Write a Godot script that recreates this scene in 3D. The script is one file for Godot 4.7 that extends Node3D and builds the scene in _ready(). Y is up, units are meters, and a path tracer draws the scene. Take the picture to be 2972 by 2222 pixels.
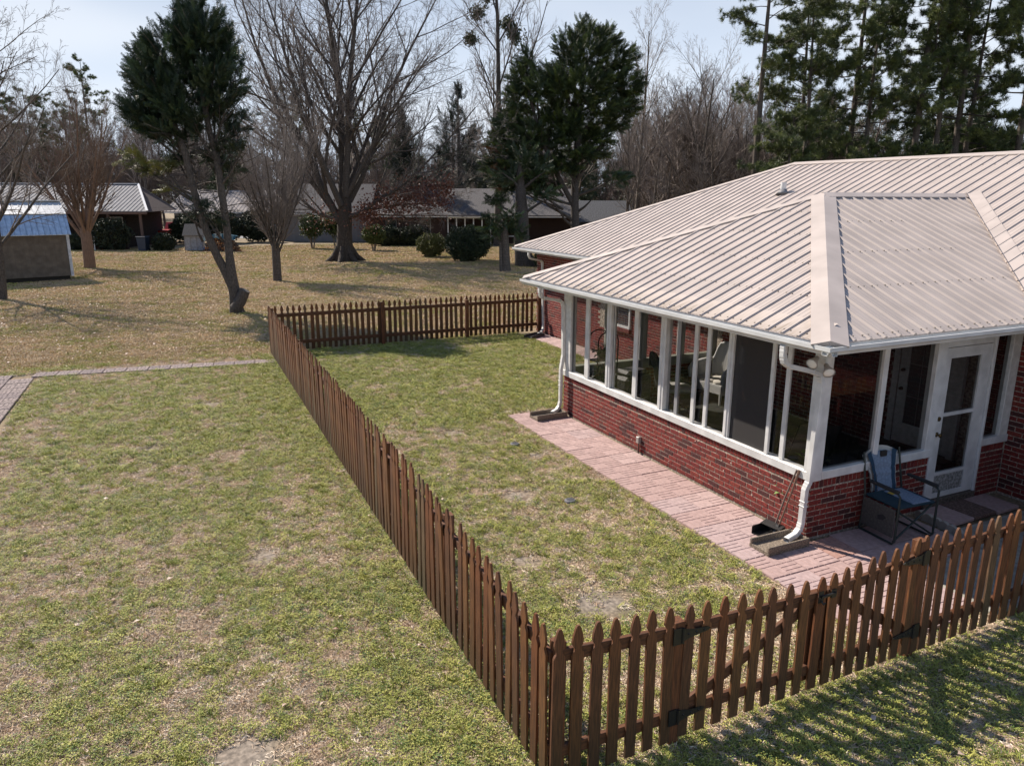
extends Node3D

# ---------- mesh builder ----------
class MB:
	var v := PackedVector3Array()
	var n := PackedVector3Array()
	var c := PackedColorArray()
	var ix := PackedInt32Array()
	var tinted := false
	var col := Color(1, 1, 1)

	func put(p: Vector3, nn: Vector3) -> void:
		v.append(p)
		n.append(nn)
		if tinted:
			c.append(col)

	func quad(a: Vector3, b: Vector3, d: Vector3, e: Vector3) -> void:  # counter-clockwise from outside
		var nn := (b - a).cross(e - a)
		if nn.length_squared() < 1e-16:
			nn = (d - b).cross(e - b)
		nn = nn.normalized()
		var k := v.size()
		put(a, nn)
		put(b, nn)
		put(d, nn)
		put(e, nn)
		ix.append_array(PackedInt32Array([k, k + 2, k + 1, k, k + 3, k + 2]))

	func quad_out(a: Vector3, b: Vector3, d: Vector3, e: Vector3, out: Vector3) -> void:
		if (b - a).cross(e - a).dot(out) < 0.0:
			quad(a, e, d, b)
		else:
			quad(a, b, d, e)

	func tri(a: Vector3, b: Vector3, d: Vector3) -> void:
		var nn := (b - a).cross(d - a).normalized()
		var k := v.size()
		put(a, nn)
		put(b, nn)
		put(d, nn)
		ix.append_array(PackedInt32Array([k, k + 2, k + 1]))

	func tri_out(a: Vector3, b: Vector3, d: Vector3, out: Vector3) -> void:
		if (b - a).cross(d - a).dot(out) < 0.0:
			tri(a, d, b)
		else:
			tri(a, b, d)

	func box(ctr: Vector3, size: Vector3, bs := Basis()) -> void:
		var x := bs.x * size.x * 0.5
		var y := bs.y * size.y * 0.5
		var z := bs.z * size.z * 0.5
		quad(ctr + x - y + z, ctr + x - y - z, ctr + x + y - z, ctr + x + y + z)
		quad(ctr - x - y - z, ctr - x - y + z, ctr - x + y + z, ctr - x + y - z)
		quad(ctr - x + y + z, ctr + x + y + z, ctr + x + y - z, ctr - x + y - z)
		quad(ctr - x - y - z, ctr + x - y - z, ctr + x - y + z, ctr - x - y + z)
		quad(ctr - x - y + z, ctr + x - y + z, ctr + x + y + z, ctr - x + y + z)
		quad(ctr + x - y - z, ctr - x - y - z, ctr - x + y - z, ctr + x + y - z)

	func span(lo: Vector3, hi: Vector3) -> void:
		box((lo + hi) * 0.5, (hi - lo).abs())

	func cbox(ctr: Vector3, size: Vector3, ch: float, bs := Basis()) -> void:  # box with chamfered edges
		var h := size * 0.5
		var g := Vector3(h.x - ch, h.y - ch, h.z - ch)
		for a in 3:
			var b := (a + 1) % 3
			var d := (a + 2) % 3
			for s in [-1.0, 1.0]:
				var q := []
				for k in [[-1.0, -1.0], [1.0, -1.0], [1.0, 1.0], [-1.0, 1.0]]:
					var p := Vector3()
					p[a] = s * h[a]
					p[b] = k[0] * g[b]
					p[d] = k[1] * g[d]
					q.append(ctr + bs * p)
				var o := Vector3()
				o[a] = s
				quad_out(q[0], q[1], q[2], q[3], bs * o)
				for t in [-1.0, 1.0]:  # edge between face a,s and face b,t
					var e := []
					for k in [[0, -1.0], [0, 1.0], [1, 1.0], [1, -1.0]]:
						var p := Vector3()
						p[a] = s * (h[a] if k[0] == 0 else g[a])
						p[b] = t * (g[b] if k[0] == 0 else h[b])
						p[d] = k[1] * g[d]
						e.append(ctr + bs * p)
					var o2 := Vector3()
					o2[a] = s
					o2[b] = t
					quad_out(e[0], e[1], e[2], e[3], bs * o2)
		for sx in [-1.0, 1.0]:
			for sy in [-1.0, 1.0]:
				for sz in [-1.0, 1.0]:
					tri_out(ctr + bs * Vector3(sx * h.x, sy * g.y, sz * g.z), ctr + bs * Vector3(sx * g.x, sy * h.y, sz * g.z), ctr + bs * Vector3(sx * g.x, sy * g.y, sz * h.z), bs * Vector3(sx, sy, sz))

	func bar(a: Vector3, b: Vector3, w: float, h: float, up := Vector3.UP) -> void:
		var z := (b - a)
		var l := z.length()
		z /= l
		var x := up.cross(z)
		if x.length() < 0.05:
			x = Vector3.RIGHT.cross(z)
		x = x.normalized()
		box((a + b) * 0.5, Vector3(w, h, l), Basis(x, z.cross(x), z))

	func tube(p: PackedVector3Array, r: PackedFloat32Array, s: int, cap := false) -> void:
		var k := v.size()
		var m := p.size()
		var t := (p[1] - p[0]).normalized()
		var u := t.cross(Vector3(0.31, 0.13, 0.94))
		if u.length_squared() < 0.02:
			u = t.cross(Vector3(0.9, 0.1, 0.2))
		for i in m:
			if i > 0:
				t = (p[mini(i + 1, m - 1)] - p[i - 1]).normalized()
			u = (u - t * u.dot(t)).normalized()
			var w := t.cross(u)
			for j in s:
				var a := TAU * j / s
				var nn := u * cos(a) + w * sin(a)
				v.append(p[i] + nn * r[i])
				n.append(nn)
				if tinted:
					c.append(col)
		for i in m - 1:
			for j in s:
				var a := k + i * s + j
				var b := k + i * s + (j + 1) % s
				ix.append_array(PackedInt32Array([a, b + s, b, a, a + s, b + s]))
		if cap:
			for e in [0, m - 1]:
				var nn := (p[0] - p[1]).normalized() if e == 0 else (p[m - 1] - p[m - 2]).normalized()
				var ring := PackedVector3Array()
				for j in s:
					ring.append(v[k + e * s + j])
				for j in range(1, s - 1):
					tri_out(ring[0], ring[j], ring[j + 1], nn)

	func prism(poly: PackedVector2Array, xf: Transform3D, depth: float) -> void:  # poly in xy, from z = 0 to depth
		var m := poly.size()
		var area := 0.0
		for i in m:
			area += poly[i].cross(poly[(i + 1) % m])
		var q := poly.duplicate()
		if area < 0.0:
			q.reverse()
		for i in m:
			var a := q[i]
			var b := q[(i + 1) % m]
			quad(xf * Vector3(a.x, a.y, 0), xf * Vector3(b.x, b.y, 0), xf * Vector3(b.x, b.y, depth), xf * Vector3(a.x, a.y, depth))
			# outward for counter-clockwise polygons needs the reverse turn when depth is positive
		var ts := Geometry2D.triangulate_polygon(q)
		for i in range(0, ts.size(), 3):
			var a := q[ts[i]]
			var b := q[ts[i + 1]]
			var d := q[ts[i + 2]]
			tri_out(xf * Vector3(a.x, a.y, depth), xf * Vector3(b.x, b.y, depth), xf * Vector3(d.x, d.y, depth), xf.basis.z * signf(depth))
			tri_out(xf * Vector3(a.x, a.y, 0), xf * Vector3(b.x, b.y, 0), xf * Vector3(d.x, d.y, 0), xf.basis.z * -signf(depth))

	func lathe(prof: PackedVector2Array, s: int, xf := Transform3D()) -> void:  # profile (radius, height), from bottom to top
		var k := v.size()
		var m := prof.size()
		for i in m:
			var d := prof[mini(i + 1, m - 1)] - prof[maxi(i - 1, 0)]
			var nr := Vector2(d.y, -d.x).normalized()
			for j in s:
				var a := TAU * j / s
				put(xf * Vector3(cos(a) * prof[i].x, prof[i].y, sin(a) * prof[i].x), (xf.basis * Vector3(cos(a) * nr.x, nr.y, sin(a) * nr.x)).normalized())
		for i in m - 1:
			for j in s:
				var a := k + i * s + j
				var b := k + i * s + (j + 1) % s
				ix.append_array(PackedInt32Array([a, b, b + s, a, b + s, a + s]))

	func done() -> ArrayMesh:
		var arr := []
		arr.resize(Mesh.ARRAY_MAX)
		arr[Mesh.ARRAY_VERTEX] = v
		arr[Mesh.ARRAY_NORMAL] = n
		if tinted:
			arr[Mesh.ARRAY_COLOR] = c
		arr[Mesh.ARRAY_INDEX] = ix
		var m := ArrayMesh.new()
		m.add_surface_from_arrays(Mesh.PRIMITIVE_TRIANGLES, arr)
		return m


# ---------- naming and grouping ----------
var rng := RandomNumberGenerator.new()
var taken := {}
const TURN := -0.4407  # the camera's heading
var AWAY := Vector3(0.4266, 0, -0.9045)
var SIDE := Vector3(0.9045, 0, 0.4266)

func numbered(called: String) -> String:
	var k: int = taken.get(called, 0)
	taken[called] = k + 1
	return called if k == 0 else "%s_%03d" % [called, k]

func tag(o: Node, label: String, category: String, group := "", kind := "") -> void:
	if label:
		o.set_meta("label", label)
	if category:
		o.set_meta("category", category)
	if group:
		o.set_meta("group", group)
	if kind:
		o.set_meta("kind", kind)

func thing(called: String, label: String, category: String, at := Vector3.ZERO, turn := 0.0, group := "") -> Node3D:
	var o := Node3D.new()
	o.name = numbered(called)
	add_child(o)
	o.position = at
	o.rotation.y = turn
	tag(o, label, category, group)
	return o

func part(up: Node, called: String, mesh: Mesh, mat: Material, xf := Transform3D()) -> MeshInstance3D:
	var o := MeshInstance3D.new()
	o.name = called
	o.mesh = mesh
	o.material_override = mat
	o.transform = xf
	up.add_child(o, true)
	return o

func solo(called: String, mesh: Mesh, mat: Material, label: String, category: String, xf := Transform3D(), group := "", kind := "") -> MeshInstance3D:
	var o := part(self, numbered(called), mesh, mat, xf)
	tag(o, label, category, group, kind)
	return o

func copies(up: Node, called: String, mesh: Mesh, mat: Material, buf: PackedFloat32Array, colors := true) -> MultiMeshInstance3D:
	var m := MultiMesh.new()
	m.transform_format = MultiMesh.TRANSFORM_3D
	m.use_colors = colors
	m.mesh = mesh
	m.instance_count = buf.size() / (16 if colors else 12)
	m.buffer = buf
	var o := MultiMeshInstance3D.new()
	o.name = called
	o.multimesh = m
	o.material_override = mat
	up.add_child(o, true)
	o.set_meta("kind", "stuff")
	return o

func push(buf: PackedFloat32Array, x: Vector3, y: Vector3, z: Vector3, p: Vector3, c: Color) -> void:
	buf.append_array(PackedFloat32Array([x.x, y.x, z.x, p.x, x.y, y.y, z.y, p.y, x.z, y.z, z.z, p.z, c.r, c.g, c.b, 1.0]))

func dup(o: Node3D, at: Vector3, turn: float, label: String, group := "", size := 1.0) -> Node3D:
	var base := String(o.name).rstrip("0123456789").rstrip("_")
	var r: Node3D = o.duplicate()
	r.name = numbered(base)
	add_child(r)
	r.position = at
	r.rotation.y = turn
	r.scale = Vector3.ONE * size
	r.set_meta("label", label)
	if group:
		r.set_meta("group", group)
	return r

# ---------- materials (base colours are given as linear values) ----------
func lin(r: float, g: float, b: float) -> Color:
	return Color(r, g, b).linear_to_srgb()

var mats := {}

func mat(r: float, g: float, b: float, rough := 0.8, metal := 0.0) -> StandardMaterial3D:
	var key := "%f %f %f %f %f" % [r, g, b, rough, metal]
	if mats.has(key):
		return mats[key]
	var m := StandardMaterial3D.new()
	m.albedo_color = lin(r, g, b)
	m.roughness = rough
	m.metallic = metal
	mats[key] = m
	return m

func speckle(freq: float, lo: float, hi: float, side := 256, octaves := 4, sd := 1) -> NoiseTexture2D:  # a grey pattern that varies a colour
	var f := FastNoiseLite.new()
	f.seed = sd
	f.frequency = freq
	f.fractal_octaves = octaves
	var t := NoiseTexture2D.new()
	t.width = side
	t.height = side
	t.seamless = true
	t.noise = f
	var g := Gradient.new()
	g.set_color(0, Color(lo, lo, lo))
	g.set_color(1, Color(hi, hi, hi))
	t.color_ramp = g
	return t

func wear(m: StandardMaterial3D, t: Texture2D, scale: Vector3, in_world := true, relief := 0.0, rt: Texture2D = null) -> StandardMaterial3D:
	m.albedo_texture = t
	m.uv1_triplanar = true
	m.uv1_world_triplanar = in_world
	m.uv1_scale = scale
	if relief > 0.0:
		m.heightmap_enabled = true
		m.heightmap_texture = rt if rt else t
		m.heightmap_scale = relief
	return m

func fresh(r: float, g: float, b: float, rough := 0.8, metal := 0.0) -> StandardMaterial3D:
	var m := StandardMaterial3D.new()
	m.albedo_color = lin(r, g, b)
	m.roughness = rough
	m.metallic = metal
	return m

var noise := FastNoiseLite.new()
var noise2 := FastNoiseLite.new()
const EYE := Vector3(-6.571, 3.905, 5.813)

func _ready() -> void:
	rng.seed = 20240117
	# camera
	var cam := Camera3D.new()
	cam.name = "camera"
	add_child(cam)
	cam.transform = Transform3D(Basis(Vector3(0.9045, 0.0038, 0.4264), Vector3(0.1, 0.9702, -0.2207), Vector3(-0.4146, 0.2423, 0.8772)).orthonormalized(), EYE)
	cam.fov = 54.4
	cam.near = 0.05
	cam.far = 900.0
	cam.current = true
	# sky
	var env := Environment.new()
	env.background_mode = Environment.BG_SKY
	env.tonemap_mode = Environment.TONE_MAPPER_LINEAR
	env.tonemap_exposure = 1.68
	env.sdfgi_enabled = true
	env.ssao_enabled = true
	env.ssil_enabled = true
	var sky := Sky.new()
	var sm := PanoramaSkyMaterial.new()
	sm.panorama = sky_picture()
	sky.sky_material = sm
	env.sky = sky
	env.background_energy_multiplier = 1.0
	var we := WorldEnvironment.new()
	we.name = "world"
	we.environment = env
	add_child(we)
	# sun: from the far left, 43 degrees up
	var sun := DirectionalLight3D.new()
	sun.name = "sun"
	sun.light_energy = 1.6
	sun.light_color = Color(1.0, 0.955, 0.90)
	sun.light_angular_distance = 0.5
	sun.shadow_enabled = true
	add_child(sun)
	sun.look_at_from_position(Vector3.ZERO, -SUNWARD, Vector3.UP)

	noise.seed = 5
	noise.frequency = 0.35
	noise.fractal_octaves = 4
	noise2.seed = 11
	noise2.frequency = 2.2
	noise2.fractal_octaves = 3
	shared_materials()
	ground()
	house()
	porch_inside()
	patio()
	fences()
	frond = frond_mesh()
	tuft = tuft_mesh()
	bunch = blob_mesh(4)
	neighbours()
	trees()
	lawn()
	small_things()

const SUNWARD := Vector3(-0.309, 0.682, -0.663)

func sky_picture() -> ImageTexture:
	var w := 512
	var h := 256
	var im := Image.create(w, h, false, Image.FORMAT_RGBF)
	var cl := FastNoiseLite.new()
	cl.seed = 3
	cl.frequency = 1.4
	cl.fractal_octaves = 5
	for y in h:
		var el := (0.5 - (y + 0.5) / h) * PI
		for x in w:
			# Godot: u = atan2(x, -z) / TAU + 0.5
			var a := ((x + 0.5) / w - 0.5) * TAU
			var d := Vector3(sin(a) * cos(el), sin(el), -cos(a) * cos(el))
			var up := clampf(d.y, 0.0, 1.0)
			var k := 1.0 - smoothstep(0.10, 0.46, up)
			var c := Color(0.048, 0.105, 0.24).lerp(Color(0.455, 0.515, 0.60), k)
			var q := d / maxf(d.y + 0.25, 0.12)
			var cloud := smoothstep(-0.15, 0.55, cl.get_noise_3d(q.x * 0.5, q.z * 0.9, 4.0))
			c = c.lerp(Color(0.555, 0.585, 0.63), cloud * 0.6 * (0.08 + 0.92 * k))
			var s := maxf(d.dot(SUNWARD.normalized()), 0.0)
			var glow := 0.55 * pow(s, 4.0) * (0.35 + 0.65 * k)
			c += Color(0.92, 1.0, 0.98) * glow
			if d.y < 0.0:
				c = Color(0.30, 0.27, 0.22)
			im.set_pixel(x, y, Color(c.r, c.g, c.b))
	return ImageTexture.create_from_image(im)

# ---------- shared materials ----------
var M := {}

func shared_materials() -> void:
	var fine := speckle(0.05, 0.78, 1.0, 256, 4, 1)
	var mid := speckle(0.02, 0.72, 1.0, 256, 5, 2)
	var bold := speckle(0.03, 0.45, 1.0, 256, 5, 3)
	M.fine = fine
	M.mid = mid
	M.bold = bold
	var calm := speckle(0.016, 0.86, 1.0, 256, 5, 14)
	M.calm = calm
	M.roof = wear(fresh(0.475, 0.412, 0.378, 0.7), calm, Vector3(0.35, 0.35, 0.35))
	M.roof.metallic_specular = 0.3
	M.roof_rib = wear(fresh(0.445, 0.383, 0.348, 0.7), calm, Vector3(0.35, 0.35, 0.35))
	M.cap = wear(fresh(0.47, 0.408, 0.373, 0.65), calm, Vector3(0.4, 0.4, 0.4))
	M.white = wear(fresh(0.72, 0.72, 0.71, 0.45), calm, Vector3(0.8, 0.8, 0.8))
	M.white_old = wear(fresh(0.70, 0.69, 0.66, 0.55), bold, Vector3(1.5, 1.5, 1.5))
	M.white_old.albedo_texture = speckle(0.02, 0.86, 1.0, 256, 5, 4)
	M.gutter = wear(fresh(0.66, 0.67, 0.67, 0.5), speckle(0.015, 0.86, 1.0, 256, 5, 9), Vector3(0.6, 1.0, 0.6))
	M.mortar = wear(fresh(0.66, 0.56, 0.45, 0.95), bold, Vector3(2.0, 2.0, 2.0), true, 0.2)
	M.bricks = []
	for q in [[0.33, 0.040, 0.029], [0.26, 0.034, 0.027], [0.36, 0.055, 0.036], [0.125, 0.030, 0.028], [0.24, 0.046, 0.033], [0.295, 0.033, 0.029]]:
		M.bricks.append(wear(fresh(q[0], q[1], q[2], 0.85), bold, Vector3(3.1, 5.0, 3.1), true, 0.15))
	M.brick_mass = wear(fresh(1, 1, 1, 0.85), bold, Vector3(3.1, 5.0, 3.1), true, 0.15)
	M.brick_mass.vertex_color_use_as_albedo = true
	M.pickets = []
	var grain := speckle(0.02, 0.55, 1.0, 256, 5, 6)
	M.grain = grain
	for q in [[0.235, 0.088, 0.026], [0.205, 0.076, 0.025], [0.260, 0.104, 0.033], [0.185, 0.070, 0.028], [0.225, 0.072, 0.021], [0.215, 0.120, 0.060]]:
		M.pickets.append(wear(fresh(q[0], q[1], q[2], 0.75), grain, Vector3(14.0, 0.9, 14.0), true, 0.12))
		M.pickets[-1].vertex_color_use_as_albedo = true
	M.rail = wear(fresh(0.15, 0.056, 0.020, 0.8), grain, Vector3(1.2, 9.0, 9.0), true, 0.1)
	M.rail_z = wear(fresh(0.15, 0.056, 0.020, 0.8), grain, Vector3(9.0, 9.0, 1.2), true, 0.1)
	M.post = wear(fresh(0.19, 0.066, 0.021, 0.8), grain, Vector3(9.0, 0.7, 9.0), true, 0.12)
	M.black = fresh(0.012, 0.012, 0.013, 0.45)
	M.iron = fresh(0.015, 0.014, 0.014, 0.6, 0.3)
	M.glass = StandardMaterial3D.new()
	M.glass.albedo_color = Color(0.03, 0.036, 0.036, 0.22)
	M.glass.transparency = BaseMaterial3D.TRANSPARENCY_ALPHA
	M.glass.roughness = 0.03
	M.glass.metallic_specular = 0.5
	M.glass_dark = M.glass.duplicate()
	M.glass_dark.albedo_color = Color(0.02, 0.024, 0.026, 0.6)
	M.screen = StandardMaterial3D.new()
	M.screen.albedo_color = Color(0.19, 0.18, 0.18, 0.88)
	M.screen.transparency = BaseMaterial3D.TRANSPARENCY_ALPHA
	M.screen.roughness = 0.9
	M.pavers = []
	for q in [[0.46, 0.325, 0.305], [0.43, 0.30, 0.28], [0.48, 0.35, 0.33], [0.45, 0.335, 0.325], [0.40, 0.235, 0.195]]:
		M.pavers.append(wear(fresh(q[0], q[1], q[2], 0.95), speckle(0.02, 0.84, 1.0, 256, 5, 12) if M.pavers.is_empty() else M.pavers[0].albedo_texture, Vector3(2.3, 2.3, 2.3), true, 0.25))
	M.old_pavers = []
	for q in [[0.43, 0.345, 0.325], [0.38, 0.305, 0.295], [0.46, 0.37, 0.345]]:
		M.old_pavers.append(wear(fresh(q[0], q[1], q[2], 0.95), bold, Vector3(2.1, 2.1, 2.1), true, 0.25))
	M.concrete = wear(fresh(0.42, 0.40, 0.34, 0.95), mid, Vector3(1.1, 1.1, 1.1), true, 0.2)
	M.splash = wear(fresh(0.36, 0.29, 0.22, 0.95), bold, Vector3(5, 5, 5), true, 0.3)
	M.bark = wear(fresh(0.135, 0.116, 0.102, 0.95), bold, Vector3(3.0, 0.9, 3.0), true, 2.0)
	M.bark_pale = wear(fresh(0.20, 0.165, 0.135, 0.95), bold, Vector3(3.0, 0.9, 3.0), true, 1.0)
	M.bark_tan = wear(fresh(0.25, 0.155, 0.105, 0.8), mid, Vector3(3.0, 0.7, 3.0), true, 0.5)
	M.twig = fresh(0.165, 0.142, 0.130, 0.9)
	M.twig_pale = fresh(0.25, 0.21, 0.185, 0.9)
	M.leaf = fresh(1, 1, 1, 0.6)
	M.leaf.vertex_color_use_as_albedo = true
	M.leaf.backlight_enabled = true
	M.leaf.backlight = Color(0.35, 0.35, 0.35)
	M.needle = fresh(1, 1, 1, 0.55)
	M.needle.vertex_color_use_as_albedo = true
	M.needle.backlight_enabled = true
	M.needle.backlight = Color(0.22, 0.22, 0.22)
	M.grass = fresh(1, 1, 1, 0.75)
	M.grass.vertex_color_use_as_albedo = true
	M.grass.backlight_enabled = true
	M.grass.backlight = Color(0.3, 0.3, 0.3)

# ---------- ground ----------
func in_yard(x: float, z: float) -> bool:
	return x > -4.5 and x < 3.6 and z > -13.7 and z < 2.1

func far_zone(x: float, z: float) -> bool:
	return not in_yard(x, z) and z < -12.9 + minf(0.0, x + 4.6) * 0.127

func greenness(x: float, z: float) -> float:  # how much of the lawn is green weeds rather than dry grass
	var g := 0.50 + 0.55 * noise.get_noise_2d(x * 1.6, z * 1.6) + 0.60 * noise2.get_noise_2d(x * 1.2, z * 1.2) + 0.45 * noise2.get_noise_2d(x * 4.0, z * 4.0)
	if not far_zone(x, z):
		g += 0.04
		g += 0.35 * exp(-absf(x + 4.6) * 1.5)
		if x > -4.5 and z < -6.0:
			g += 0.2
		if z > 2.2:
			g += 0.2
	else:
		g -= 0.30
		g += 0.5 * maxf(0.0, noise.get_noise_2d(x * 0.45 + 40.0, z * 0.45))
	return clampf(g, 0.0, 1.0)

func bare(x: float, z: float) -> float:  # worn patches of soil
	var b := 0.0
	for s in SOIL:
		var d := Vector2((x - s[0]) / s[2], (z - s[1]) / s[3]).length() * 1.3 + 0.5 * noise2.get_noise_2d(x * 2.0, z * 2.0)
		b = maxf(b, 1.0 - smoothstep(0.55, 1.05, d))
	return b

const SOIL := [[-5.9, -9.2, 0.33, 0.35], [-5.85, -2.2, 0.35, 0.28], [-6.35, 0.9, 0.45, 0.35], [-5.35, 2.05, 0.6, 0.4], [-2.45, -2.6, 0.4, 0.3], [-2.3, -5.6, 0.35, 0.25], [-2.9, 0.2, 0.5, 0.5], [-6.9, -6.8, 0.35, 0.22], [-3.2, -0.9, 0.3, 0.25], [-1.6, -3.9, 0.3, 0.2], [-0.8, -36.5, 3.0, 0.35], [8.8, -42.6, 3.2, 0.3], [10.5, -38.6, 3.4, 0.35], [6.0, -42.3, 1.6, 0.4]]

func axis(lo: float, hi: float, step: float, far: float) -> PackedFloat32Array:
	var a := PackedFloat32Array()
	for q in [-far, -far * 0.5, -far * 0.25]:
		a.append(q)
	var x := lo
	while x <= hi + 0.001:
		a.append(x)
		x += step
	for q in [far * 0.25, far * 0.5, far]:
		a.append(q)
	return a

func ground() -> void:
	var xs := axis(-34.0, 34.0, 0.25, 480.0)
	var zs := axis(-75.0, 8.0, 0.25, 480.0)
	var mb := MB.new()
	mb.tinted = true
	var w := xs.size()
	for z in zs:
		for x in xs:
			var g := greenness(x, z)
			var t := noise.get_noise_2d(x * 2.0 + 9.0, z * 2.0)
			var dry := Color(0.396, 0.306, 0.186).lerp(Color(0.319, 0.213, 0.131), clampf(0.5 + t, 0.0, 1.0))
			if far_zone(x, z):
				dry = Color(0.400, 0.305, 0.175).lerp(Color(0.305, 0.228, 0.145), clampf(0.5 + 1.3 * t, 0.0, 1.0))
			var c := dry.lerp(Color(0.120, 0.115, 0.050), smoothstep(0.35, 0.9, g) * 0.7)  # under green weeds soil is darkened to paint shade between the clumps
			c = c.lerp(Color(0.36, 0.30, 0.24), bare(x, z))
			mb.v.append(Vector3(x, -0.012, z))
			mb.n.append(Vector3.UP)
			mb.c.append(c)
	for j in zs.size() - 1:
		for i in w - 1:
			var a := j * w + i
			mb.ix.append_array(PackedInt32Array([a, a + 1, a + w + 1, a, a + w + 1, a + w]))
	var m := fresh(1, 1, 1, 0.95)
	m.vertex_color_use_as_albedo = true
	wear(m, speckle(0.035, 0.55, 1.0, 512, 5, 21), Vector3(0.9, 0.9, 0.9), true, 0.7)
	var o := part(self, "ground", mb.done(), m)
	o.set_meta("kind", "structure")
	tag(o, "yard ground of dry and green grass stretching to the far houses", "ground")
	# pale road in front of the far houses
	var rd := MB.new()
	var fr := Transform3D(Basis(Vector3.UP, TURN), Vector3(-2.0, 0, -73.5))
	for i in 40:
		var x0 := -60.0 + i * 3.0
		rd.quad(fr * Vector3(x0, 0.01, 2.0), fr * Vector3(x0 + 3.0, 0.01, 2.0), fr * Vector3(x0 + 3.0, 0.01, -2.2), fr * Vector3(x0, 0.01, -2.2))
	o = part(self, "road", rd.done(), wear(fresh(0.25, 0.25, 0.25, 0.9), M.fine, Vector3(0.8, 0.8, 0.8)))
	o.set_meta("kind", "structure")
	tag(o, "pale asphalt road passing in front of the far houses", "road")

# ---------- the brick house with its sun porch ----------
const SL := 0.424
const EAVE := 2.475
var brick_unit: ArrayMesh
var brick_list := []

func brick_wall(o: Vector3, u: Vector3, nn: Vector3, length: float, height: float, holes: Array, front: bool, rowlock := false) -> void:
	var k := 0
	var top := height - (0.102 if rowlock else 0.0)
	while 0.02 + (k + 1) * 0.0677 <= top + 0.01:
		var y := 0.02 + k * 0.0677 + 0.029
		var x := -0.1015 if k % 2 else 0.0
		while x < length - 0.02:
			var a := maxf(x, 0.0)
			var b := minf(x + 0.193, length)
			x += 0.203
			if b - a < 0.03:
				continue
			one_brick(o, u, nn, a, b, y, 1.0, holes, front)
		k += 1
	if rowlock:
		var x := 0.0
		while x < length - 0.03:
			one_brick(o, u, nn, x, minf(x + 0.058, length), height - 0.049, 1.6, holes, front)
			x += 0.0677

func one_brick(o: Vector3, u: Vector3, nn: Vector3, a: float, b: float, y: float, tall: float, holes: Array, front: bool) -> void:
	var m := (a + b) * 0.5
	for h in holes:
		if m > h[0] and m < h[1] and y > h[2] and y < h[3]:
			return
	var p := o + u * m + Vector3(0, y, 0) + nn * rng.randf_range(-0.0015, 0.0015)
	var up := Vector3.UP.rotated(nn, rng.randf_range(-0.008, 0.008))
	var bs := Basis(up.cross(nn) * ((b - a) / 0.193), up * tall, nn)
	brick_list.append([p.distance_squared_to(EYE) if front else 1e9, Transform3D(bs, p), rng.randi() % 6 if rng.randf() < 0.75 else 0])

func rib_mesh(w: float, h: float) -> ArrayMesh:  # unit length along x, height along y
	var mb := MB.new()
	var b := w * 0.5
	var t := w * 0.2
	mb.quad(Vector3(0, 0, b), Vector3(1, 0, b), Vector3(1, h, t), Vector3(0, h, t))
	mb.quad(Vector3(0, h, t), Vector3(1, h, t), Vector3(1, h, -t), Vector3(0, h, -t))
	mb.quad(Vector3(0, h, -t), Vector3(1, h, -t), Vector3(1, 0, -b), Vector3(0, 0, -b))
	mb.quad(Vector3(0, 0, -b), Vector3(0, 0, b), Vector3(0, h, t), Vector3(0, h, -t))
	return mb.done()

func sheet(pts: Array, thick: float) -> ArrayMesh:  # a flat convex polygon with a little thickness, counter-clockwise from above
	var mb := MB.new()
	var dn := Vector3(0, -thick, 0)
	for i in range(1, pts.size() - 1):
		mb.tri_out(pts[0], pts[i], pts[i + 1], Vector3.UP)
		mb.tri_out(pts[0] + dn, pts[i] + dn, pts[i + 1] + dn, Vector3.DOWN)
	var ctr := Vector3.ZERO
	for p in pts:
		ctr += p / pts.size()
	for i in pts.size():
		var a: Vector3 = pts[i]
		var b: Vector3 = pts[(i + 1) % pts.size()]
		mb.quad_out(a, b, b + dn, a + dn, (a + b) * 0.5 - ctr)
	return mb.done()

func flash(a: Vector3, b: Vector3, d1: Vector3, d2: Vector3, w: float, lift: float) -> ArrayMesh:  # folded cap along a line, its wings lying in the directions d1 and d2
	var mb := MB.new()
	var up := Vector3(0, lift, 0)
	var hem := Vector3(0, -0.016, 0)
	for d in [d1, d2]:
		var e: Vector3 = d * w
		mb.quad_out(a + up, b + up, b + up + e, a + up + e, Vector3.UP)
		mb.quad_out(a + up + e, b + up + e, b + up + e + hem, a + up + e + hem, d)
	mb.tri_out(a + up, a + up + d1 * w, a + up + d2 * w, a - b)
	mb.tri_out(b + up, b + up + d1 * w, b + up + d2 * w, b - a)
	return mb.done()

func gutter_mesh(length: float) -> ArrayMesh:  # along +z, the open side up, the face towards -x
	var pf := PackedVector2Array([Vector2(0, 0.085), Vector2(-0.004, 0.085), Vector2(-0.004, 0.004), Vector2(-0.062, 0.004), Vector2(-0.076, 0.034), Vector2(-0.104, 0.052), Vector2(-0.104, 0.084), Vector2(-0.094, 0.084), Vector2(-0.094, 0.090), Vector2(-0.110, 0.090), Vector2(-0.110, 0.048), Vector2(-0.082, 0.030), Vector2(-0.067, 0.0), Vector2(0, 0.0)])
	var mb := MB.new()
	mb.prism(pf, Transform3D(), length)
	return mb.done()

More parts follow.
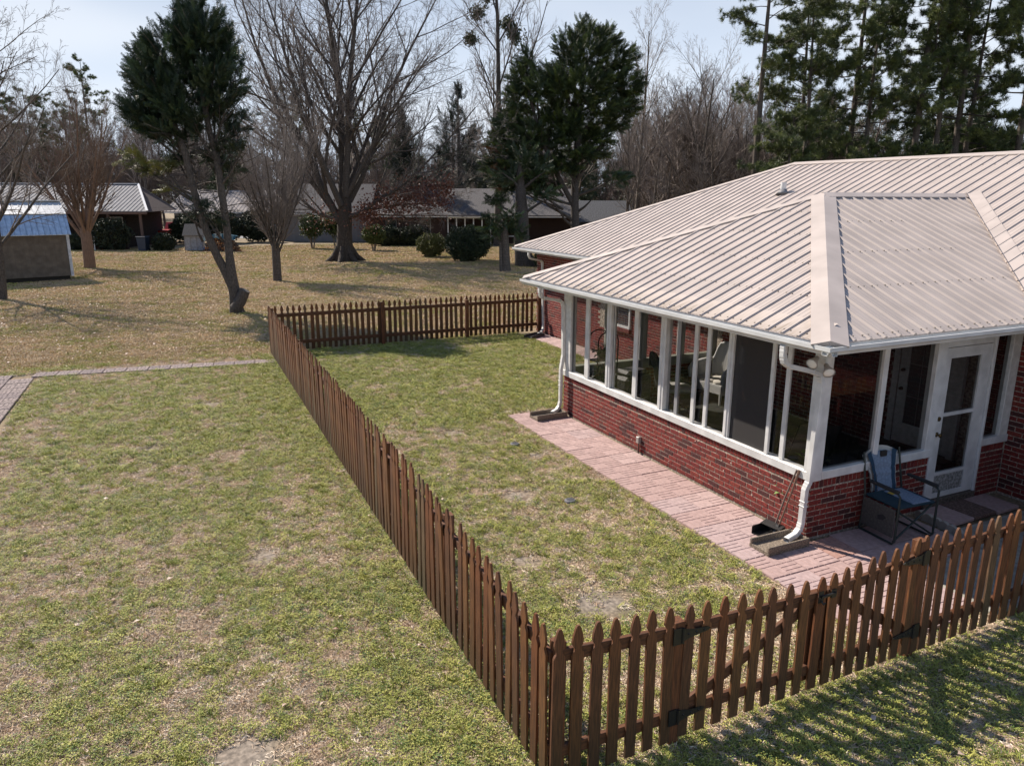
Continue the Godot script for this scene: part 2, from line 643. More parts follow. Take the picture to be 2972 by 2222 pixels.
func house() -> void:
	var h := thing("brick_house", "red brick house with beige ribbed metal roof and a white framed sun porch", "house")
	var mb := MB.new()
	# --- walls
	mb.span(Vector3(0.0, -0.1, -5.85), Vector3(0.11, 0.735, -0.0))
	mb.span(Vector3(0.11, -0.1, -0.11), Vector3(2.05, 0.735, 0.0))
	mb.span(Vector3(2.98, -0.1, -0.11), Vector3(3.54, 0.735, -0.001))
	mb.span(Vector3(0.11, -0.1, -5.85), Vector3(3.54, 0.735, -5.74))
	part(h, "porch_wall", mb.done(), M.mortar)
	mb = MB.new()
	mb.span(Vector3(3.545, -0.1, -13.9), Vector3(13.2, 2.44, 6.0))
	part(h, "house_wall", mb.done(), M.mortar)
	mb = MB.new()
	var pr := -0.010
	var win := [[9.62 - 5.85 - 0.02, 9.62 - 5.85 + 0.70, 0.70, 2.2]]
	brick_wall(Vector3(-pr, 0, -0.01), Vector3(0, 0, -1), Vector3(-1, 0, 0), 5.83, 0.735, [], true, true)
	brick_wall(Vector3(0.0, 0, pr), Vector3(1, 0, 0), Vector3(0, 0, 1), 2.05, 0.735, [], true, true)
	brick_wall(Vector3(2.98, 0, pr), Vector3(1, 0, 0), Vector3(0, 0, 1), 0.55, 0.735, [], true, true)
	brick_wall(Vector3(3.545 - pr, 0, 0.01), Vector3(0, 0, 1), Vector3(-1, 0, 0), 3.6, 2.36, [], true)
	brick_wall(Vector3(3.545 - pr, 0, -5.86), Vector3(0, 0, -1), Vector3(-1, 0, 0), 8.04, 2.42, win, false)
	brick_wall(Vector3(3.545 - pr, 0.1, -0.12), Vector3(0, 0, -1), Vector3(-1, 0, 0), 5.6, 2.2, [[0.4, 1.72, -1.0, 2.1]], false)
	brick_wall(Vector3(0.12, 0.1, -5.75), Vector3(1, 0, 0), Vector3(0, 0, 1), 3.4, 0.62, [], false)
	brick_wall(Vector3(3.56, 0, -13.89), Vector3(1, 0, 0), Vector3(0, 0, -1), 3.0, 2.42, [], false)
	brick_wall(Vector3(0.0, 0, -5.84), Vector3(1, 0, 0), Vector3(0, 0, -1), 3.5, 0.735, [], false, true)
	mb.cbox(Vector3.ZERO, Vector3(0.193, 0.0575, 0.03), 0.004)
	brick_unit = mb.done()
	brick_list.sort_custom(func(a, b): return a[0] < b[0])
	var buf := PackedFloat32Array()
	var tones := [Color(0.33, 0.040, 0.029), Color(0.26, 0.034, 0.027), Color(0.36, 0.055, 0.036), Color(0.125, 0.030, 0.028), Color(0.24, 0.046, 0.033), Color(0.295, 0.033, 0.029)]
	for i in brick_list.size():
		var e: Array = brick_list[i]
		var xf: Transform3D = e[1]
		if i < 300:
			part(h, "brick", brick_unit, M.bricks[e[2]], xf)
		else:
			push(buf, xf.basis.x, xf.basis.y, xf.basis.z, xf.origin, tones[e[2]])
	copies(h, "brickwork", brick_unit, M.brick_mass, buf)
	# spalled white spots on the long wall
	mb = MB.new()
	for s in [[-2.0, 0.62], [-2.06, 0.60], [-0.55, 0.545], [-0.9, 0.23], [-1.45, 0.37], [-1.5, 0.50], [-1.32, 0.52], [-4.9, 0.12], [-4.62, 0.22], [-2.62, 0.12], [-3.6, 0.16], [-0.62, 0.41]]:
		mb.box(Vector3(-0.0075, s[1], s[0]), Vector3(0.003, rng.randf_range(0.012, 0.03), rng.randf_range(0.01, 0.022)), Basis(Vector3.RIGHT, rng.randf() * 0.6))
	part(h, "mortar_spot", mb.done(), mat(0.55, 0.42, 0.36, 0.9)).set_meta("kind", "stuff")
	# --- porch floor and ceiling
	mb = MB.new()
	mb.span(Vector3(0.112, 0.0, -5.738), Vector3(3.5, 0.10, -0.112))
	part(h, "porch_floor", mb.done(), wear(fresh(0.022, 0.026, 0.018, 0.95), M.bold, Vector3(3, 3, 3), true, 0.4))
	mb = MB.new()
	mb.span(Vector3(0.02, 2.30, -5.83), Vector3(3.53, 2.34, -0.02))
	part(h, "porch_ceiling", mb.done(), mat(0.20, 0.20, 0.19, 0.8))
	mb = MB.new()
	mb.span(Vector3(-0.012, 2.25, -5.86), Vector3(0.10, 2.42, 0.012))
	mb.span(Vector3(0.10, 2.25, -0.10), Vector3(3.53, 2.42, 0.010))
	mb.span(Vector3(0.10, 2.25, -5.858), Vector3(3.53, 2.42, -5.76))
	part(h, "header_board", mb.done(), M.white)
	mb = MB.new()
	mb.span(Vector3(-0.45, 2.352, -6.56), Vector3(-0.012, 2.362, 0.45))
	mb.span(Vector3(-0.011, 2.352, 0.012), Vector3(3.53, 2.361, 0.45))
	mb.span(Vector3(-0.011, 2.352, -6.56), Vector3(3.53, 2.361, -5.86))
	mb.span(Vector3(3.09, 2.37, -14.38), Vector3(3.54, 2.381, -6.57))
	mb.span(Vector3(3.09, 2.37, 0.46), Vector3(3.54, 2.381, 6.0))
	part(h, "soffit", mb.done(), M.white_old)
	mb = MB.new()
	mb.span(Vector3(-0.458, 2.345, -6.58), Vector3(-0.448, 2.462, 0.458))
	mb.span(Vector3(-0.447, 2.345, 0.447), Vector3(3.08, 2.461, 0.457))
	mb.span(Vector3(3.08, 2.365, -14.39), Vector3(3.09, 2.49, -6.585))
	mb.span(Vector3(3.08, 2.365, 0.459), Vector3(3.09, 2.49, 6.2))
	mb.span(Vector3(-0.447, 2.345, -6.58), Vector3(3.08, 2.46, -6.57))
	part(h, "fascia", mb.done(), M.gutter)
	# --- roof planes
	var ap := Vector3(3.06, EAVE + 3.518 * SL, -3.064)
	var e0 := Vector3(-0.470, EAVE - 0.005, 0.470)
	var e1 := Vector3(-0.470, EAVE - 0.005, -6.598)
	var vx := 3.08 + (ap.y - 2.5) / SL
	var rr := Vector3(vx, ap.y, -3.064)
	var v0 := Vector3(3.06, EAVE - 0.005, 0.470)
	var left := part(h, "porch_roof", sheet([e0, ap, e1], 0.012), M.roof)
	var front := part(h, "porch_roof", sheet([e0, v0, rr, ap], 0.012), M.roof)
	part(h, "porch_roof", sheet([e1, ap, rr, Vector3(3.06, EAVE - 0.005, -6.598)], 0.012), M.roof)
	var ma := Vector3(8.42, 2.5 + 5.34 * SL, -9.06)
	var m0 := Vector3(3.068, 2.495, -14.412)
	var main := part(h, "main_roof", sheet([m0, Vector3(3.068, 2.495, 7.0), Vector3(8.42, ma.y, 7.0), ma], 0.012), M.roof)
	part(h, "main_roof", sheet([m0, ma, Vector3(13.77, 2.495, -14.412)], 0.012), M.roof)
	part(h, "main_roof", sheet([ma, Vector3(8.42, ma.y, 7.0), Vector3(13.77, 2.495, 7.0), Vector3(13.77, 2.495, -14.412)], 0.012), M.roof)
	# ribs: one unit mesh, laid up each slope
	var rib := rib_mesh(0.060, 0.021)
	var low := rib_mesh(0.030, 0.0035)
	var cs := 1.0 / sqrt(1.0 + SL * SL)
	var upx := Vector3(cs, SL * cs, 0)
	var nx := Vector3(-SL * cs, cs, 0)
	var lows := MB.new()
	for k in range(-2, 31):
		var z := -(6.1288 - k * 0.2286)
		for s in 3:
			var zz := z - 0.0762 * s
			var run := minf(0.458 - zz, zz + 6.586)
			if run < 0.10:
				continue
			var xf := Transform3D(Basis(upx * (run / cs - 0.06), nx, Vector3(0, 0, 1)), Vector3(-0.472, EAVE - 0.006, zz))
			if s == 0:
				part(left, "rib", rib, M.roof_rib, xf)
			else:
				append(lows, low, xf)
	part(left, "pencil_rib", lows.done(), M.roof_rib).set_meta("kind", "stuff")
	# grime washed down to the long eave, panel by panel
	var gr := MB.new()
	gr.tinted = true
	for k in range(-2, 30):
		var za := -(6.1288 - k * 0.2286) + 0.032
		var dirt := rng.randf_range(0.35, 1.0)
		for i in 7:
			for j in 6:
				var q := []
				for e in [[0, 0], [0, 1], [1, 1], [1, 0]]:
					var zz: float = za + 0.165 * (i + e[0]) / 7.0
					var d: float = 0.005 + 0.34 * (j + e[1]) / 6.0
					q.append([Vector3(-0.470 + d * 1.0, EAVE - 0.002 + d * SL, zz), d, zz])
				if za > 0.20 or za < -6.25:
					continue
				var kk := gr.v.size()
				for e in [0, 3, 2, 1]:
					var s: float = clampf((1.0 - q[e][1] / 0.34) * 1.2 - 0.15 + 0.9 * noise2.get_noise_2d(q[e][2] * 6.0, q[e][1] * 2.5), 0.0, 1.0) * dirt
					if j == 5 and q[e][1] > 0.33:
						s = 0.0
					gr.col = Color(0.445, 0.388, 0.346).lerp(Color(0.19, 0.15, 0.11), s * 0.75)
					gr.put(q[e][0], nx)
				gr.ix.append_array(PackedInt32Array([kk, kk + 2, kk + 1, kk, kk + 3, kk + 2]))
	var gm := fresh(1, 1, 1, 0.7)
	gm.vertex_color_use_as_albedo = true
	gm.metallic_specular = 0.3
	part(left, "eave_stain", gr.done(), gm).set_meta("kind", "stuff")
	var upz := Vector3(0, SL * cs, -cs)
	var nz := Vector3(0, cs, SL * cs)
	lows = MB.new()
	for k in range(-1, 31):
		var x := -0.1184 + k * 0.2286
		for s in 3:
			var xx := x + 0.0762 * s
			var lo := maxf(0.0, xx - 3.08)
			var hi := minf(xx + 0.458, 3.52)
			if hi - lo < 0.10:
				continue
			var p := Vector3(xx, EAVE - 0.006 + lo * SL, 0.472 - lo)
			var xf := Transform3D(Basis(upz * ((hi - lo) / cs - 0.05), nz, Vector3(1, 0, 0)), p)
			if s == 0:
				part(front, "rib", rib, M.roof_rib, xf)
			else:
				append(lows, low, xf)
	part(front, "pencil_rib", lows.done(), M.roof_rib).set_meta("kind", "stuff")
	lows = MB.new()
	for k in 94:
		var z := -14.30 + k * 0.2286
		for s in 3:
			var zz := z + 0.0762 * s
			var run := minf(5.34, zz + 14.4)
			if run < 0.1 or zz > 6.9:
				continue
			# under the porch roof the main roof's ribs are covered
			var lo := 0.0
			if zz > -6.5 and zz < 0.40:
				lo = minf(3.46, minf(0.458 - zz, zz + 6.586)) - 0.02
			var xf := Transform3D(Basis(upx * ((run - lo) / cs - 0.05), nx, Vector3(0, 0, 1)), Vector3(3.066 + lo, 2.494 + lo * SL, zz))
			if s == 0:
				part(main, "rib", rib, M.roof_rib, xf)
			else:
				append(lows, low, xf)
	part(main, "pencil_rib", lows.done(), M.roof_rib).set_meta("kind", "stuff")
	# screws
	mb = MB.new()
	for k in range(-2, 31):
		for off in [0.045, -0.045]:
			var z: float = -(6.1288 - k * 0.2286) + off
			for d in [0.07, 0.75, 1.45, 2.2, 2.9]:
				if d < minf(0.458 - z, z + 6.586) - 0.15:
					mb.box(Vector3(-0.47 + d, EAVE + d * SL + 0.003, z), Vector3(0.013, 0.014, 0.013))
	for k in range(-1, 18):
		for off in [0.045, -0.045]:
			var x: float = -0.1184 + k * 0.2286 + off
			for d in [0.07, 0.95, 1.75, 2.6]:
				if d > x - 3.0 and d < x + 0.3:
					mb.box(Vector3(x, EAVE + d * SL + 0.003, 0.47 - d), Vector3(0.013, 0.014, 0.013))
	for k in 94:
		var z := -14.30 + k * 0.2286 + 0.05
		for d in [0.08, 1.2, 2.4, 3.6, 4.8]:
			if d < z + 14.2 and z < 6.5 and (z < -6.9 or z > 0.5 or d > 3.6):
				mb.box(Vector3(3.07 + d, 2.497 + d * SL + 0.003, z), Vector3(0.013, 0.014, 0.013))
	part(h, "roof_screw", mb.done(), mat(0.22, 0.19, 0.16, 0.5)).set_meta("kind", "stuff")
	# caps and valley
	var dl := Vector3(-cs, -SL * cs, 0)
	var df := Vector3(0, -SL * cs, cs)
	var db := Vector3(0, -SL * cs, -cs)
	var hipn := (e0 - ap).normalized()
	var hd1 := (upx.cross(hipn)).normalized()
	part(h, "hip_cap", flash(e0 + Vector3(0, 0.004, 0), ap, side_of(nx, hipn, Vector3(0, 0, -1)), side_of(nz, hipn, Vector3(1, 0, 0)), 0.19, 0.026), M.cap)
	var hipf := (e1 - ap).normalized()
	part(h, "hip_cap", flash(e1 + Vector3(0, 0.004, 0), ap, side_of(nx, hipf, Vector3(0, 0, 1)), side_of(Vector3(0, cs, -SL * cs), hipf, Vector3(1, 0, 0)), 0.15, 0.026), M.cap)
	part(h, "ridge_cap", flash(ap + Vector3(-0.03, 0, 0), rr + Vector3(0.12, 0, 0), df, db, 0.16, 0.030), M.cap)
	var hipm := (m0 - ma).normalized()
	part(h, "hip_cap", flash(m0, ma, side_of(nx, hipm, Vector3(0, 0, 1)), side_of(Vector3(0, cs, -SL * cs), hipm, Vector3(1, 0, 0)), 0.16, 0.026), M.cap)
	part(h, "ridge_cap", flash(ma, Vector3(8.42, ma.y, 7.0), dl, Vector3(cs, -SL * cs, 0), 0.16, 0.030), M.cap)
	var val := (rr - v0).normalized()
	mb = MB.new()
	var s1 := side_of(nx, val, Vector3(0, 0, 1)) * 0.20
	mb.quad_out(v0 + Vector3(0, 0.026, 0), rr + Vector3(0, 0.026, 0), rr + s1 + Vector3(0, 0.024, 0), v0 + s1 + Vector3(0, 0.024, 0), Vector3.UP)
	var s2 := side_of(nz, val, Vector3(-1, 0, 0)) * 0.035
	mb.quad_out(v0 + Vector3(0, 0.03, 0), rr + Vector3(0, 0.03, 0), rr + s2 + Vector3(0, 0.05, 0), v0 + s2 + Vector3(0, 0.05, 0), Vector3.UP)
	part(h, "valley_flashing", mb.done(), M.cap)
	# vent pipe
	mb = MB.new()
	mb.lathe(PackedVector2Array([Vector2(0.0, 0.0), Vector2(0.17, 0.0), Vector2(0.10, 0.07), Vector2(0.075, 0.12), Vector2(0.0, 0.12)]), 12)
	var vp := part(h, "vent_boot", mb.done(), mat(0.16, 0.16, 0.17, 0.6), Transform3D(Basis(), Vector3(6.62, 3.985, -7.53)))
	mb = MB.new()
	mb.lathe(PackedVector2Array([Vector2(0.066, 0.0), Vector2(0.066, 0.27), Vector2(0.052, 0.27), Vector2(0.052, 0.2), Vector2(0.0, 0.2)]), 14)
	part(vp, "vent_pipe", mb.done(), M.white)
	# --- gutters
	part(h, "gutter", gutter_mesh(7.14), M.gutter, Transform3D(Basis(), Vector3(-0.459, 2.356, -6.575)))
	part(h, "gutter", gutter_mesh(3.60), M.gutter, Transform3D(Basis(Vector3(0, 0, -1), Vector3.UP, Vector3(1, 0, 0)), Vector3(-0.566, 2.359, 0.459)))
	part(h, "gutter", gutter_mesh(7.9), M.gutter, Transform3D(Basis(), Vector3(3.079, 2.372, -14.42)))
	part(h, "gutter", gutter_mesh(5.0), M.gutter, Transform3D(Basis(), Vector3(3.079, 2.372, 0.575)))
	downspout(h, [Vector3(-0.515, 2.36, -0.10), Vector3(-0.515, 2.25, -0.10), Vector3(-0.50, 2.17, -0.095), Vector3(-0.43, 2.12, -0.085), Vector3(-0.17, 2.055, 0.0), Vector3(-0.095, 2.02, 0.045), Vector3(-0.07, 1.93, 0.06), Vector3(-0.07, 0.76, 0.03), Vector3(-0.10, 0.66, 0.015), Vector3(-0.10, 0.25, 0.01), Vector3(-0.12, 0.17, 0.01), Vector3(-0.18, 0.115, 0.015), Vector3(-0.34, 0.085, 0.035)], M.white)
	downspout(h, [Vector3(-0.515, 2.36, -5.87), Vector3(-0.515, 2.28, -5.87), Vector3(-0.49, 2.20, -5.88), Vector3(-0.42, 2.16, -5.89), Vector3(-0.12, 2.11, -5.87), Vector3(-0.06, 2.06, -5.85), Vector3(-0.05, 1.98, -5.83), Vector3(-0.05, 1.12, -5.80), Vector3(-0.10, 0.86, -5.79), Vector3(-0.10, 0.25, -5.79), Vector3(-0.13, 0.16, -5.78), Vector3(-0.20, 0.11, -5.74), Vector3(-0.33, 0.085, -5.68)], M.white_old)
	downspout(h, [Vector3(3.02, 2.38, -13.40), Vector3(3.02, 2.30, -13.40), Vector3(3.05, 2.22, -13.4), Vector3(3.12, 2.19, -13.41), Vector3(3.42, 2.13, -13.45), Vector3(3.49, 2.08, -13.45), Vector3(3.49, 1.98, -13.45), Vector3(3.49, 0.26, -13.35), Vector3(3.46, 0.16, -13.3), Vector3(3.36, 0.09, -13.2), Vector3(3.2, 0.06, -13.1)], M.white_old)
	windows(h)
	fittings(h)

func side_of(nn: Vector3, along: Vector3, hint: Vector3) -> Vector3:
	var d := nn.cross(along).normalized()
	return d if d.dot(hint) > 0.0 else -d

func append(to: MB, m: ArrayMesh, xf: Transform3D) -> void:
	var a := m.surface_get_arrays(0)
	var k := to.v.size()
	to.v.append_array(xf * (a[Mesh.ARRAY_VERTEX] as PackedVector3Array))
	var nb := Basis(xf.basis.x.normalized(), xf.basis.y.normalized(), xf.basis.z.normalized())
	for q: Vector3 in a[Mesh.ARRAY_NORMAL]:
		to.n.append(nb * q)
	for q: int in a[Mesh.ARRAY_INDEX]:
		to.ix.append(k + q)

func downspout(h: Node3D, pts: Array, m: Material) -> void:
	var mb := MB.new()
	var w := 0.038
	var d := 0.028
	var sect := [Vector2(-w, -d + 0.008), Vector2(-w + 0.008, -d), Vector2(w - 0.008, -d), Vector2(w, -d + 0.008), Vector2(w, d - 0.008), Vector2(w - 0.008, d), Vector2(-w + 0.008, d), Vector2(-w, d - 0.008)]
	var rings := []
	var path := []
	# crimped elbows: bend stretches get a finer zigzag of rings
	for i in pts.size() - 1:
		var a: Vector3 = pts[i]
		var b: Vector3 = pts[i + 1]
		var n := 1
		if a.distance_to(b) < 0.16:
			n = 5
		for j in n:
			path.append([a.lerp(b, float(j) / n), 1.0 if n == 1 else (1.05 if j % 2 else 0.97)])
	path.append([pts[-1], 1.0])
	for i in path.size():
		var t: Vector3 = (path[mini(i + 1, path.size() - 1)][0] - path[maxi(i - 1, 0)][0]).normalized()
		var along := Vector3(0, 0, 1)
		var z := (along - t * t.dot(along)).normalized()
		var x := z.cross(t)
		var ring := []
		for s in sect:
			ring.append(path[i][0] + z * s.x * path[i][1] + x * s.y * path[i][1])
		rings.append(ring)
	for i in rings.size() - 1:
		for j in 8:
			var j2 := (j + 1) % 8
			var ctr: Vector3 = (path[i][0] + path[i + 1][0]) * 0.5
			mb.quad_out(rings[i][j], rings[i][j2], rings[i + 1][j2], rings[i + 1][j], (rings[i][j] + rings[i + 1][j2]) * 0.5 - ctr)
	var o := part(h, "downspout", mb.done(), m)
	var k := pts.size()
	for y in [0.5, 0.36]:
		if k > 9:
			var a: Vector3 = pts[k - 5]
			var b: Vector3 = pts[k - 4]
			mb = MB.new()
			var p := a.lerp(b, y)
			mb.cbox(p, Vector3(0.064, 0.016, 0.084), 0.003)
			part(o, "strap", mb.done(), m)

func windows(h: Node3D) -> void:
	# long side, facing -x: sill, posts and sash bars
	var sill := MB.new()
	sill.cbox(Vector3(0.03, 0.787, -2.93), Vector3(0.13, 0.105, 5.82), 0.006)
	sill.cbox(Vector3(1.06, 0.796, -0.02), Vector3(1.86, 0.105, 0.11), 0.006)
	sill.cbox(Vector3(3.26, 0.792, -0.02), Vector3(0.56, 0.10, 0.11), 0.006)
	part(h, "window_sill", sill.done(), M.white)
	var post := func(lo: Vector3, hi: Vector3, nm: String, m: Material) -> void:
		var q := MB.new()
		q.cbox((lo + hi) * 0.5, (hi - lo).abs(), 0.006)
		part(h, nm, q.done(), m)
	post.call(Vector3(-0.028, 0.735, -0.105), Vector3(0.13, 2.25, 0.030), "corner_post", M.white)
	for p in [[-1.42, -1.52], [-2.84, -2.97], [-4.30, -4.43]]:
		var z0: float = p[0]
		var z1: float = p[1]
		post.call(Vector3(-0.020, 0.735, z1), Vector3(0.10, 2.26, z0), "window_post", M.white)
		var q := MB.new()
		q.span(Vector3(-0.030, 0.84, (z0 + z1) * 0.5 - 0.012), Vector3(-0.018, 2.25, (z0 + z1) * 0.5 + 0.012))
		part(h, "window_post", q.done(), M.white)
	post.call(Vector3(-0.024, 0.735, -5.86), Vector3(0.10, 2.25, -5.60), "corner_post", M.white_old)
	var bar := func(z0: float, z1: float, x: float, m: Material) -> void:
		var q := MB.new()
		q.cbox(Vector3(x, 1.545, (z0 + z1) * 0.5), Vector3(0.035, 1.40, absf(z0 - z1)), 0.004)
		part(h, "sash_bar", q.done(), m)
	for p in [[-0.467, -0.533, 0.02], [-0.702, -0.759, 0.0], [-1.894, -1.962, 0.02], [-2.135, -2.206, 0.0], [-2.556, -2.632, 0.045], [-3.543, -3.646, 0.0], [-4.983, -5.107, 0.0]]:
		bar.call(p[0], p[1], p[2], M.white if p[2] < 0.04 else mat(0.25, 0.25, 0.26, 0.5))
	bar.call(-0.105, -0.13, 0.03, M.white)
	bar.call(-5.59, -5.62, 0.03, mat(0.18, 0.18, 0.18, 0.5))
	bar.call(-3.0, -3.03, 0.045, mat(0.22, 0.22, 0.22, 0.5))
	bar.call(-4.25, -4.27, 0.045, M.white_old)
	var pane := func(z0: float, z1: float, x: float, nm: String, m: Material) -> void:
		var q := MB.new()
		q.quad(Vector3(x, 0.84, z0), Vector3(x, 0.84, z1), Vector3(x, 2.25, z1), Vector3(x, 2.25, z0))
		part(h, nm, q.done(), m)
	pane.call(-1.42, -0.76, 0.012, "insect_screen", M.screen)
	for p in [[-0.533, -0.13, 0.025], [-0.70, -0.533, 0.04], [-2.84, -2.556, 0.05], [-2.632, -2.135, 0.03], [-2.206, -1.894, 0.045], [-1.962, -1.52, 0.025], [-4.30, -3.60, 0.03], [-3.60, -2.97, 0.045], [-5.60, -5.05, 0.03], [-5.05, -4.43, 0.045]]:
		pane.call(p[0], p[1], p[2], "window_pane", M.glass)
	# front side, facing +z
	post.call(Vector3(0.968, 0.84, -0.07), Vector3(1.052, 2.25, 0.012), "sash_bar", M.white)
	post.call(Vector3(1.885, 0.735, -0.09), Vector3(2.05, 2.25, 0.028), "door_frame", M.white)
	post.call(Vector3(2.975, 0.10, -0.09), Vector3(3.02, 2.25, 0.028), "door_frame", M.white)
	post.call(Vector3(2.0, 0.10, -0.088), Vector3(2.05, 0.735, 0.027), "door_frame", M.white)
	post.call(Vector3(2.05, 2.135, -0.085), Vector3(2.975, 2.25, 0.012), "door_frame", M.white)
	post.call(Vector3(3.36, 0.82, -0.08), Vector3(3.535, 2.25, 0.02), "window_post", M.white_old)
	var fpane := func(x0: float, x1: float, y0: float, y1: float, z: float, up: Node) -> void:
		var q := MB.new()
		q.quad(Vector3(x0, y0, z), Vector3(x1, y0, z), Vector3(x1, y1, z), Vector3(x0, y1, z))
		part(up, "pane" if up != h else "window_pane", q.done(), M.glass_dark)
	fpane.call(0.13, 0.97, 0.84, 2.25, -0.03, h)
	fpane.call(1.05, 1.89, 0.84, 2.25, -0.03, h)
	fpane.call(3.02, 3.36, 0.84, 2.25, -0.03, h)
	# storm door
	var q := MB.new()
	q.span(Vector3(2.055, 0.135, -0.045), Vector3(2.182, 2.125, 0.0))
	q.span(Vector3(2.772, 0.135, -0.045), Vector3(2.97, 2.125, 0.0))
	q.span(Vector3(2.182, 1.992, -0.045), Vector3(2.772, 2.125, -0.001))
	q.span(Vector3(2.182, 1.240, -0.045), Vector3(2.772, 1.285, -0.001))
	q.span(Vector3(2.182, 0.135, -0.045), Vector3(2.772, 0.20, -0.001))
	q.span(Vector3(2.182, 0.445, -0.045), Vector3(2.772, 0.488, -0.001))
	var door := part(h, "door", q.done(), M.white)
	q = MB.new()
	q.span(Vector3(2.182, 0.20, -0.035), Vector3(2.772, 0.445, -0.014))
	part(door, "kick_panel", q.done(), wear(fresh(0.52, 0.52, 0.50, 0.6), M.bold, Vector3(2.5, 2.5, 2.5)))
	fpane.call(2.182, 2.772, 1.285, 1.992, -0.02, door)
	fpane.call(2.182, 2.772, 0.488, 1.240, -0.02, door)
	q = MB.new()
	q.lathe(PackedVector2Array([Vector2(0, 0), Vector2(0.032, 0), Vector2(0.032, 0.008), Vector2(0.012, 0.014), Vector2(0.012, 0.035), Vector2(0.027, 0.045), Vector2(0.027, 0.062), Vector2(0.0, 0.07)]), 12, Transform3D(Basis(Vector3.RIGHT, PI / 2), Vector3(2.105, 1.018, 0.0)))
	part(door, "handle", q.done(), mat(0.10, 0.07, 0.03, 0.35, 0.8))
	q = MB.new()
	q.lathe(PackedVector2Array([Vector2(0, 0), Vector2(0.03, 0), Vector2(0.03, 0.012), Vector2(0.018, 0.02), Vector2(0.0, 0.02)]), 12, Transform3D(Basis(Vector3.RIGHT, PI / 2), Vector3(2.105, 1.223, 0.0)))
	part(door, "deadbolt", q.done(), mat(0.10, 0.07, 0.03, 0.35, 0.8))
	q = MB.new()
	q.span(Vector3(2.0, -0.02, -0.10), Vector3(3.0, 0.125, 0.045))
	part(h, "door_step", q.done(), wear(fresh(0.20, 0.16, 0.13, 0.9), M.bold, Vector3(3, 3, 3)))
	# back wall of the porch: windows above a low wall
	q = MB.new()
	q.span(Vector3(0.10, 0.735, -5.86), Vector3(3.53, 0.90, -5.72))
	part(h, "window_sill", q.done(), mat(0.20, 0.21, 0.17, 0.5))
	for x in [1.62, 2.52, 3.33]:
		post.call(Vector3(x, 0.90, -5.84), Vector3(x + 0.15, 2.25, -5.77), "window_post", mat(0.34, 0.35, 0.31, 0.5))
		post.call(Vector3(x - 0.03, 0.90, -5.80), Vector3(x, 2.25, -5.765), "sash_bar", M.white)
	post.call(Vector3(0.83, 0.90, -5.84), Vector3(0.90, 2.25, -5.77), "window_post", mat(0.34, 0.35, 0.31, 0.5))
	for p in [[0.10, 0.83], [0.90, 1.59], [1.77, 2.49], [2.67, 3.30]]:
		q = MB.new()
		q.quad(Vector3(p[0], 0.90, -5.80), Vector3(p[1], 0.90, -5.80), Vector3(p[1], 2.25, -5.80), Vector3(p[0], 2.25, -5.80))
		part(h, "window_pane", q.done(), M.glass)
	# bedroom window in the brick wall beyond the porch
	q = MB.new()
	q.span(Vector3(3.50, 0.83, -9.60), Vector3(3.56, 2.0, -9.55))
	q.span(Vector3(3.50, 0.83, -8.98), Vector3(3.56, 2.0, -8.93))
	q.span(Vector3(3.50, 0.83, -9.55), Vector3(3.56, 0.88, -8.98))
	q.span(Vector3(3.50, 1.95, -9.55), Vector3(3.56, 2.0, -8.98))
	q.span(Vector3(3.505, 1.36, -9.55), Vector3(3.555, 1.41, -8.98))
	var bw := part(h, "window", q.done(), M.white)
	q = MB.new()
	q.quad(Vector3(3.525, 0.88, -9.55), Vector3(3.525, 0.88, -8.98), Vector3(3.525, 1.95, -8.98), Vector3(3.525, 1.95, -9.55))
	part(bw, "pane", q.done(), M.glass)
	q = MB.new()
	for i in 18:
		q.box(Vector3(3.538, 0.90 + i * 0.058, -9.265), Vector3(0.004, 0.050, 0.57), Basis(Vector3(0, 0, 1), 0.3))
	part(bw, "blind", q.done(), mat(0.26, 0.28, 0.30, 0.7))
	q = MB.new()
	q.cbox(Vector3(3.515, 0.775, -9.265), Vector3(0.075, 0.10, 0.72), 0.008)
	part(bw, "brick_sill", q.done(), M.bricks[4])

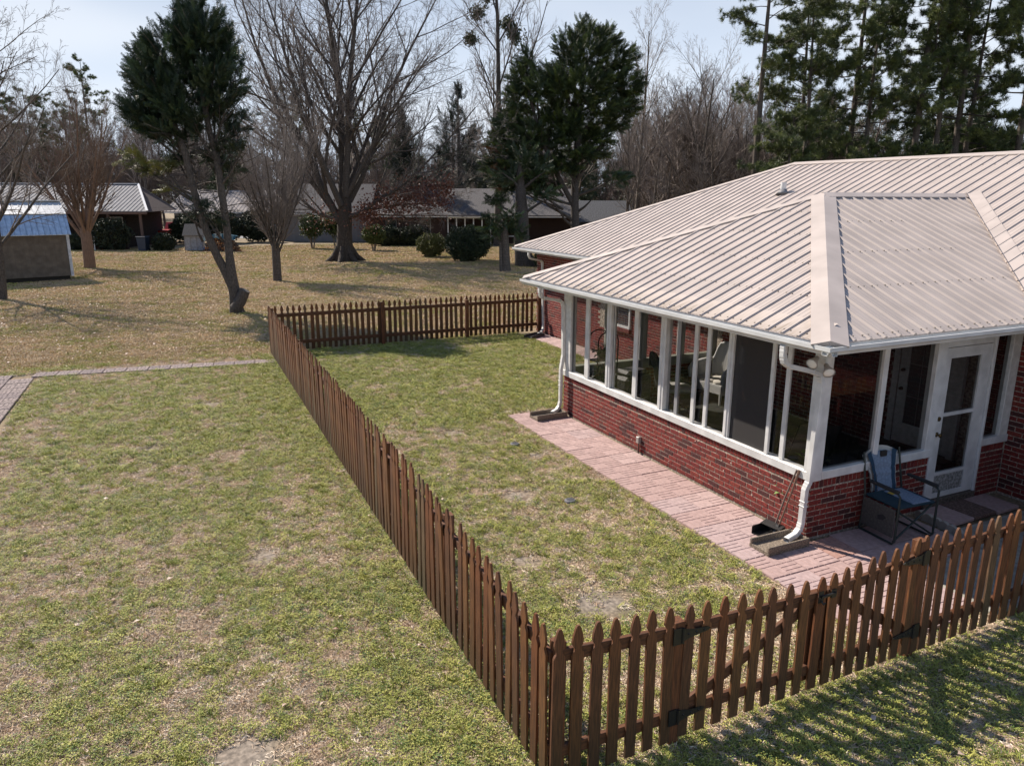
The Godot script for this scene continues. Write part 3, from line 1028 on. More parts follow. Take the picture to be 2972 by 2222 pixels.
func fittings(h: Node3D) -> void:
	# twin floodlight under the near corner of the eave
	var q := MB.new()
	q.cbox(Vector3(-0.03, 2.19, 0.06), Vector3(0.10, 0.10, 0.10), 0.012)
	var fl := part(h, "floodlight", q.done(), M.white_old)
	for e in [[Vector3(-0.19, 2.17, 0.03), Vector3(-0.75, -0.35, 0.25)], [Vector3(-0.12, 2.10, 0.17), Vector3(-0.45, -0.5, 0.8)]]:
		var d: Vector3 = (e[1] as Vector3).normalized()
		var y := d
		var x := y.cross(Vector3.UP).normalized()
		var xf := Transform3D(Basis(x, y, x.cross(y)), e[0])
		q = MB.new()
		q.lathe(PackedVector2Array([Vector2(0.0, -0.09), Vector2(0.025, -0.085), Vector2(0.03, -0.04), Vector2(0.062, 0.035), Vector2(0.066, 0.05), Vector2(0.058, 0.052)]), 16, xf)
		var lamp := part(fl, "lamp_head", q.done(), mat(0.34, 0.31, 0.28, 0.35, 0.2))
		q = MB.new()
		q.lathe(PackedVector2Array([Vector2(0.06, 0.044), Vector2(0.045, 0.056), Vector2(0.02, 0.062), Vector2(0.0, 0.063)]), 16, xf)
		part(lamp, "lens", q.done(), mat(0.78, 0.77, 0.73, 0.12))
	# outlet box with conduit on the long wall
	q = MB.new()
	q.cbox(Vector3(-0.035, 0.225, -3.37), Vector3(0.055, 0.105, 0.068), 0.006)
	var ob := part(h, "outlet_box", q.done(), mat(0.36, 0.34, 0.32, 0.5, 0.3))
	q = MB.new()
	q.tube(PackedVector3Array([Vector3(-0.03, 0.175, -3.37), Vector3(-0.03, -0.03, -3.37)]), PackedFloat32Array([0.014, 0.014]), 8)
	part(ob, "conduit", q.done(), mat(0.12, 0.06, 0.05, 0.6))
	# interior door in the house wall
	q = MB.new()
	q.span(Vector3(3.47, 0.25, -1.76), Vector3(3.53, 2.2, -1.66))
	q.span(Vector3(3.47, 0.25, -0.74), Vector3(3.53, 2.2, -0.64))
	q.span(Vector3(3.47, 2.12, -1.66), Vector3(3.53, 2.2, -0.74))
	part(h, "door_frame", q.done(), M.white_old)
	q = MB.new()
	q.span(Vector3(3.485, 0.27, -1.65), Vector3(3.535, 2.12, -1.50))
	q.span(Vector3(3.485, 0.27, -0.90), Vector3(3.535, 2.12, -0.75))
	q.span(Vector3(3.486, 0.27, -1.50), Vector3(3.535, 0.58, -0.90))
	q.span(Vector3(3.486, 2.0, -1.50), Vector3(3.535, 2.12, -0.90))
	var d2 := part(h, "door", q.done(), M.white_old)
	q = MB.new()
	q.span(Vector3(3.50, 0.58, -1.50), Vector3(3.52, 2.0, -0.90))
	part(d2, "pane", q.done(), mat(0.09, 0.095, 0.095, 0.15))
	q = MB.new()
	for i in 2:
		q.span(Vector3(3.494, 1.0 + i * 0.5, -1.50), Vector3(3.4995, 1.015 + i * 0.5, -0.90))
	for i in 2:
		q.span(Vector3(3.493, 0.58, -1.305 + i * 0.2), Vector3(3.4985, 2.0, -1.29 + i * 0.2))
	part(d2, "muntin", q.done(), mat(0.22, 0.22, 0.21, 0.5))
	for e in [[1.107, 0.028], [1.397, 0.026]]:
		q = MB.new()
		q.lathe(PackedVector2Array([Vector2(0, 0), Vector2(e[1], 0), Vector2(e[1], 0.02), Vector2(0.02, 0.05), Vector2(0.0, 0.055)]), 10, Transform3D(Basis(Vector3(0, 0, 1), PI / 2), Vector3(3.485, e[0], -1.58)))
		part(d2, "handle", q.done(), mat(0.05, 0.04, 0.025, 0.35, 0.7))
	q = MB.new()
	q.span(Vector3(3.2, 0.10, -1.8), Vector3(3.53, 0.25, -0.6))
	part(h, "door_step", q.done(), mat(0.16, 0.12, 0.10, 0.9))

# ---------- patio and path ----------
func paver_mesh(sx: float, sz: float) -> ArrayMesh:  # a slab cast to look like basket-woven bricks
	var mb := MB.new()
	mb.box(Vector3(0, 0.017, 0), Vector3(sx, 0.034, sz))
	var qx := sx * 0.5
	var qz := sz * 0.5
	for i in 2:
		for j in 2:
			for k in 3:
				var lo := Vector2(-qx + i * qx, -qz + j * qz)
				var hi := lo + Vector2(qx, qz)
				if (i + j) % 2 == 0:  # strips along x
					lo.y += qz * k / 3.0
					hi.y = lo.y + qz / 3.0
				else:
					lo.x += qx * k / 3.0
					hi.x = lo.x + qx / 3.0
				var g := 0.0025
				var e := 0.0065
				var a := Vector3(lo.x + g, 0.034, lo.y + g)
				var b := Vector3(hi.x - g, 0.034, hi.y - g)
				var c := Vector3(lo.x + e, 0.041, lo.y + e)
				var d := Vector3(hi.x - e, 0.041, hi.y - e)
				mb.quad(Vector3(c.x, c.y, d.z), Vector3(d.x, c.y, d.z), Vector3(d.x, c.y, c.z), c)
				mb.quad(Vector3(a.x, a.y, b.z), Vector3(b.x, a.y, b.z), Vector3(d.x, c.y, d.z), Vector3(c.x, c.y, d.z))
				mb.quad(Vector3(b.x, a.y, b.z), Vector3(b.x, a.y, a.z), Vector3(d.x, c.y, c.z), Vector3(d.x, c.y, d.z))
				mb.quad(Vector3(b.x, a.y, a.z), a, c, Vector3(d.x, c.y, c.z))
				mb.quad(a, Vector3(a.x, a.y, b.z), Vector3(c.x, c.y, d.z), c)
	return mb.done()

func flat_paver(sx: float, sz: float) -> ArrayMesh:
	var mb := MB.new()
	mb.cbox(Vector3(0, 0.02, 0), Vector3(sx, 0.044, sz), 0.005)
	return mb.done()

func lay(up: Node, m: ArrayMesh, x: float, z: float, mt: Material, turn := 0.0, drop := 0.0) -> void:
	var b := Basis(Vector3.UP, turn + rng.randf_range(-0.008, 0.008)) * Basis(Vector3.RIGHT, rng.randf_range(-0.008, 0.008)) * Basis(Vector3.BACK, rng.randf_range(-0.006, 0.006))
	part(up, "paver", m, mt, Transform3D(b, Vector3(x, -0.022 + drop + rng.randf_range(-0.004, 0.003), z)))

func patio() -> void:
	var p := thing("patio", "pink basket-weave paver walk along the brick sun porch", "patio")
	p.set_meta("kind", "structure")
	var pm := paver_mesh(0.482, 0.438)
	var row := 0
	var z := -5.88
	while z < 1.75:
		for cx in [-0.785, -0.297]:
			lay(p, pm, cx, z, M.pavers[rng.randi() % 4], 0.0 if rng.randf() < 0.8 else PI)
		z += 0.4445
	for zz in [0.30, 0.742, 1.186, 1.63]:
		lay(p, pm, 0.19, zz, M.pavers[rng.randi() % 5 if zz > 0.5 else 4], PI if zz > 1.0 else 0.0)
	var fm := flat_paver(0.44, 0.46)
	for e in [[0.545, 0.29, 1], [0.99, 0.30, 0], [1.44, 0.29, 3], [0.545, 0.76, 1], [1.44, 0.765, 0], [0.99, 0.77, 3]]:
		lay(p, fm, e[0], e[1], M.pavers[e[2]], 0.0, 0.004)
	var dark := wear(fresh(0.27, 0.17, 0.135, 0.95), M.bold, Vector3(3, 3, 3), true, 0.3)
	for e in [[2.10, 0.28, 0], [2.555, 0.265, 4], [3.0, 0.275, 1]]:
		lay(p, fm, e[0], e[1], M.pavers[e[2]] if e[2] < 4 else dark, 0.03, 0.03)
	# along the far brick wall
	var fp := paver_mesh(0.62, 0.45)
	for i in 16:
		lay(p, fp, 3.19, -6.2 - i * 0.457, M.pavers[rng.randi() % 4])
	var mb := MB.new()
	mb.span(Vector3(0.43, -0.06, 0.53), Vector3(1.68, 0.0, 1.98))
	mb.span(Vector3(1.69, -0.06, 0.56), Vector3(3.53, 0.002, 1.98))
	part(p, "concrete_slab", mb.done(), M.concrete)
	# scalloped edging stones between the slabs
	for i in 7:
		mb = MB.new()
		var pf := PackedVector2Array()
		for k in 9:
			var a := PI * k / 8.0
			pf.append(Vector2(cos(a) * 0.06, 0.05 + sin(a) * 0.045))
		pf.append(Vector2(-0.06, -0.02))
		pf.append(Vector2(0.06, -0.02))
		mb.prism(pf, Transform3D(Basis(), Vector3(0, 0, -0.025)), 0.05)
		var at := Vector3(1.815 - 0.02 * i * i * 0.16, 0.0, 0.14 + i * 0.113)
		solo("edging_stone", mb.done(), mat(0.36, 0.33, 0.29, 0.95), ["pale scalloped edging stone nearest the porch wall beside the camp chair", "second scalloped edging stone out from the porch wall", "third scalloped edging stone out from the porch wall", "middle scalloped edging stone of the short row by the door slabs", "third scalloped edging stone from the fence end of the row", "second scalloped edging stone from the fence end of the row", "scalloped edging stone at the fence end of the row"][i], "edging stone", Transform3D(Basis(Vector3.UP, PI / 2 + 0.25 * rng.randf_range(-1, 1)), at), "scalloped edging stones by the door")
	# path at the far left
	var w := thing("garden_path", "single-file grey pink paver path crossing the lawn to the fence", "path")
	w.set_meta("kind", "structure")
	var om := paver_mesh(0.455, 0.42)
	var dir := Vector3(-0.9919, 0, -0.127)
	for i in 11:
		var c := Vector3(-4.45, 0, -12.70) + dir * (i * 0.468)
		lay(w, om, c.x, c.z, M.old_pavers[rng.randi() % 3], -0.127 + (PI / 2 if i % 3 == 1 else 0.0) * 0.0, 0.006)
	for j in 11:
		for i in 2:
			var c := Vector3(-9.50 - i * 0.468, 0, -13.22 + j * 0.445) + Vector3(-0.012 * j, 0, -0.05 * i)
			if j == 0 and i == 0:
				continue
			lay(w, om, c.x, c.z, M.old_pavers[rng.randi() % 3], -0.05, 0.006)

# ---------- picket fences and gates ----------
func picket_mesh(top: float) -> ArrayMesh:
	var h := top
	var w := 0.0445
	var pf := PackedVector2Array([Vector2(-w, 0.03), Vector2(w, 0.03), Vector2(w, h - 0.215), Vector2(w - 0.006, h - 0.200), Vector2(w - 0.019, h - 0.182), Vector2(w - 0.021, h - 0.165), Vector2(w - 0.008, h - 0.142), Vector2(w - 0.003, h - 0.118), Vector2(w - 0.010, h - 0.075), Vector2(w - 0.026, h - 0.020), Vector2(w - 0.036, h - 0.003)])
	for i in range(10, 1, -1):
		pf.append(Vector2(-pf[i].x, pf[i].y))
	pf.append(Vector2(-w, 0.22))
	pf.append(Vector2(-w * 0.97, 0.10))
	pf.insert(2, Vector2(w * 0.97, 0.10))
	pf.insert(3, Vector2(w, 0.22))
	var mb := MB.new()
	mb.prism(pf, Transform3D(Basis(), Vector3(0, 0, -0.009)), 0.018)
	mb.tinted = true  # damp, algae-stained feet
	for p in mb.v:
		mb.c.append(Color(1, 1, 1).lerp(Color(0.52, 0.66, 0.60), 1.0 - smoothstep(0.08, 0.24, p.y)))
	return mb.done()

var picket: ArrayMesh

func set_picket(up: Node, p: Vector3, turn: float, top: float, low := 0.0) -> void:
	var b := Basis(Vector3.UP, turn + rng.randf_range(-0.05, 0.05)) * Basis(Vector3.BACK, rng.randf_range(-0.016, 0.016)) * Basis(Vector3.RIGHT, rng.randf_range(-0.016, 0.016))
	b = b.scaled_local(Vector3(rng.randf_range(0.95, 1.03), (top - low) / 1.2, 1.0))
	part(up, "picket", picket, M.pickets[rng.randi() % 6], Transform3D(b, p + Vector3(0, low, 0)))

func plank(up: Node, nm: String, a: Vector3, b: Vector3, w: float, h: float, m: Material) -> void:
	var mb := MB.new()
	var z := (b - a)
	var l := z.length()
	z /= l
	var x := Vector3.UP.cross(z)
	x = Vector3.RIGHT if x.length() < 0.05 else x.normalized()
	mb.cbox(Vector3.ZERO, Vector3(w, h, l), 0.004, Basis(x, z.cross(x), z))
	part(up, nm, mb.done(), m, Transform3D(Basis(), (a + b) * 0.5))

func hinge(up: Node, p: Vector3, way: float) -> void:  # strap hinge on the outer face: a plate on the post, a long tapering strap on the gate
	var mb := MB.new()
	mb.box(p + Vector3(-0.045 * way, 0, 0.0), Vector3(0.07, 0.13, 0.006))
	mb.tube(PackedVector3Array([p + Vector3(0, -0.06, 0.005), p + Vector3(0, 0.06, 0.005)]), PackedFloat32Array([0.011, 0.011]), 8, true)
	var pf := PackedVector2Array([Vector2(0, -0.05), Vector2(0.10, -0.028), Vector2(0.22, -0.016), Vector2(0.25, 0), Vector2(0.22, 0.016), Vector2(0.10, 0.028), Vector2(0, 0.05)])
	if way < 0.0:
		for i in pf.size():
			pf[i].x = -pf[i].x
	mb.prism(pf, Transform3D(Basis(), p + Vector3(0, 0, -0.002)), 0.005)
	var o := part(up, "hinge", mb.done(), M.black)
	mb = MB.new()
	for x in [0.05, 0.12, 0.19]:
		mb.lathe(PackedVector2Array([Vector2(0.010, 0), Vector2(0.008, 0.005), Vector2(0.0, 0.007)]), 8, Transform3D(Basis(Vector3.RIGHT, PI / 2), p + Vector3(x * way, 0, 0.003)))
	part(o, "bolt", mb.done(), M.iron)

func fences() -> void:
	picket = picket_mesh(1.2)
	# left run, along z at x = -4.5
	var f := thing("picket_fence", "long orange brown picket fence running from the near corner towards the trees", "fence")
	var n := 105
	for i in n:
		var z := 1.985 - i * 0.1495
		var t := float(i) / n
		var top := 1.205 + 0.055 * smoothstep(0.03, 0.22, t) - 0.035 * smoothstep(0.6, 1.0, t) + rng.randf_range(-0.008, 0.008)
		set_picket(f, Vector3(-4.515 + (1.985 - z) * 0.0215, 0, z), -PI / 2, top)
	for i in 7:
		var z0 := 2.04 - i * 2.25
		var z1 := maxf(z0 - 2.245, -13.72)
		for y in [0.245, 0.955]:
			plank(f, "rail", Vector3(-4.487 + (1.985 - z0) * 0.0215, y + 0.02, z0), Vector3(-4.487 + (1.985 - z1) * 0.0215, y + 0.02, z1), 0.038, 0.089, M.rail_z)
		if i > 0:
			plank(f, "post", Vector3(-4.42 + (1.985 - z0) * 0.0215, 0, z0), Vector3(-4.42 + (1.985 - z0) * 0.0215, 1.06, z0), 0.089, 0.089, M.post)
	# back run, along x at z = -13.75
	f = thing("picket_fence", "dark picket fence at the back of the yard seen from its rail side", "fence")
	for i in 51:
		set_picket(f, Vector3(-4.134 + i * 0.1487, 0, -13.745), 0.0, 1.205 - 0.02 * i / 52.0 + rng.randf_range(-0.01, 0.008))
	var xs := [-4.10, -1.24, 1.21, 3.50]
	for i in 3:
		for y in [0.245, 0.955]:
			plank(f, "rail", Vector3(xs[i] + 0.01, y, -13.715), Vector3(xs[i + 1] - 0.01, y, -13.715), 0.038, 0.089, M.rail)
	for x in xs:
		plank(f, "post", Vector3(x, 0, -13.65), Vector3(x, 1.16 if x < 1.0 else 1.09, -13.65), 0.089, 0.089, M.post)
	# short front panel between the corner and the gate
	f = thing("picket_fence", "short picket fence panel between the near corner post and the double gate", "fence")
	var zf := 2.085
	for i in 7:
		set_picket(f, Vector3(-4.475 + i * 0.151, 0, zf), 0.0, 1.218 - i * 0.0135)
	plank(f, "rail", Vector3(-4.44, 0.995, zf - 0.028), Vector3(-3.50, 0.915, zf - 0.028), 0.038, 0.089, M.rail)
	plank(f, "rail", Vector3(-4.44, 0.255, zf - 0.028), Vector3(-3.50, 0.22, zf - 0.028), 0.038, 0.089, M.rail)
	plank(f, "post", Vector3(-4.44, 0, 2.03), Vector3(-4.44, 1.09, 2.03), 0.085, 0.085, M.post)
	plank(f, "post", Vector3(-3.485, 0, 2.045), Vector3(-3.485, 1.0, 2.045), 0.089, 0.089, M.post)
	# the double gate
	var tops := [1.122, 1.110, 1.100, 1.092, 1.081, 1.069, 1.061, 1.050, 1.043]
	var g := thing("picket_gate", "left leaf of the double picket gate with a brace rising to the right", "gate", Vector3.ZERO, 0.0, "leaves of the double gate")
	for i in 9:
		set_picket(g, Vector3(-3.415 + i * 0.1615, 0, zf), 0.0, tops[i], 0.02)
	plank(g, "rail", Vector3(-3.43, 0.915, zf - 0.028), Vector3(-2.10, 0.855, zf - 0.028), 0.038, 0.089, M.rail)
	plank(g, "rail", Vector3(-3.43, 0.235, zf - 0.028), Vector3(-2.10, 0.215, zf - 0.028), 0.038, 0.089, M.rail)
	plank(g, "stile", Vector3(-2.135, 0.10, zf - 0.055), Vector3(-2.135, 0.90, zf - 0.055), 0.089, 0.036, M.post)
	plank(g, "brace", Vector3(-3.38, 0.27, zf - 0.030), Vector3(-2.17, 0.83, zf - 0.030), 0.034, 0.089, M.rail)
	hinge(g, Vector3(-3.47, 0.90, zf + 0.014), 1.0)
	hinge(g, Vector3(-3.47, 0.235, zf + 0.014), 1.0)
	tops = [1.042, 1.059, 1.076, 1.088, 1.108, 1.119, 1.13, 1.140]
	g = thing("picket_gate", "right leaf of the double picket gate with a brace falling to the right", "gate", Vector3.ZERO, 0.0, "leaves of the double gate")
	for i in 8:
		set_picket(g, Vector3(-1.965 + i * 0.1345, 0, zf), 0.0, tops[i], 0.02)
	plank(g, "rail", Vector3(-2.02, 0.855, zf - 0.028), Vector3(-1.02, 0.94, zf - 0.028), 0.038, 0.089, M.rail)
	plank(g, "rail", Vector3(-2.02, 0.215, zf - 0.028), Vector3(-1.02, 0.245, zf - 0.028), 0.038, 0.089, M.rail)
	plank(g, "stile", Vector3(-2.0, 0.10, zf - 0.055), Vector3(-2.0, 0.90, zf - 0.055), 0.07, 0.036, M.post)
	plank(g, "brace", Vector3(-1.95, 0.82, zf - 0.030), Vector3(-1.05, 0.29, zf - 0.030), 0.034, 0.089, M.rail)
	hinge(g, Vector3(-0.955, 0.95, zf + 0.014), -1.0)
	hinge(g, Vector3(-0.955, 0.255, zf + 0.014), -1.0)
	# gate latch
	var mb := MB.new()
	mb.box(Vector3(-2.13, 0.875, zf + 0.014), Vector3(0.05, 0.10, 0.008))
	mb.box(Vector3(-1.99, 0.875, zf + 0.014), Vector3(0.05, 0.07, 0.008))
	mb.box(Vector3(-2.06, 0.88, zf + 0.026), Vector3(0.16, 0.018, 0.014))
	mb.tube(PackedVector3Array([Vector3(-2.13, 0.84, zf + 0.02), Vector3(-2.12, 0.82, zf + 0.04), Vector3(-2.11, 0.84, zf + 0.045)]), PackedFloat32Array([0.008, 0.008, 0.008]), 6, true)
	part(g, "latch", mb.done(), M.black)
	# right panel
	f = thing("picket_fence", "picket fence panel right of the double gate towards the house", "fence")
	for i in 30:
		set_picket(f, Vector3(-0.795 + i * 0.1425, 0, zf), 0.0, 1.143 + 0.001 * i, 0.01)
	set_picket(f, Vector3(-0.905, 0, zf), 0.0, 1.145, 0.01)
	plank(f, "rail", Vector3(-0.93, 0.945, zf - 0.028), Vector3(1.40, 0.955, zf - 0.028), 0.038, 0.089, M.rail)
	plank(f, "rail", Vector3(-0.93, 0.25, zf - 0.028), Vector3(1.40, 0.26, zf - 0.028), 0.038, 0.089, M.rail)
	plank(f, "rail", Vector3(1.41, 0.955, zf - 0.028), Vector3(3.50, 0.96, zf - 0.028), 0.038, 0.089, M.rail)
	plank(f, "rail", Vector3(1.41, 0.26, zf - 0.028), Vector3(3.50, 0.27, zf - 0.028), 0.038, 0.089, M.rail)
	plank(f, "post", Vector3(-0.945, 0, 2.045), Vector3(-0.945, 1.10, 2.045), 0.10, 0.089, M.post)
	plank(f, "post", Vector3(1.40, 0, 2.02), Vector3(1.40, 1.06, 2.02), 0.089, 0.089, M.post)

# ---------- things inside the sun porch ----------
func wicker_weave(base: Color) -> StandardMaterial3D:
	var f := FastNoiseLite.new()
	f.noise_type = FastNoiseLite.TYPE_CELLULAR
	f.frequency = 0.09
	f.seed = 8
	var t := NoiseTexture2D.new()
	t.width = 256
	t.height = 256
	t.seamless = true
	t.noise = f
	var gr := Gradient.new()
	gr.set_color(0, Color(0.72, 0.72, 0.72))
	gr.set_color(1, Color(1, 1, 1))
	t.color_ramp = gr
	var m := fresh(base.r, base.g, base.b, 0.7)
	return wear(m, t, Vector3(6, 6, 6), false, 1.0)

func porch_inside() -> void:
	# white wicker armchair
	var c := thing("wicker_chair", "white wicker armchair with a pale tufted cushion inside the porch", "chair", Vector3(3.02, 0.10, -5.16), deg_to_rad(-84))
	var wm := wicker_weave(Color(0.80, 0.80, 0.77))
	var mb := MB.new()
	var pts := []
	for i in 17:  # wing back: a curved sheet whose top edge dips at the sides
		var a := lerpf(-1.25, 1.25, i / 16.0)
		var h := 1.04 - 0.30 * smoothstep(0.75, 1.25, absf(a)) - 0.03 * a * a
		pts.append([Vector3(sin(a) * 0.34, 0.36, -0.10 - cos(a) * 0.20), Vector3(sin(a) * 0.40, h, -0.16 - cos(a) * 0.24)])
	for i in 16:
		var a0: Vector3 = pts[i][0]
		var a1: Vector3 = pts[i][1]
		var b0: Vector3 = pts[i + 1][0]
		var b1: Vector3 = pts[i + 1][1]
		mb.quad_out(a0, b0, b1, a1, Vector3(0, 0, 1))
		mb.quad_out(a0 + Vector3(0, 0, -0.03), b0 + Vector3(0, 0, -0.03), b1 + Vector3(0, 0, -0.03), a1 + Vector3(0, 0, -0.03), Vector3(0, 0, -1))
	part(c, "backrest", mb.done(), wm)
	mb = MB.new()
	var rim := PackedVector3Array()
	var rr := PackedFloat32Array()
	for i in 17:
		rim.append(pts[i][1] + Vector3(0, 0.0, -0.015))
		rr.append(0.032)
	mb.tube(rim, rr, 8, true)
	for s in [-1.0, 1.0]:
		mb.tube(PackedVector3Array([Vector3(s * 0.39, 0.72, -0.22), Vector3(s * 0.43, 0.68, 0.0), Vector3(s * 0.44, 0.64, 0.22), Vector3(s * 0.43, 0.56, 0.31), Vector3(s * 0.41, 0.40, 0.31)]), PackedFloat32Array([0.04, 0.055, 0.065, 0.055, 0.035]), 8, true)
	part(c, "rolled_rim", mb.done(), wm)
	mb = MB.new()
	for s in [-1.0, 1.0]:
		mb.box(Vector3(s * 0.405, 0.50, 0.03), Vector3(0.025, 0.30, 0.50))
		mb.box(Vector3(s * 0.38, 0.27, 0.0), Vector3(0.025, 0.17, 0.56))
	mb.box(Vector3(0, 0.28, 0.295), Vector3(0.76, 0.15, 0.025))
	mb.box(Vector3(0, 0.36, 0.0), Vector3(0.76, 0.03, 0.6))
	part(c, "side_panel", mb.done(), wm)
	for s in [[-0.36, 0.28], [0.36, 0.28], [-0.33, -0.25], [0.33, -0.25]]:
		mb = MB.new()
		mb.tube(PackedVector3Array([Vector3(s[0], 0.22, s[1]), Vector3(s[0] * 1.03, 0.0, s[1] * 1.05)]), PackedFloat32Array([0.03, 0.02]), 8, true)
		part(c, "leg", mb.done(), wm)
	mb = MB.new()
	for i in 3:
		for j in 2:
			mb.lathe(PackedVector2Array([Vector2(0.13, 0.0), Vector2(0.145, 0.03), Vector2(0.12, 0.06), Vector2(0.05, 0.072), Vector2(0.0, 0.06)]), 12, Transform3D(Basis(), Vector3(-0.22 + i * 0.22, 0.375, -0.05 + j * 0.2)))
	part(c, "cushion", mb.done(), mat(0.55, 0.52, 0.46, 0.95))
	# dark swivel rocker
	var r := thing("swivel_chair", "dark high-backed swivel patio chair with grey seat cushion inside the porch", "chair", Vector3(1.78, 0.10, -4.88), deg_to_rad(72))
	mb = MB.new()
	var prof := []
	for i in 13:
		var a := lerpf(-1.0, 1.0, i / 12.0)
		var k := sqrt(maxf(0.0, 1.0 - a * a * 0.92))
		prof.append([Vector3(a * 0.30, 0.40, -0.26 + absf(a) * 0.06), Vector3(a * 0.34, 0.75, -0.34 + absf(a) * 0.10), Vector3(a * 0.30, 0.62 + 0.46 * k, -0.42 + absf(a) * 0.08)])
	for i in 12:
		for j in 2:
			mb.quad_out(prof[i][j], prof[i + 1][j], prof[i + 1][j + 1], prof[i][j + 1], Vector3(0, 0, 1))
			var bk := Vector3(0, 0, -0.07)
			mb.quad_out(prof[i][j] + bk, prof[i + 1][j] + bk, prof[i + 1][j + 1] + bk, prof[i][j + 1] + bk, Vector3(0, 0, -1))
	part(r, "backrest", mb.done(), mat(0.022, 0.026, 0.024, 0.8))
	mb = MB.new()
	rim = PackedVector3Array()
	rr = PackedFloat32Array()
	for i in 13:
		rim.append(prof[i][2] + Vector3(0, 0, -0.035))
		rr.append(0.04)
	mb.tube(rim, rr, 8, true)
	for s in [-1.0, 1.0]:
		mb.tube(PackedVector3Array([Vector3(s * 0.31, 0.66, -0.30), Vector3(s * 0.36, 0.62, 0.05), Vector3(s * 0.36, 0.58, 0.22), Vector3(s * 0.33, 0.40, 0.26)]), PackedFloat32Array([0.018, 0.018, 0.018, 0.018]), 8, true)
	part(r, "frame", mb.done(), M.iron)
	mb = MB.new()
	mb.cbox(Vector3(0, 0.43, 0.02), Vector3(0.60, 0.10, 0.56), 0.035)
	part(r, "cushion", mb.done(), mat(0.33, 0.33, 0.31, 0.95))
	mb = MB.new()
	mb.tube(PackedVector3Array([Vector3(0, 0.38, 0), Vector3(0, 0.10, 0)]), PackedFloat32Array([0.03, 0.03]), 8)
	for k in 4:
		var a := TAU * k / 4.0 + 0.4
		mb.tube(PackedVector3Array([Vector3(0, 0.14, 0), Vector3(cos(a) * 0.16, 0.10, sin(a) * 0.16), Vector3(cos(a) * 0.28, 0.015, sin(a) * 0.28)]), PackedFloat32Array([0.018, 0.016, 0.014]), 6, true)
	part(r, "swivel_base", mb.done(), M.iron)
	# covered grill
	mb = MB.new()
	mb.cbox(Vector3(0, 0.32, 0), Vector3(0.62, 0.64, 0.50), 0.06)
	mb.cbox(Vector3(0, 0.68, 0), Vector3(0.50, 0.12, 0.40), 0.05)
	solo("covered_box", mb.done(), wear(fresh(0.07, 0.07, 0.072, 0.6), M.bold, Vector3(2, 2, 2), true, 2.0), "dark grey covered box standing behind the far window of the porch", "box", Transform3D(Basis(Vector3.UP, 0.1), Vector3(1.15, 0.10, -5.35)))
	# iron plant stand with plants
	var st := thing("plant_stand", "black wrought iron plant stand with arched back in the far window bay", "plant stand", Vector3(0.45, 0.10, -5.25), 0.1)
	mb = MB.new()
	for x in [-0.22, 0.22]:
		for z in [-0.14, 0.14]:
			mb.tube(PackedVector3Array([Vector3(x, 0, z), Vector3(x, 1.35, z)]), PackedFloat32Array([0.011, 0.011]), 6, true)
	for z in [-0.14, 0.14]:
		var ar := PackedVector3Array()
		var ars := PackedFloat32Array()
		for k in 9:
			var a := PI * k / 8.0
			ar.append(Vector3(cos(a) * 0.22, 1.35 + sin(a) * 0.17, z))
			ars.append(0.011)
		mb.tube(ar, ars, 6, true)
	part(st, "frame", mb.done(), M.iron)
	for y in [0.25, 0.62, 1.0]:
		mb = MB.new()
		for k in 7:
			mb.box(Vector3(0, y, -0.135 + k * 0.045), Vector3(0.44, 0.008, 0.012))
		mb.box(Vector3(-0.22, y, 0), Vector3(0.012, 0.02, 0.28))
		mb.box(Vector3(0.22, y, 0), Vector3(0.012, 0.02, 0.28))
		part(st, "shelf", mb.done(), M.iron)
	potted(Vector3(0.47, 0.725, -5.25), 0.24, 0.30, Color(0.018, 0.03, 0.014), "dark trailing plant on the middle shelf of the plant stand", 150, -0.35)
	potted(Vector3(0.45, 1.105, -5.24), 0.17, 0.20, Color(0.03, 0.04, 0.02), "small dark plant on the top shelf of the plant stand", 80, -0.2)
	potted(Vector3(0.47, 0.355, -5.25), 0.20, 0.25, Color(0.05, 0.085, 0.02), "bright green plant on the bottom shelf of the plant stand", 110, 0.1)
	potted(Vector3(0.36, 0.10, -0.40), 0.30, 0.62, Color(0.10, 0.16, 0.03), "leafy yellow green plant on the porch floor in the near corner", 190, 0.35)
	potted(Vector3(0.75, 0.10, -0.55), 0.26, 0.42, Color(0.09, 0.13, 0.03), "low leafy plant behind the front window of the porch", 130, 0.35)
	# folded dark umbrella-back chair near the corner pane
	var fc := thing("lounge_chair", "dark sling lounge chair behind the narrow near corner panes", "chair", Vector3(1.25, 0.10, -1.25), deg_to_rad(150))
	mb = MB.new()
	for s in [-0.27, 0.27]:
		mb.tube(PackedVector3Array([Vector3(s, 0.95, -0.5), Vector3(s, 0.40, -0.12), Vector3(s, 0.36, 0.35), Vector3(s, 0.0, 0.42)]), PackedFloat32Array([0.014, 0.014, 0.014, 0.014]), 6, true)
		mb.tube(PackedVector3Array([Vector3(s, 0.60, -0.28), Vector3(s * 1.05, 0.60, 0.25), Vector3(s, 0.0, -0.35)]), PackedFloat32Array([0.014, 0.014, 0.014]), 6, true)
	part(fc, "frame", mb.done(), M.iron)
	mb = MB.new()
	mb.quad(Vector3(-0.26, 0.36, 0.35), Vector3(0.26, 0.36, 0.35), Vector3(0.26, 0.40, -0.12), Vector3(-0.26, 0.40, -0.12))
	mb.quad(Vector3(-0.26, 0.40, -0.12), Vector3(0.26, 0.40, -0.12), Vector3(0.26, 0.95, -0.5), Vector3(-0.26, 0.95, -0.5))
	part(fc, "sling", mb.done(), mat(0.06, 0.06, 0.062, 0.8))
	# dark bag by the inner door, rug
	mb = MB.new()
	mb.cbox(Vector3(0, 0.16, 0), Vector3(0.30, 0.32, 0.55), 0.09)
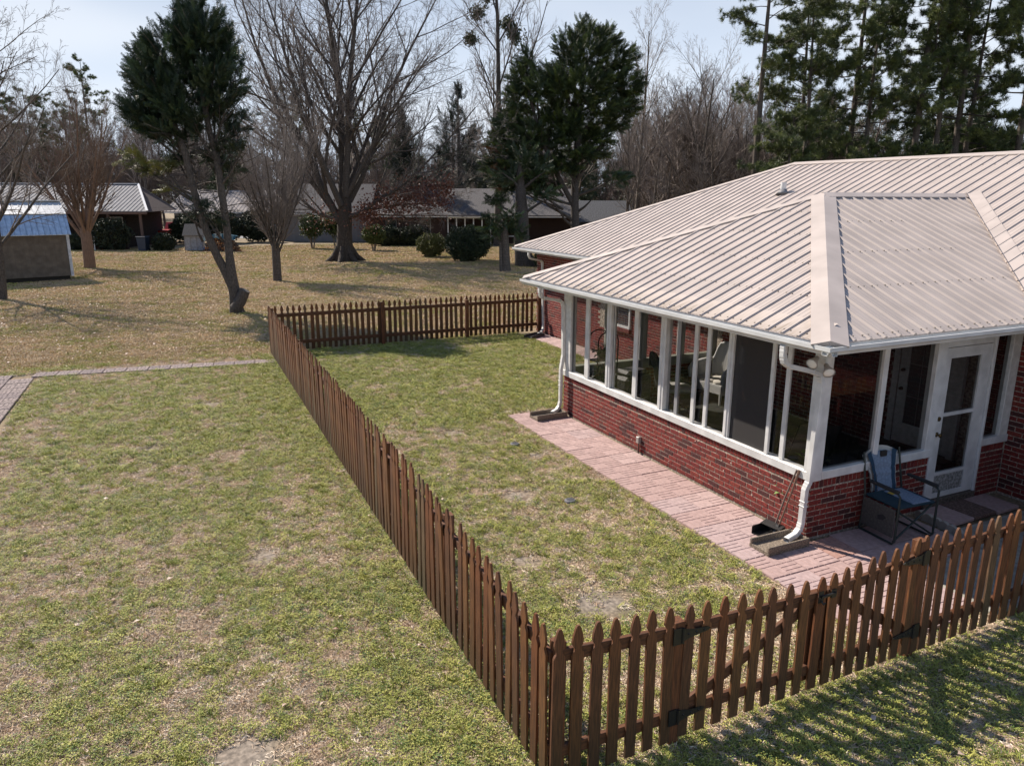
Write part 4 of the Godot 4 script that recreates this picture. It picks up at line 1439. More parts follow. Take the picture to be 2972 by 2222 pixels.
	solo("bag", mb.done(), mat(0.012, 0.012, 0.012, 0.8), "black slumped bag on the porch floor by the inner door", "bag", Transform3D(Basis(Vector3.UP, 0.3), Vector3(3.0, 0.10, -1.0)))
	mb = MB.new()
	mb.cbox(Vector3(0, 0.008, 0), Vector3(0.9, 0.016, 1.4), 0.004)
	solo("rug", mb.done(), wear(fresh(0.20, 0.185, 0.165, 0.95), M.bold, Vector3(5, 5, 5)), "grey woven rug on the porch floor beneath the swivel chair", "rug", Transform3D(Basis(Vector3.UP, 0.2), Vector3(1.35, 0.10, -4.0)))

func leaf_mesh(l: float, w: float) -> ArrayMesh:  # one pointed leaf, folded along its rib and drooping
	var mb := MB.new()
	var a := Vector3(0, 0, 0)
	var m := Vector3(0, 0.10 * l, 0.55 * l)
	var t := Vector3(0, -0.05 * l, l)
	mb.tri(a, Vector3(w, 0.14 * l, 0.5 * l), m)
	mb.tri(a, m, Vector3(-w, 0.14 * l, 0.5 * l))
	mb.tri(m, Vector3(w, 0.14 * l, 0.5 * l), t)
	mb.tri(m, t, Vector3(-w, 0.14 * l, 0.5 * l))
	return mb.done()

func potted(at: Vector3, r: float, h: float, tint: Color, label: String, count: int, lift: float) -> void:
	var o := thing("potted_plant", label, "plant", at)
	var mb := MB.new()
	mb.lathe(PackedVector2Array([Vector2(0.0, 0.0), Vector2(0.07, 0.0), Vector2(0.095, 0.13), Vector2(0.105, 0.13), Vector2(0.105, 0.155), Vector2(0.09, 0.155), Vector2(0.085, 0.13), Vector2(0.0, 0.13)]), 14)
	part(o, "pot", mb.done(), mat(0.10, 0.06, 0.045, 0.8))
	var buf := PackedFloat32Array()
	for i in count:
		var a := rng.randf() * TAU
		var q := sqrt(rng.randf())
		var p := Vector3(cos(a) * r * q, 0.14 + h * rng.randf() * (1.0 - 0.5 * q) + lift * 0.4 * (1.0 - q) - (0.25 * q if lift < 0.0 else 0.0) * h, sin(a) * r * q)
		var d := Vector3(cos(a), lift + rng.randf_range(-0.5, 0.5), sin(a)).normalized()
		var x := d.cross(Vector3.UP).normalized()
		var k := rng.randf_range(0.6, 1.3)
		var s := rng.randf_range(0.6, 1.4)
		push(buf, x * s, d.cross(x).normalized() * -s, d * s, p, Color(tint.r * k, tint.g * k, tint.b * k))
	copies(o, "foliage", leaf_mesh(0.10, 0.028), M.leaf, buf)
	mb = MB.new()
	for i in 9:
		var a := rng.randf() * TAU
		mb.tube(PackedVector3Array([Vector3(0, 0.12, 0), Vector3(cos(a) * r * 0.4, 0.14 + h * 0.5, sin(a) * r * 0.4), Vector3(cos(a) * r * 0.8, 0.14 + h * 0.7, sin(a) * r * 0.8)]), PackedFloat32Array([0.006, 0.005, 0.003]), 4)
	part(o, "stem", mb.done(), mat(tint.r, tint.g * 0.8, tint.b, 0.8))

# ---------- trees ----------
# a level of branching: [segments, sides, wobble, upward pull, children, first child at, angle, length share, radius share, taper]
func limb(mbs: Array, p: Vector3, d: Vector3, length: float, r: float, lvl: int, lv: Array) -> void:
	var q: Array = lv[lvl]
	var segs: int = q[0]
	var pts := PackedVector3Array()
	var wob: float = q[2]
	var up: float = q[3]
	for i in segs + 1:
		pts.append(p)
		d = (d + Vector3(rng.randf_range(-wob, wob), rng.randf_range(-wob, wob) + up, rng.randf_range(-wob, wob))).normalized()
		p += d * (length / segs)
	limb_path(mbs, pts, r, r * q[9], length, lvl, lv)

func limb_path(mbs: Array, pts: PackedVector3Array, r0: float, r1: float, length: float, lvl: int, lv: Array) -> void:
	var q: Array = lv[lvl]
	var m := pts.size()
	var rad := PackedFloat32Array()
	for i in m:
		rad.append(lerpf(r0, r1, float(i) / (m - 1)))
	(mbs[mini(lvl, mbs.size() - 1)] as MB).tube(pts, rad, q[1])
	if lvl + 1 >= lv.size():
		return
	var kids: int = q[4]
	var az := rng.randf() * TAU
	for k in kids:
		var t: float = lerpf(q[5], 0.99, (k + rng.randf()) / kids)
		var f := t * (m - 1)
		var i := mini(int(f), m - 2)
		var at := pts[i].lerp(pts[i + 1], f - i)
		var dir := (pts[i + 1] - pts[i]).normalized()
		az += 2.4 + rng.randf_range(-0.5, 0.5)
		var u := dir.cross(Vector3(0.37, 0.2, 0.9)).normalized()
		var w := dir.cross(u)
		var a: float = q[6] * rng.randf_range(0.65, 1.3)
		var cd := dir * cos(a) + (u * cos(az) + w * sin(az)) * sin(a)
		limb(mbs, at, cd, length * q[7] * (1.0 - 0.5 * t) * rng.randf_range(0.65, 1.3), maxf(lerpf(r0, r1, t) * q[8], 0.006), lvl + 1, lv)

func bare_tree(called: String, label: String, at: Vector3, height: float, r: float, lv: Array, bark: Material, twig: Material, group := "") -> Node3D:
	var o := thing(called, label, "tree", at, 0.0, group)
	var mbs := [MB.new(), MB.new(), MB.new()]
	limb(mbs, Vector3(0, -0.1, 0), Vector3(rng.randf_range(-0.04, 0.04), 1, rng.randf_range(-0.04, 0.04)), height, r, 0, lv)
	part(o, "trunk", mbs[0].done(), bark)
	part(o, "branches", mbs[1].done(), bark)
	part(o, "twigs", mbs[2].done(), twig)
	return o

func along_side(pts: Array, seed_depth := 0.6) -> PackedVector3Array:  # (sideways, up[, deep]) offsets in the tree's own frame
	var out := PackedVector3Array()
	var dz := 0.0
	for q in pts:
		if q.size() > 2:
			dz = q[2]
		out.append(SIDE * q[0] + Vector3(0, q[1], 0) + AWAY * dz)
	return out

func frond_mesh() -> ArrayMesh:  # a feathery evergreen spray, one unit long, along +y
	var mb := MB.new()
	for i in 11:
		var t := 0.06 + i * 0.088
		var l := 0.34 * (1.0 - 0.55 * t) * (0.75 + 0.5 * fmod(i * 0.618, 1.0))
		for s in [-1.0, 1.0]:
			var tilt := 0.35 * sin(i * 2.1 + s)
			var b := Vector3(0, t, 0.05 * sin(i * 1.7))
			var d := Vector3(s * 0.72, 0.62, tilt).normalized()
			var w := Vector3(-d.y, d.x, 0.3).normalized() * 0.034
			var e := b + d * l
			mb.quad(b - w * 0.6, b + d * l * 0.6 - w, e, b + d * l * 0.55 + w)
	mb.quad(Vector3(-0.02, 0, 0), Vector3(0.02, 0, 0), Vector3(0.025, 0.8, 0.02), Vector3(0, 1.08, 0))
	return mb.done()

func tuft_mesh() -> ArrayMesh:  # a ball of long pine needles, one unit in radius
	var mb := MB.new()
	var r2 := RandomNumberGenerator.new()
	r2.seed = 77
	for i in 46:
		var d := Vector3(r2.randfn(), r2.randfn() * 0.8 + 0.55, r2.randfn()).normalized()
		var w := d.cross(Vector3(r2.randf() - 0.5, r2.randf() - 0.5, r2.randf() - 0.5)).normalized() * 0.035
		var o := Vector3(r2.randf() - 0.5, r2.randf() - 0.5, r2.randf() - 0.5) * 0.35
		var e := o + d * r2.randf_range(0.7, 1.05) - Vector3(0, 0.08, 0)
		mb.tri(o - w, o + w, e)
	return mb.done()

var frond: ArrayMesh
var tuft: ArrayMesh

func spray(buf: PackedFloat32Array, p: Vector3, d: Vector3, s: float, c: Color) -> void:
	var y := d.normalized()
	var x := y.cross(Vector3(rng.randf() - 0.5, rng.randf() - 0.5, rng.randf() - 0.5)).normalized()
	push(buf, x * s, y * s, x.cross(y) * s, p, c)

func evergreen_clusters(buf: PackedFloat32Array, clusters: Array, density: float, s: float, core: Vector3, dark: Color, light: Color, upness: float) -> void:
	# each cluster: [sideways, up, sideways radius, up radius, depth, depth radius]
	for q in clusters:
		var c: Vector3 = SIDE * q[0] + Vector3(0, q[1], 0) + AWAY * q[4]
		var rr := Vector3(q[2], q[3], q[5])
		# boughs: each runs outwards from inside the cluster and carries its own fronds, so gaps stay between them
		var per := 13
		var n := int(density * (rr.x * rr.y + rr.y * rr.z + rr.x * rr.z) * 1.35 / per)
		for i in maxi(n, 2):
			var d := Vector3(rng.randfn(), rng.randfn(), rng.randfn()).normalized()
			var off := SIDE * d.x * rr.x + Vector3(0, d.y * rr.y, 0) + AWAY * d.z * rr.z
			var out: Vector3 = c + off - core
			out.y *= 0.4
			var grow := (out.normalized() * 0.7 + off.normalized() * 0.7 + Vector3(0, upness, 0) + Vector3(rng.randfn(), rng.randfn(), rng.randfn()) * 0.25).normalized()
			var reach := s * rng.randf_range(1.1, 2.3) * (1.5 if rng.randf() < 0.10 else 1.0)
			var tip: Vector3 = c + off * rng.randf_range(0.75, 1.1)
			var tone := rng.randf()
			tone = tone * tone
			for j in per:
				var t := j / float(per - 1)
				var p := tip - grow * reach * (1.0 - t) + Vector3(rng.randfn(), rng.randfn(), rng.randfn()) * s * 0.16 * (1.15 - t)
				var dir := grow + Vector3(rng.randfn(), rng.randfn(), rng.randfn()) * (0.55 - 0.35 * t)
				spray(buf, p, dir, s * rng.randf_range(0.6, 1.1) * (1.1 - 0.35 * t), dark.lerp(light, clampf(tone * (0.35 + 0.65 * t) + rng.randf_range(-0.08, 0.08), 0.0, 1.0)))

func blob_mesh(sd: int) -> ArrayMesh:  # a broad leaf bunch for clipped shrubs
	var mb := MB.new()
	var r2 := RandomNumberGenerator.new()
	r2.seed = sd
	for i in 7:
		var d := Vector3(r2.randfn(), r2.randfn() + 0.4, r2.randfn()).normalized()
		var x := d.cross(Vector3(r2.randf() - 0.5, r2.randf() - 0.5, r2.randf() - 0.5)).normalized()
		var o := Vector3(r2.randf() - 0.5, r2.randf() - 0.5, r2.randf() - 0.5) * 0.8
		mb.quad(o, o + d * 0.5 + x * 0.24, o + d, o + d * 0.5 - x * 0.24)
	return mb.done()

var bunch: ArrayMesh

func shrub(called: String, label: String, at: Vector3, rx: float, h: float, dark: Color, light: Color, n: int, leaf := 0.11, low := 0.1, group := "", open := 0.0, rz := 0.0) -> Node3D:
	var o := thing(called, label, "shrub", at, TURN, group)
	var buf := PackedFloat32Array()
	var cy := (h + low) * 0.5
	var ry := (h - low) * 0.5
	if rz <= 0.0:
		rz = rx
	for i in n:
		var d := Vector3(rng.randfn(), rng.randfn(), rng.randfn()).normalized()
		var lump := 1.0 + 0.16 * noise.get_noise_3d(d.x * 4.0 + at.x, d.y * 4.0, d.z * 4.0 + at.z) * 2.0
		var k := pow(rng.randf(), 0.22 + open) * lump
		var p := Vector3(d.x * rx * k, cy + d.y * ry * k, d.z * rz * k)
		if p.y < 0.02:
			continue
		var t := rng.randf()
		spray(buf, p, d + Vector3(rng.randfn(), rng.randfn() + 0.5, rng.randfn()) * 0.5, leaf * rng.randf_range(0.7, 1.4), dark.lerp(light, t * t))
	copies(o, "foliage", bunch, M.leaf, buf)
	var mb := MB.new()
	for i in 9:
		var a := rng.randf() * TAU
		mb.tube(PackedVector3Array([Vector3(cos(a) * 0.08, 0, sin(a) * 0.08), Vector3(cos(a) * rx * 0.35, cy * 0.8, sin(a) * rz * 0.35), Vector3(cos(a) * rx * 0.7, cy + ry * 0.4, sin(a) * rz * 0.7)]), PackedFloat32Array([0.035, 0.022, 0.01]), 5)
	part(o, "stem", mb.done(), M.twig)
	return o

func pine(label: String, at: Vector3, h: float, crown_from: float, reach: float, n_limbs: int, group := "", young := false) -> Node3D:
	var o := thing("young_pine_tree" if young else "pine_tree", label, "tree", at, 0.0, group)
	var trunk := MB.new()
	var limbs := MB.new()
	var buf := PackedFloat32Array()
	var pts := PackedVector3Array()
	var rad := PackedFloat32Array()
	var r0 := 0.011 * h + 0.03
	for i in 13:
		var t := i / 12.0
		pts.append(Vector3(0.25 * sin(t * 3.0 + at.x), t * h - 0.1, 0.25 * cos(t * 2.4 + at.z) - 0.2) * Vector3(t, 1, t))
		rad.append(lerpf(r0, 0.03, pow(t, 1.3)))
	trunk.tube(pts, rad, 8)
	var dark := Color(0.040, 0.064, 0.018)
	var light := Color(0.17, 0.205, 0.045)
	for k in n_limbs:
		var t := lerpf(crown_from, 0.985, pow((k + rng.randf()) / n_limbs, 0.85))
		var f := t * 12.0
		var i := mini(int(f), 11)
		var p := pts[i].lerp(pts[i + 1], f - i)
		var a := rng.randf() * TAU
		var l := reach * (0.35 + 0.85 * sqrt(maxf(0.0, 1.0 - t)) ) * rng.randf_range(0.55, 1.2)
		if t < crown_from + 0.12 and not young:
			l *= 0.8
		var d := Vector3(cos(a), rng.randf_range(-0.1, 0.5), sin(a)).normalized()
		var lp := PackedVector3Array([p])
		var lr := PackedFloat32Array([maxf(0.02, r0 * 0.30 * (1.15 - t))])
		for s in 4:
			d = (d + Vector3(rng.randf_range(-0.3, 0.3), rng.randf_range(-0.22, 0.30), rng.randf_range(-0.3, 0.3))).normalized()
			lp.append(lp[-1] + d * l / 4.0)
			lr.append(lr[0] * (1.0 - 0.2 * (s + 1)))
		limbs.tube(lp, lr, 4)
		var nsub := int(4 + l * 3.0)
		for s in nsub:
			var q := rng.randf_range(0.35, 1.0)
			var g := q * 4.0
			var gi := mini(int(g), 3)
			var sp := lp[gi].lerp(lp[gi + 1], g - gi)
			var sd := (Vector3(rng.randfn(), rng.randfn() * 0.5 + 0.35, rng.randfn()) + (lp[gi + 1] - lp[gi]).normalized()).normalized()
			var sl := rng.randf_range(0.3, 0.9) * (0.5 + 0.14 * l)
			var e := sp + sd * sl
			limbs.tube(PackedVector3Array([sp, sp.lerp(e, 0.5) + Vector3(0, 0.04, 0), e]), PackedFloat32Array([0.018, 0.013, 0.01]), 3)
			for u in 3:
				var tp := sp.lerp(e, [1.0, 0.75, 0.5][u]) + Vector3(rng.randfn(), rng.randfn(), rng.randfn()) * 0.09
				var w := rng.randf()
				spray(buf, tp, sd + Vector3(rng.randfn(), 0.8 + rng.randfn(), rng.randfn()) * 0.4, rng.randf_range(0.24, 0.40), dark.lerp(light, w * w))
	part(o, "trunk", trunk.done(), M.bark_pale)
	part(o, "branches", limbs.done(), M.bark)
	copies(o, "crown", tuft, M.needle, buf)
	return o

func trees() -> void:
	leaning_cedar()
	right_cedar()
	oak()
	yard_trees()
	backdrop()

func leaning_cedar() -> void:
	var o := thing("cedar_tree", "dark feathery cedar with twin leaning trunks forking low beside the picket fence corner", "tree", Vector3(-4.437, 0, -21.506))
	var tr := MB.new()
	tr.tube(along_side([[0.22, -0.15, 0.0], [0.20, 0.15], [0.19, 0.6], [0.12, 1.2], [0.11, 2.0], [0.10, 2.8], [0.04, 4.0], [-0.02, 5.1], [-0.2, 6.0], [-0.29, 7.0], [-0.33, 8.2], [-0.25, 9.4]]), PackedFloat32Array([0.30, 0.23, 0.20, 0.185, 0.135, 0.125, 0.118, 0.108, 0.10, 0.085, 0.06, 0.02]), 10)
	tr.tube(along_side([[0.16, 0.75, 0.0], [-0.06, 1.35], [-0.30, 2.0, -0.1], [-0.50, 2.7, -0.2], [-0.66, 3.4, -0.25], [-0.79, 4.2, -0.3], [-0.92, 5.2, -0.3], [-1.2, 6.2, -0.3], [-1.45, 7.2, -0.3], [-1.6, 8.3, -0.3]]), PackedFloat32Array([0.16, 0.15, 0.135, 0.125, 0.12, 0.112, 0.10, 0.08, 0.06, 0.02]), 10)
	part(o, "trunk", tr.done(), M.bark)
	tr = MB.new()
	tr.tube(along_side([[0.22, 0.15, -0.15], [0.42, 0.42], [0.60, 0.78]]), PackedFloat32Array([0.20, 0.20, 0.18]), 9, true)
	part(o, "sawn_stub", tr.done(), M.bark)
	var br := MB.new()
	var buf := PackedFloat32Array()
	var cl := [[-0.35, 9.75, 0.55, 0.65, 0.0, 0.7], [-0.85, 9.2, 0.65, 0.6, 0.3, 0.8], [0.15, 9.15, 0.65, 0.6, -0.3, 0.9], [-0.3, 8.7, 0.85, 0.6, 0.0, 1.1], [0.45, 8.45, 0.5, 0.6, 0.2, 0.9], [-1.2, 8.4, 0.75, 0.6, -0.5, 0.9], [-1.95, 8.25, 0.45, 0.6, 0.0, 0.7], [-2.3, 7.55, 0.5, 0.6, 0.2, 0.8], [-1.6, 7.6, 0.7, 0.6, -0.7, 0.8], [-0.7, 7.7, 0.8, 0.6, 0.8, 0.9], [0.3, 7.7, 0.6, 0.5, -0.4, 0.9], [0.75, 7.55, 0.35, 0.45, 0.3, 0.6], [-2.5, 6.75, 0.42, 0.5, -0.2, 0.7], [-1.8, 6.8, 0.6, 0.5, 0.5, 0.8], [-1.1, 6.9, 0.6, 0.45, -0.7, 0.7], [-2.15, 6.2, 0.45, 0.35, 0.2, 0.6], [-0.2, 6.9, 0.6, 0.35, 0.6, 0.7], [-2.35, 6.35, 0.45, 0.4, -0.2, 0.6], [-1.6, 6.2, 0.5, 0.3, -0.5, 0.6], [-0.9, 6.5, 0.5, 0.3, 0.3, 0.6]]
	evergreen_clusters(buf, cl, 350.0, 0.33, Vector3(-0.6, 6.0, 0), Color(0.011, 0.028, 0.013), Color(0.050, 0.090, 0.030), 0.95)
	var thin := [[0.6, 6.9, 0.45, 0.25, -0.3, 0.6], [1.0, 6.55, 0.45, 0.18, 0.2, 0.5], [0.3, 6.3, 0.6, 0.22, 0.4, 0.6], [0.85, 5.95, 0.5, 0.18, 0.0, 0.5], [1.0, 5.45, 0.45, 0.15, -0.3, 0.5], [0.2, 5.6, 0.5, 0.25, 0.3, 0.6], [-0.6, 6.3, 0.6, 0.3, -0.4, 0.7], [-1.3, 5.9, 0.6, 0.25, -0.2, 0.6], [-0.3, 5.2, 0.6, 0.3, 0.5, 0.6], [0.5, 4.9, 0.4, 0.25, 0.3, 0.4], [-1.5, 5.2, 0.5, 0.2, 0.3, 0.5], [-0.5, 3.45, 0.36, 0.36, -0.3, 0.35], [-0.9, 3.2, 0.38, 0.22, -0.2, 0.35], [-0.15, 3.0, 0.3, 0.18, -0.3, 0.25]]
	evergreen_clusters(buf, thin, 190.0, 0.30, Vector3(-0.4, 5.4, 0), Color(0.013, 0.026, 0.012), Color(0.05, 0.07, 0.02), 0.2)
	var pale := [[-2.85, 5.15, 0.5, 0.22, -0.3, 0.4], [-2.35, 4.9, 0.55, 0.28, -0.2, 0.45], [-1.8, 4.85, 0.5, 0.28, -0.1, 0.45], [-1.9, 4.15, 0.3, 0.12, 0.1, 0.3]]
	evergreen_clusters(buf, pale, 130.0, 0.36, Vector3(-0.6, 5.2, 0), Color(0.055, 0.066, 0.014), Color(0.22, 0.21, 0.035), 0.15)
	copies(o, "crown", frond, M.needle, buf)
	for q in cl + thin + pale:
		var h: float = clampf(q[1] - 1.3, 2.4, 8.6)
		var s := SIDE * (-0.05 if h < 6.0 else -0.3) if q[0] > -0.7 else SIDE * (-0.75 if h < 5.0 else -1.2)
		var a: Vector3 = s + Vector3(0, h, 0)
		var c: Vector3 = SIDE * q[0] + Vector3(0, q[1], 0) + AWAY * q[4]
		br.tube(PackedVector3Array([a, a.lerp(c, 0.5) + Vector3(0, -0.12, 0), c]), PackedFloat32Array([0.05, 0.035, 0.012]), 5)
		for i in 7:
			var e := c + Vector3(rng.randfn() * q[2], rng.randfn() * 0.3, rng.randfn() * q[5]) * 0.7
			var m := a.lerp(c, rng.randf_range(0.35, 0.9))
			br.tube(PackedVector3Array([m, m.lerp(e, 0.6) + Vector3(0, -0.06, 0), e]), PackedFloat32Array([0.018, 0.012, 0.006]), 3)
	# dead bare twigs low in the crown
	for i in 46:
		var h := rng.randf_range(3.0, 6.0)
		var left := rng.randf() < 0.6
		var a := SIDE * (lerpf(-0.5, -1.0, (h - 3.0) / 3.0) if left else 0.05) + Vector3(0, h, 0)
		var d := (SIDE * rng.randf_range(-1.0, 1.0) + AWAY * rng.randf_range(-1.0, 1.0) + Vector3(0, rng.randf_range(-0.15, 0.35), 0)).normalized()
		var l := rng.randf_range(0.5, 1.6)
		var mid := a + d * l * 0.5
		br.tube(PackedVector3Array([a, mid, a + d * l + Vector3(0, -0.1, 0)]), PackedFloat32Array([0.022, 0.015, 0.006]), 3)
		for j in 4:
			var b := a + d * l * rng.randf_range(0.4, 1.0)
			br.tube(PackedVector3Array([b, b + (d + Vector3(rng.randfn(), rng.randfn() * 0.4, rng.randfn()) * 0.8) * 0.35]), PackedFloat32Array([0.009, 0.004]), 3)
	part(o, "branches", br.done(), M.bark)

func right_cedar() -> void:
	var o := thing("cedar_tree", "broad green cedar with lobed crown and rusty patch rising behind the house roof", "tree", Vector3(16.95, 0, -34.66))
	var tr := MB.new()
	tr.tube(along_side([[0.0, -0.2, 0.0], [-0.05, 1.0], [-0.14, 2.24], [-0.2, 3.6], [-0.22, 5.5], [-0.1, 7.5], [0.0, 9.5], [0.1, 11.5], [0.2, 13.4]]), PackedFloat32Array([0.40, 0.31, 0.27, 0.25, 0.22, 0.18, 0.14, 0.09, 0.03]), 10)
	tr.tube(along_side([[-0.14, 3.2, 0.0], [-1.3, 5.2, -0.2], [-2.4, 7.5, -0.4], [-3.0, 9.6, -0.4], [-3.3, 11.6, -0.4]]), PackedFloat32Array([0.16, 0.14, 0.11, 0.08, 0.02]), 8)
	part(o, "trunk", tr.done(), M.bark)
	var buf := PackedFloat32Array()
	var cl := [[0.2, 13.3, 0.9, 0.75, 0.0, 1.0], [-0.9, 12.7, 0.85, 0.8, 0.4, 1.1], [1.4, 12.8, 0.9, 0.7, -0.3, 1.1], [2.5, 11.9, 0.95, 0.8, 0.4, 1.3], [0.5, 11.9, 1.2, 0.9, -1.0, 1.2], [-0.7, 11.3, 1.0, 0.9, 1.0, 1.3], [1.6, 10.9, 1.2, 0.9, 1.0, 1.5], [2.9, 10.4, 0.9, 0.9, -0.5, 1.3], [-1.3, 10.3, 0.9, 0.9, -0.6, 1.2], [0.4, 10.2, 1.5, 0.9, -1.5, 1.3], [2.7, 9.2, 1.0, 0.7, 0.5, 1.3], [1.2, 9.1, 1.2, 0.7, -1.3, 1.3], [-0.9, 9.0, 1.1, 0.9, 0.9, 1.4], [1.3, 8.1, 0.9, 0.5, 0.4, 1.2], [-3.3, 11.7, 0.55, 0.75, -0.4, 0.7], [-3.6, 10.7, 0.85, 0.85, 0.2, 1.0], [-2.6, 10.0, 0.7, 0.8, -0.9, 0.9], [-3.9, 9.5, 0.8, 0.8, -0.3, 1.0], [-2.7, 8.7, 0.9, 0.8, 0.6, 1.1], [-4.3, 8.2, 0.9, 0.85, -0.3, 1.0], [-3.2, 7.5, 1.1, 0.8, -0.9, 1.1], [-4.8, 7.0, 0.95, 0.85, 0.0, 1.0], [-2.0, 7.3, 0.9, 0.6, 0.5, 1.0], [-4.1, 6.2, 1.15, 0.85, -0.8, 1.1], [-5.1, 5.6, 0.8, 0.75, 0.1, 0.9], [-2.9, 6.0, 1.1, 0.75, 0.3, 1.1], [-4.3, 4.8, 1.0, 0.7, -0.3, 0.9], [-2.9, 4.8, 1.0, 0.7, -0.6, 0.9], [-0.4, 8.1, 0.9, 0.7, -1.0, 1.1], [0.5, 7.5, 0.8, 0.5, 0.9, 1.0], [-0.9, 7.4, 0.8, 0.6, -1.1, 0.9], [1.5, 7.2, 0.7, 0.45, -0.4, 0.9], [2.4, 8.2, 0.7, 0.5, 0.5, 0.9], [0.1, 6.4, 0.9, 0.5, -1.2, 0.9], [1.2, 6.5, 0.7, 0.4, 0.3, 0.8], [-0.6, 5.6, 0.8, 0.4, -0.9, 0.7], [-1.6, 10.9, 0.7, 0.7, 0.2, 0.8], [-2.2, 11.0, 0.5, 0.6, 0.0, 0.6], [-1.2, 6.4, 0.8, 0.5, 0.8, 0.9], [-1.7, 8.4, 0.7, 0.7, 0.0, 0.9], [-1.9, 9.4, 0.5, 0.5, 0.4, 0.7], [-1.8, 5.6, 0.8, 0.45, -1.0, 0.7]]
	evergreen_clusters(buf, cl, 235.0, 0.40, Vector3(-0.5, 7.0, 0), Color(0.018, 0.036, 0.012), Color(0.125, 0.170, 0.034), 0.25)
	evergreen_clusters(buf, [[2.2, 5.15, 0.75, 0.35, -0.6, 0.6], [2.8, 5.0, 0.45, 0.25, -0.6, 0.5], [-1.6, 4.6, 0.5, 0.4, 0.2, 0.6]], 90.0, 0.5, Vector3(0, 5, 0), Color(0.02, 0.04, 0.014), Color(0.08, 0.13, 0.03), 0.1)
	evergreen_clusters(buf, [[-5.25, 6.5, 0.35, 0.45, -0.6, 0.4], [-5.3, 5.6, 0.30, 0.35, -0.6, 0.4], [-4.8, 4.6, 0.30, 0.2, -0.6, 0.4]], 110.0, 0.5, Vector3(-3, 6, 0), Color(0.13, 0.055, 0.02), Color(0.30, 0.12, 0.035), 0.0)
	copies(o, "crown", frond, M.needle, buf)
	var br := MB.new()
	for q in cl:
		var h: float = clampf(q[1] - 1.6, 2.6, 12.6)
		var a: Vector3 = (SIDE * -0.1 if q[0] > -1.6 else SIDE * lerpf(-0.9, -3.0, clampf((h - 4.0) / 6.0, 0, 1))) + Vector3(0, h, 0)
		var c: Vector3 = SIDE * q[0] + Vector3(0, q[1], 0) + AWAY * q[4]
		br.tube(PackedVector3Array([a, a.lerp(c, 0.5) + Vector3(0, -0.2, 0), c]), PackedFloat32Array([0.085, 0.055, 0.015]), 5)
		for i in 5:
			var e := c + Vector3(rng.randfn() * q[2], rng.randfn() * 0.4, rng.randfn() * q[5]) * 0.8
			var m := a.lerp(c, rng.randf_range(0.4, 0.95))
			br.tube(PackedVector3Array([m, m.lerp(e, 0.6) + Vector3(0, -0.08, 0), e]), PackedFloat32Array([0.025, 0.016, 0.007]), 3)
	for q in [[-1.1, 2.6, -2.6, 4.6], [-0.3, 2.4, -2.0, 4.1], [-0.2, 3.0, 1.0, 4.0], [-0.2, 4.0, 2.2, 5.1], [-0.15, 2.0, -1.4, 3.4], [-0.2, 5.0, 1.6, 7.4], [-0.2, 3.4, -3.6, 4.6]]:
		br.tube(along_side([[q[0] * 0.3, q[1], 0.0], [(q[0] + q[2]) * 0.5, (q[1] + q[3]) * 0.5 - 0.15, -0.3], [q[2], q[3], -0.6]]), PackedFloat32Array([0.10, 0.07, 0.02]), 5)
	part(o, "branches", br.done(), M.bark)

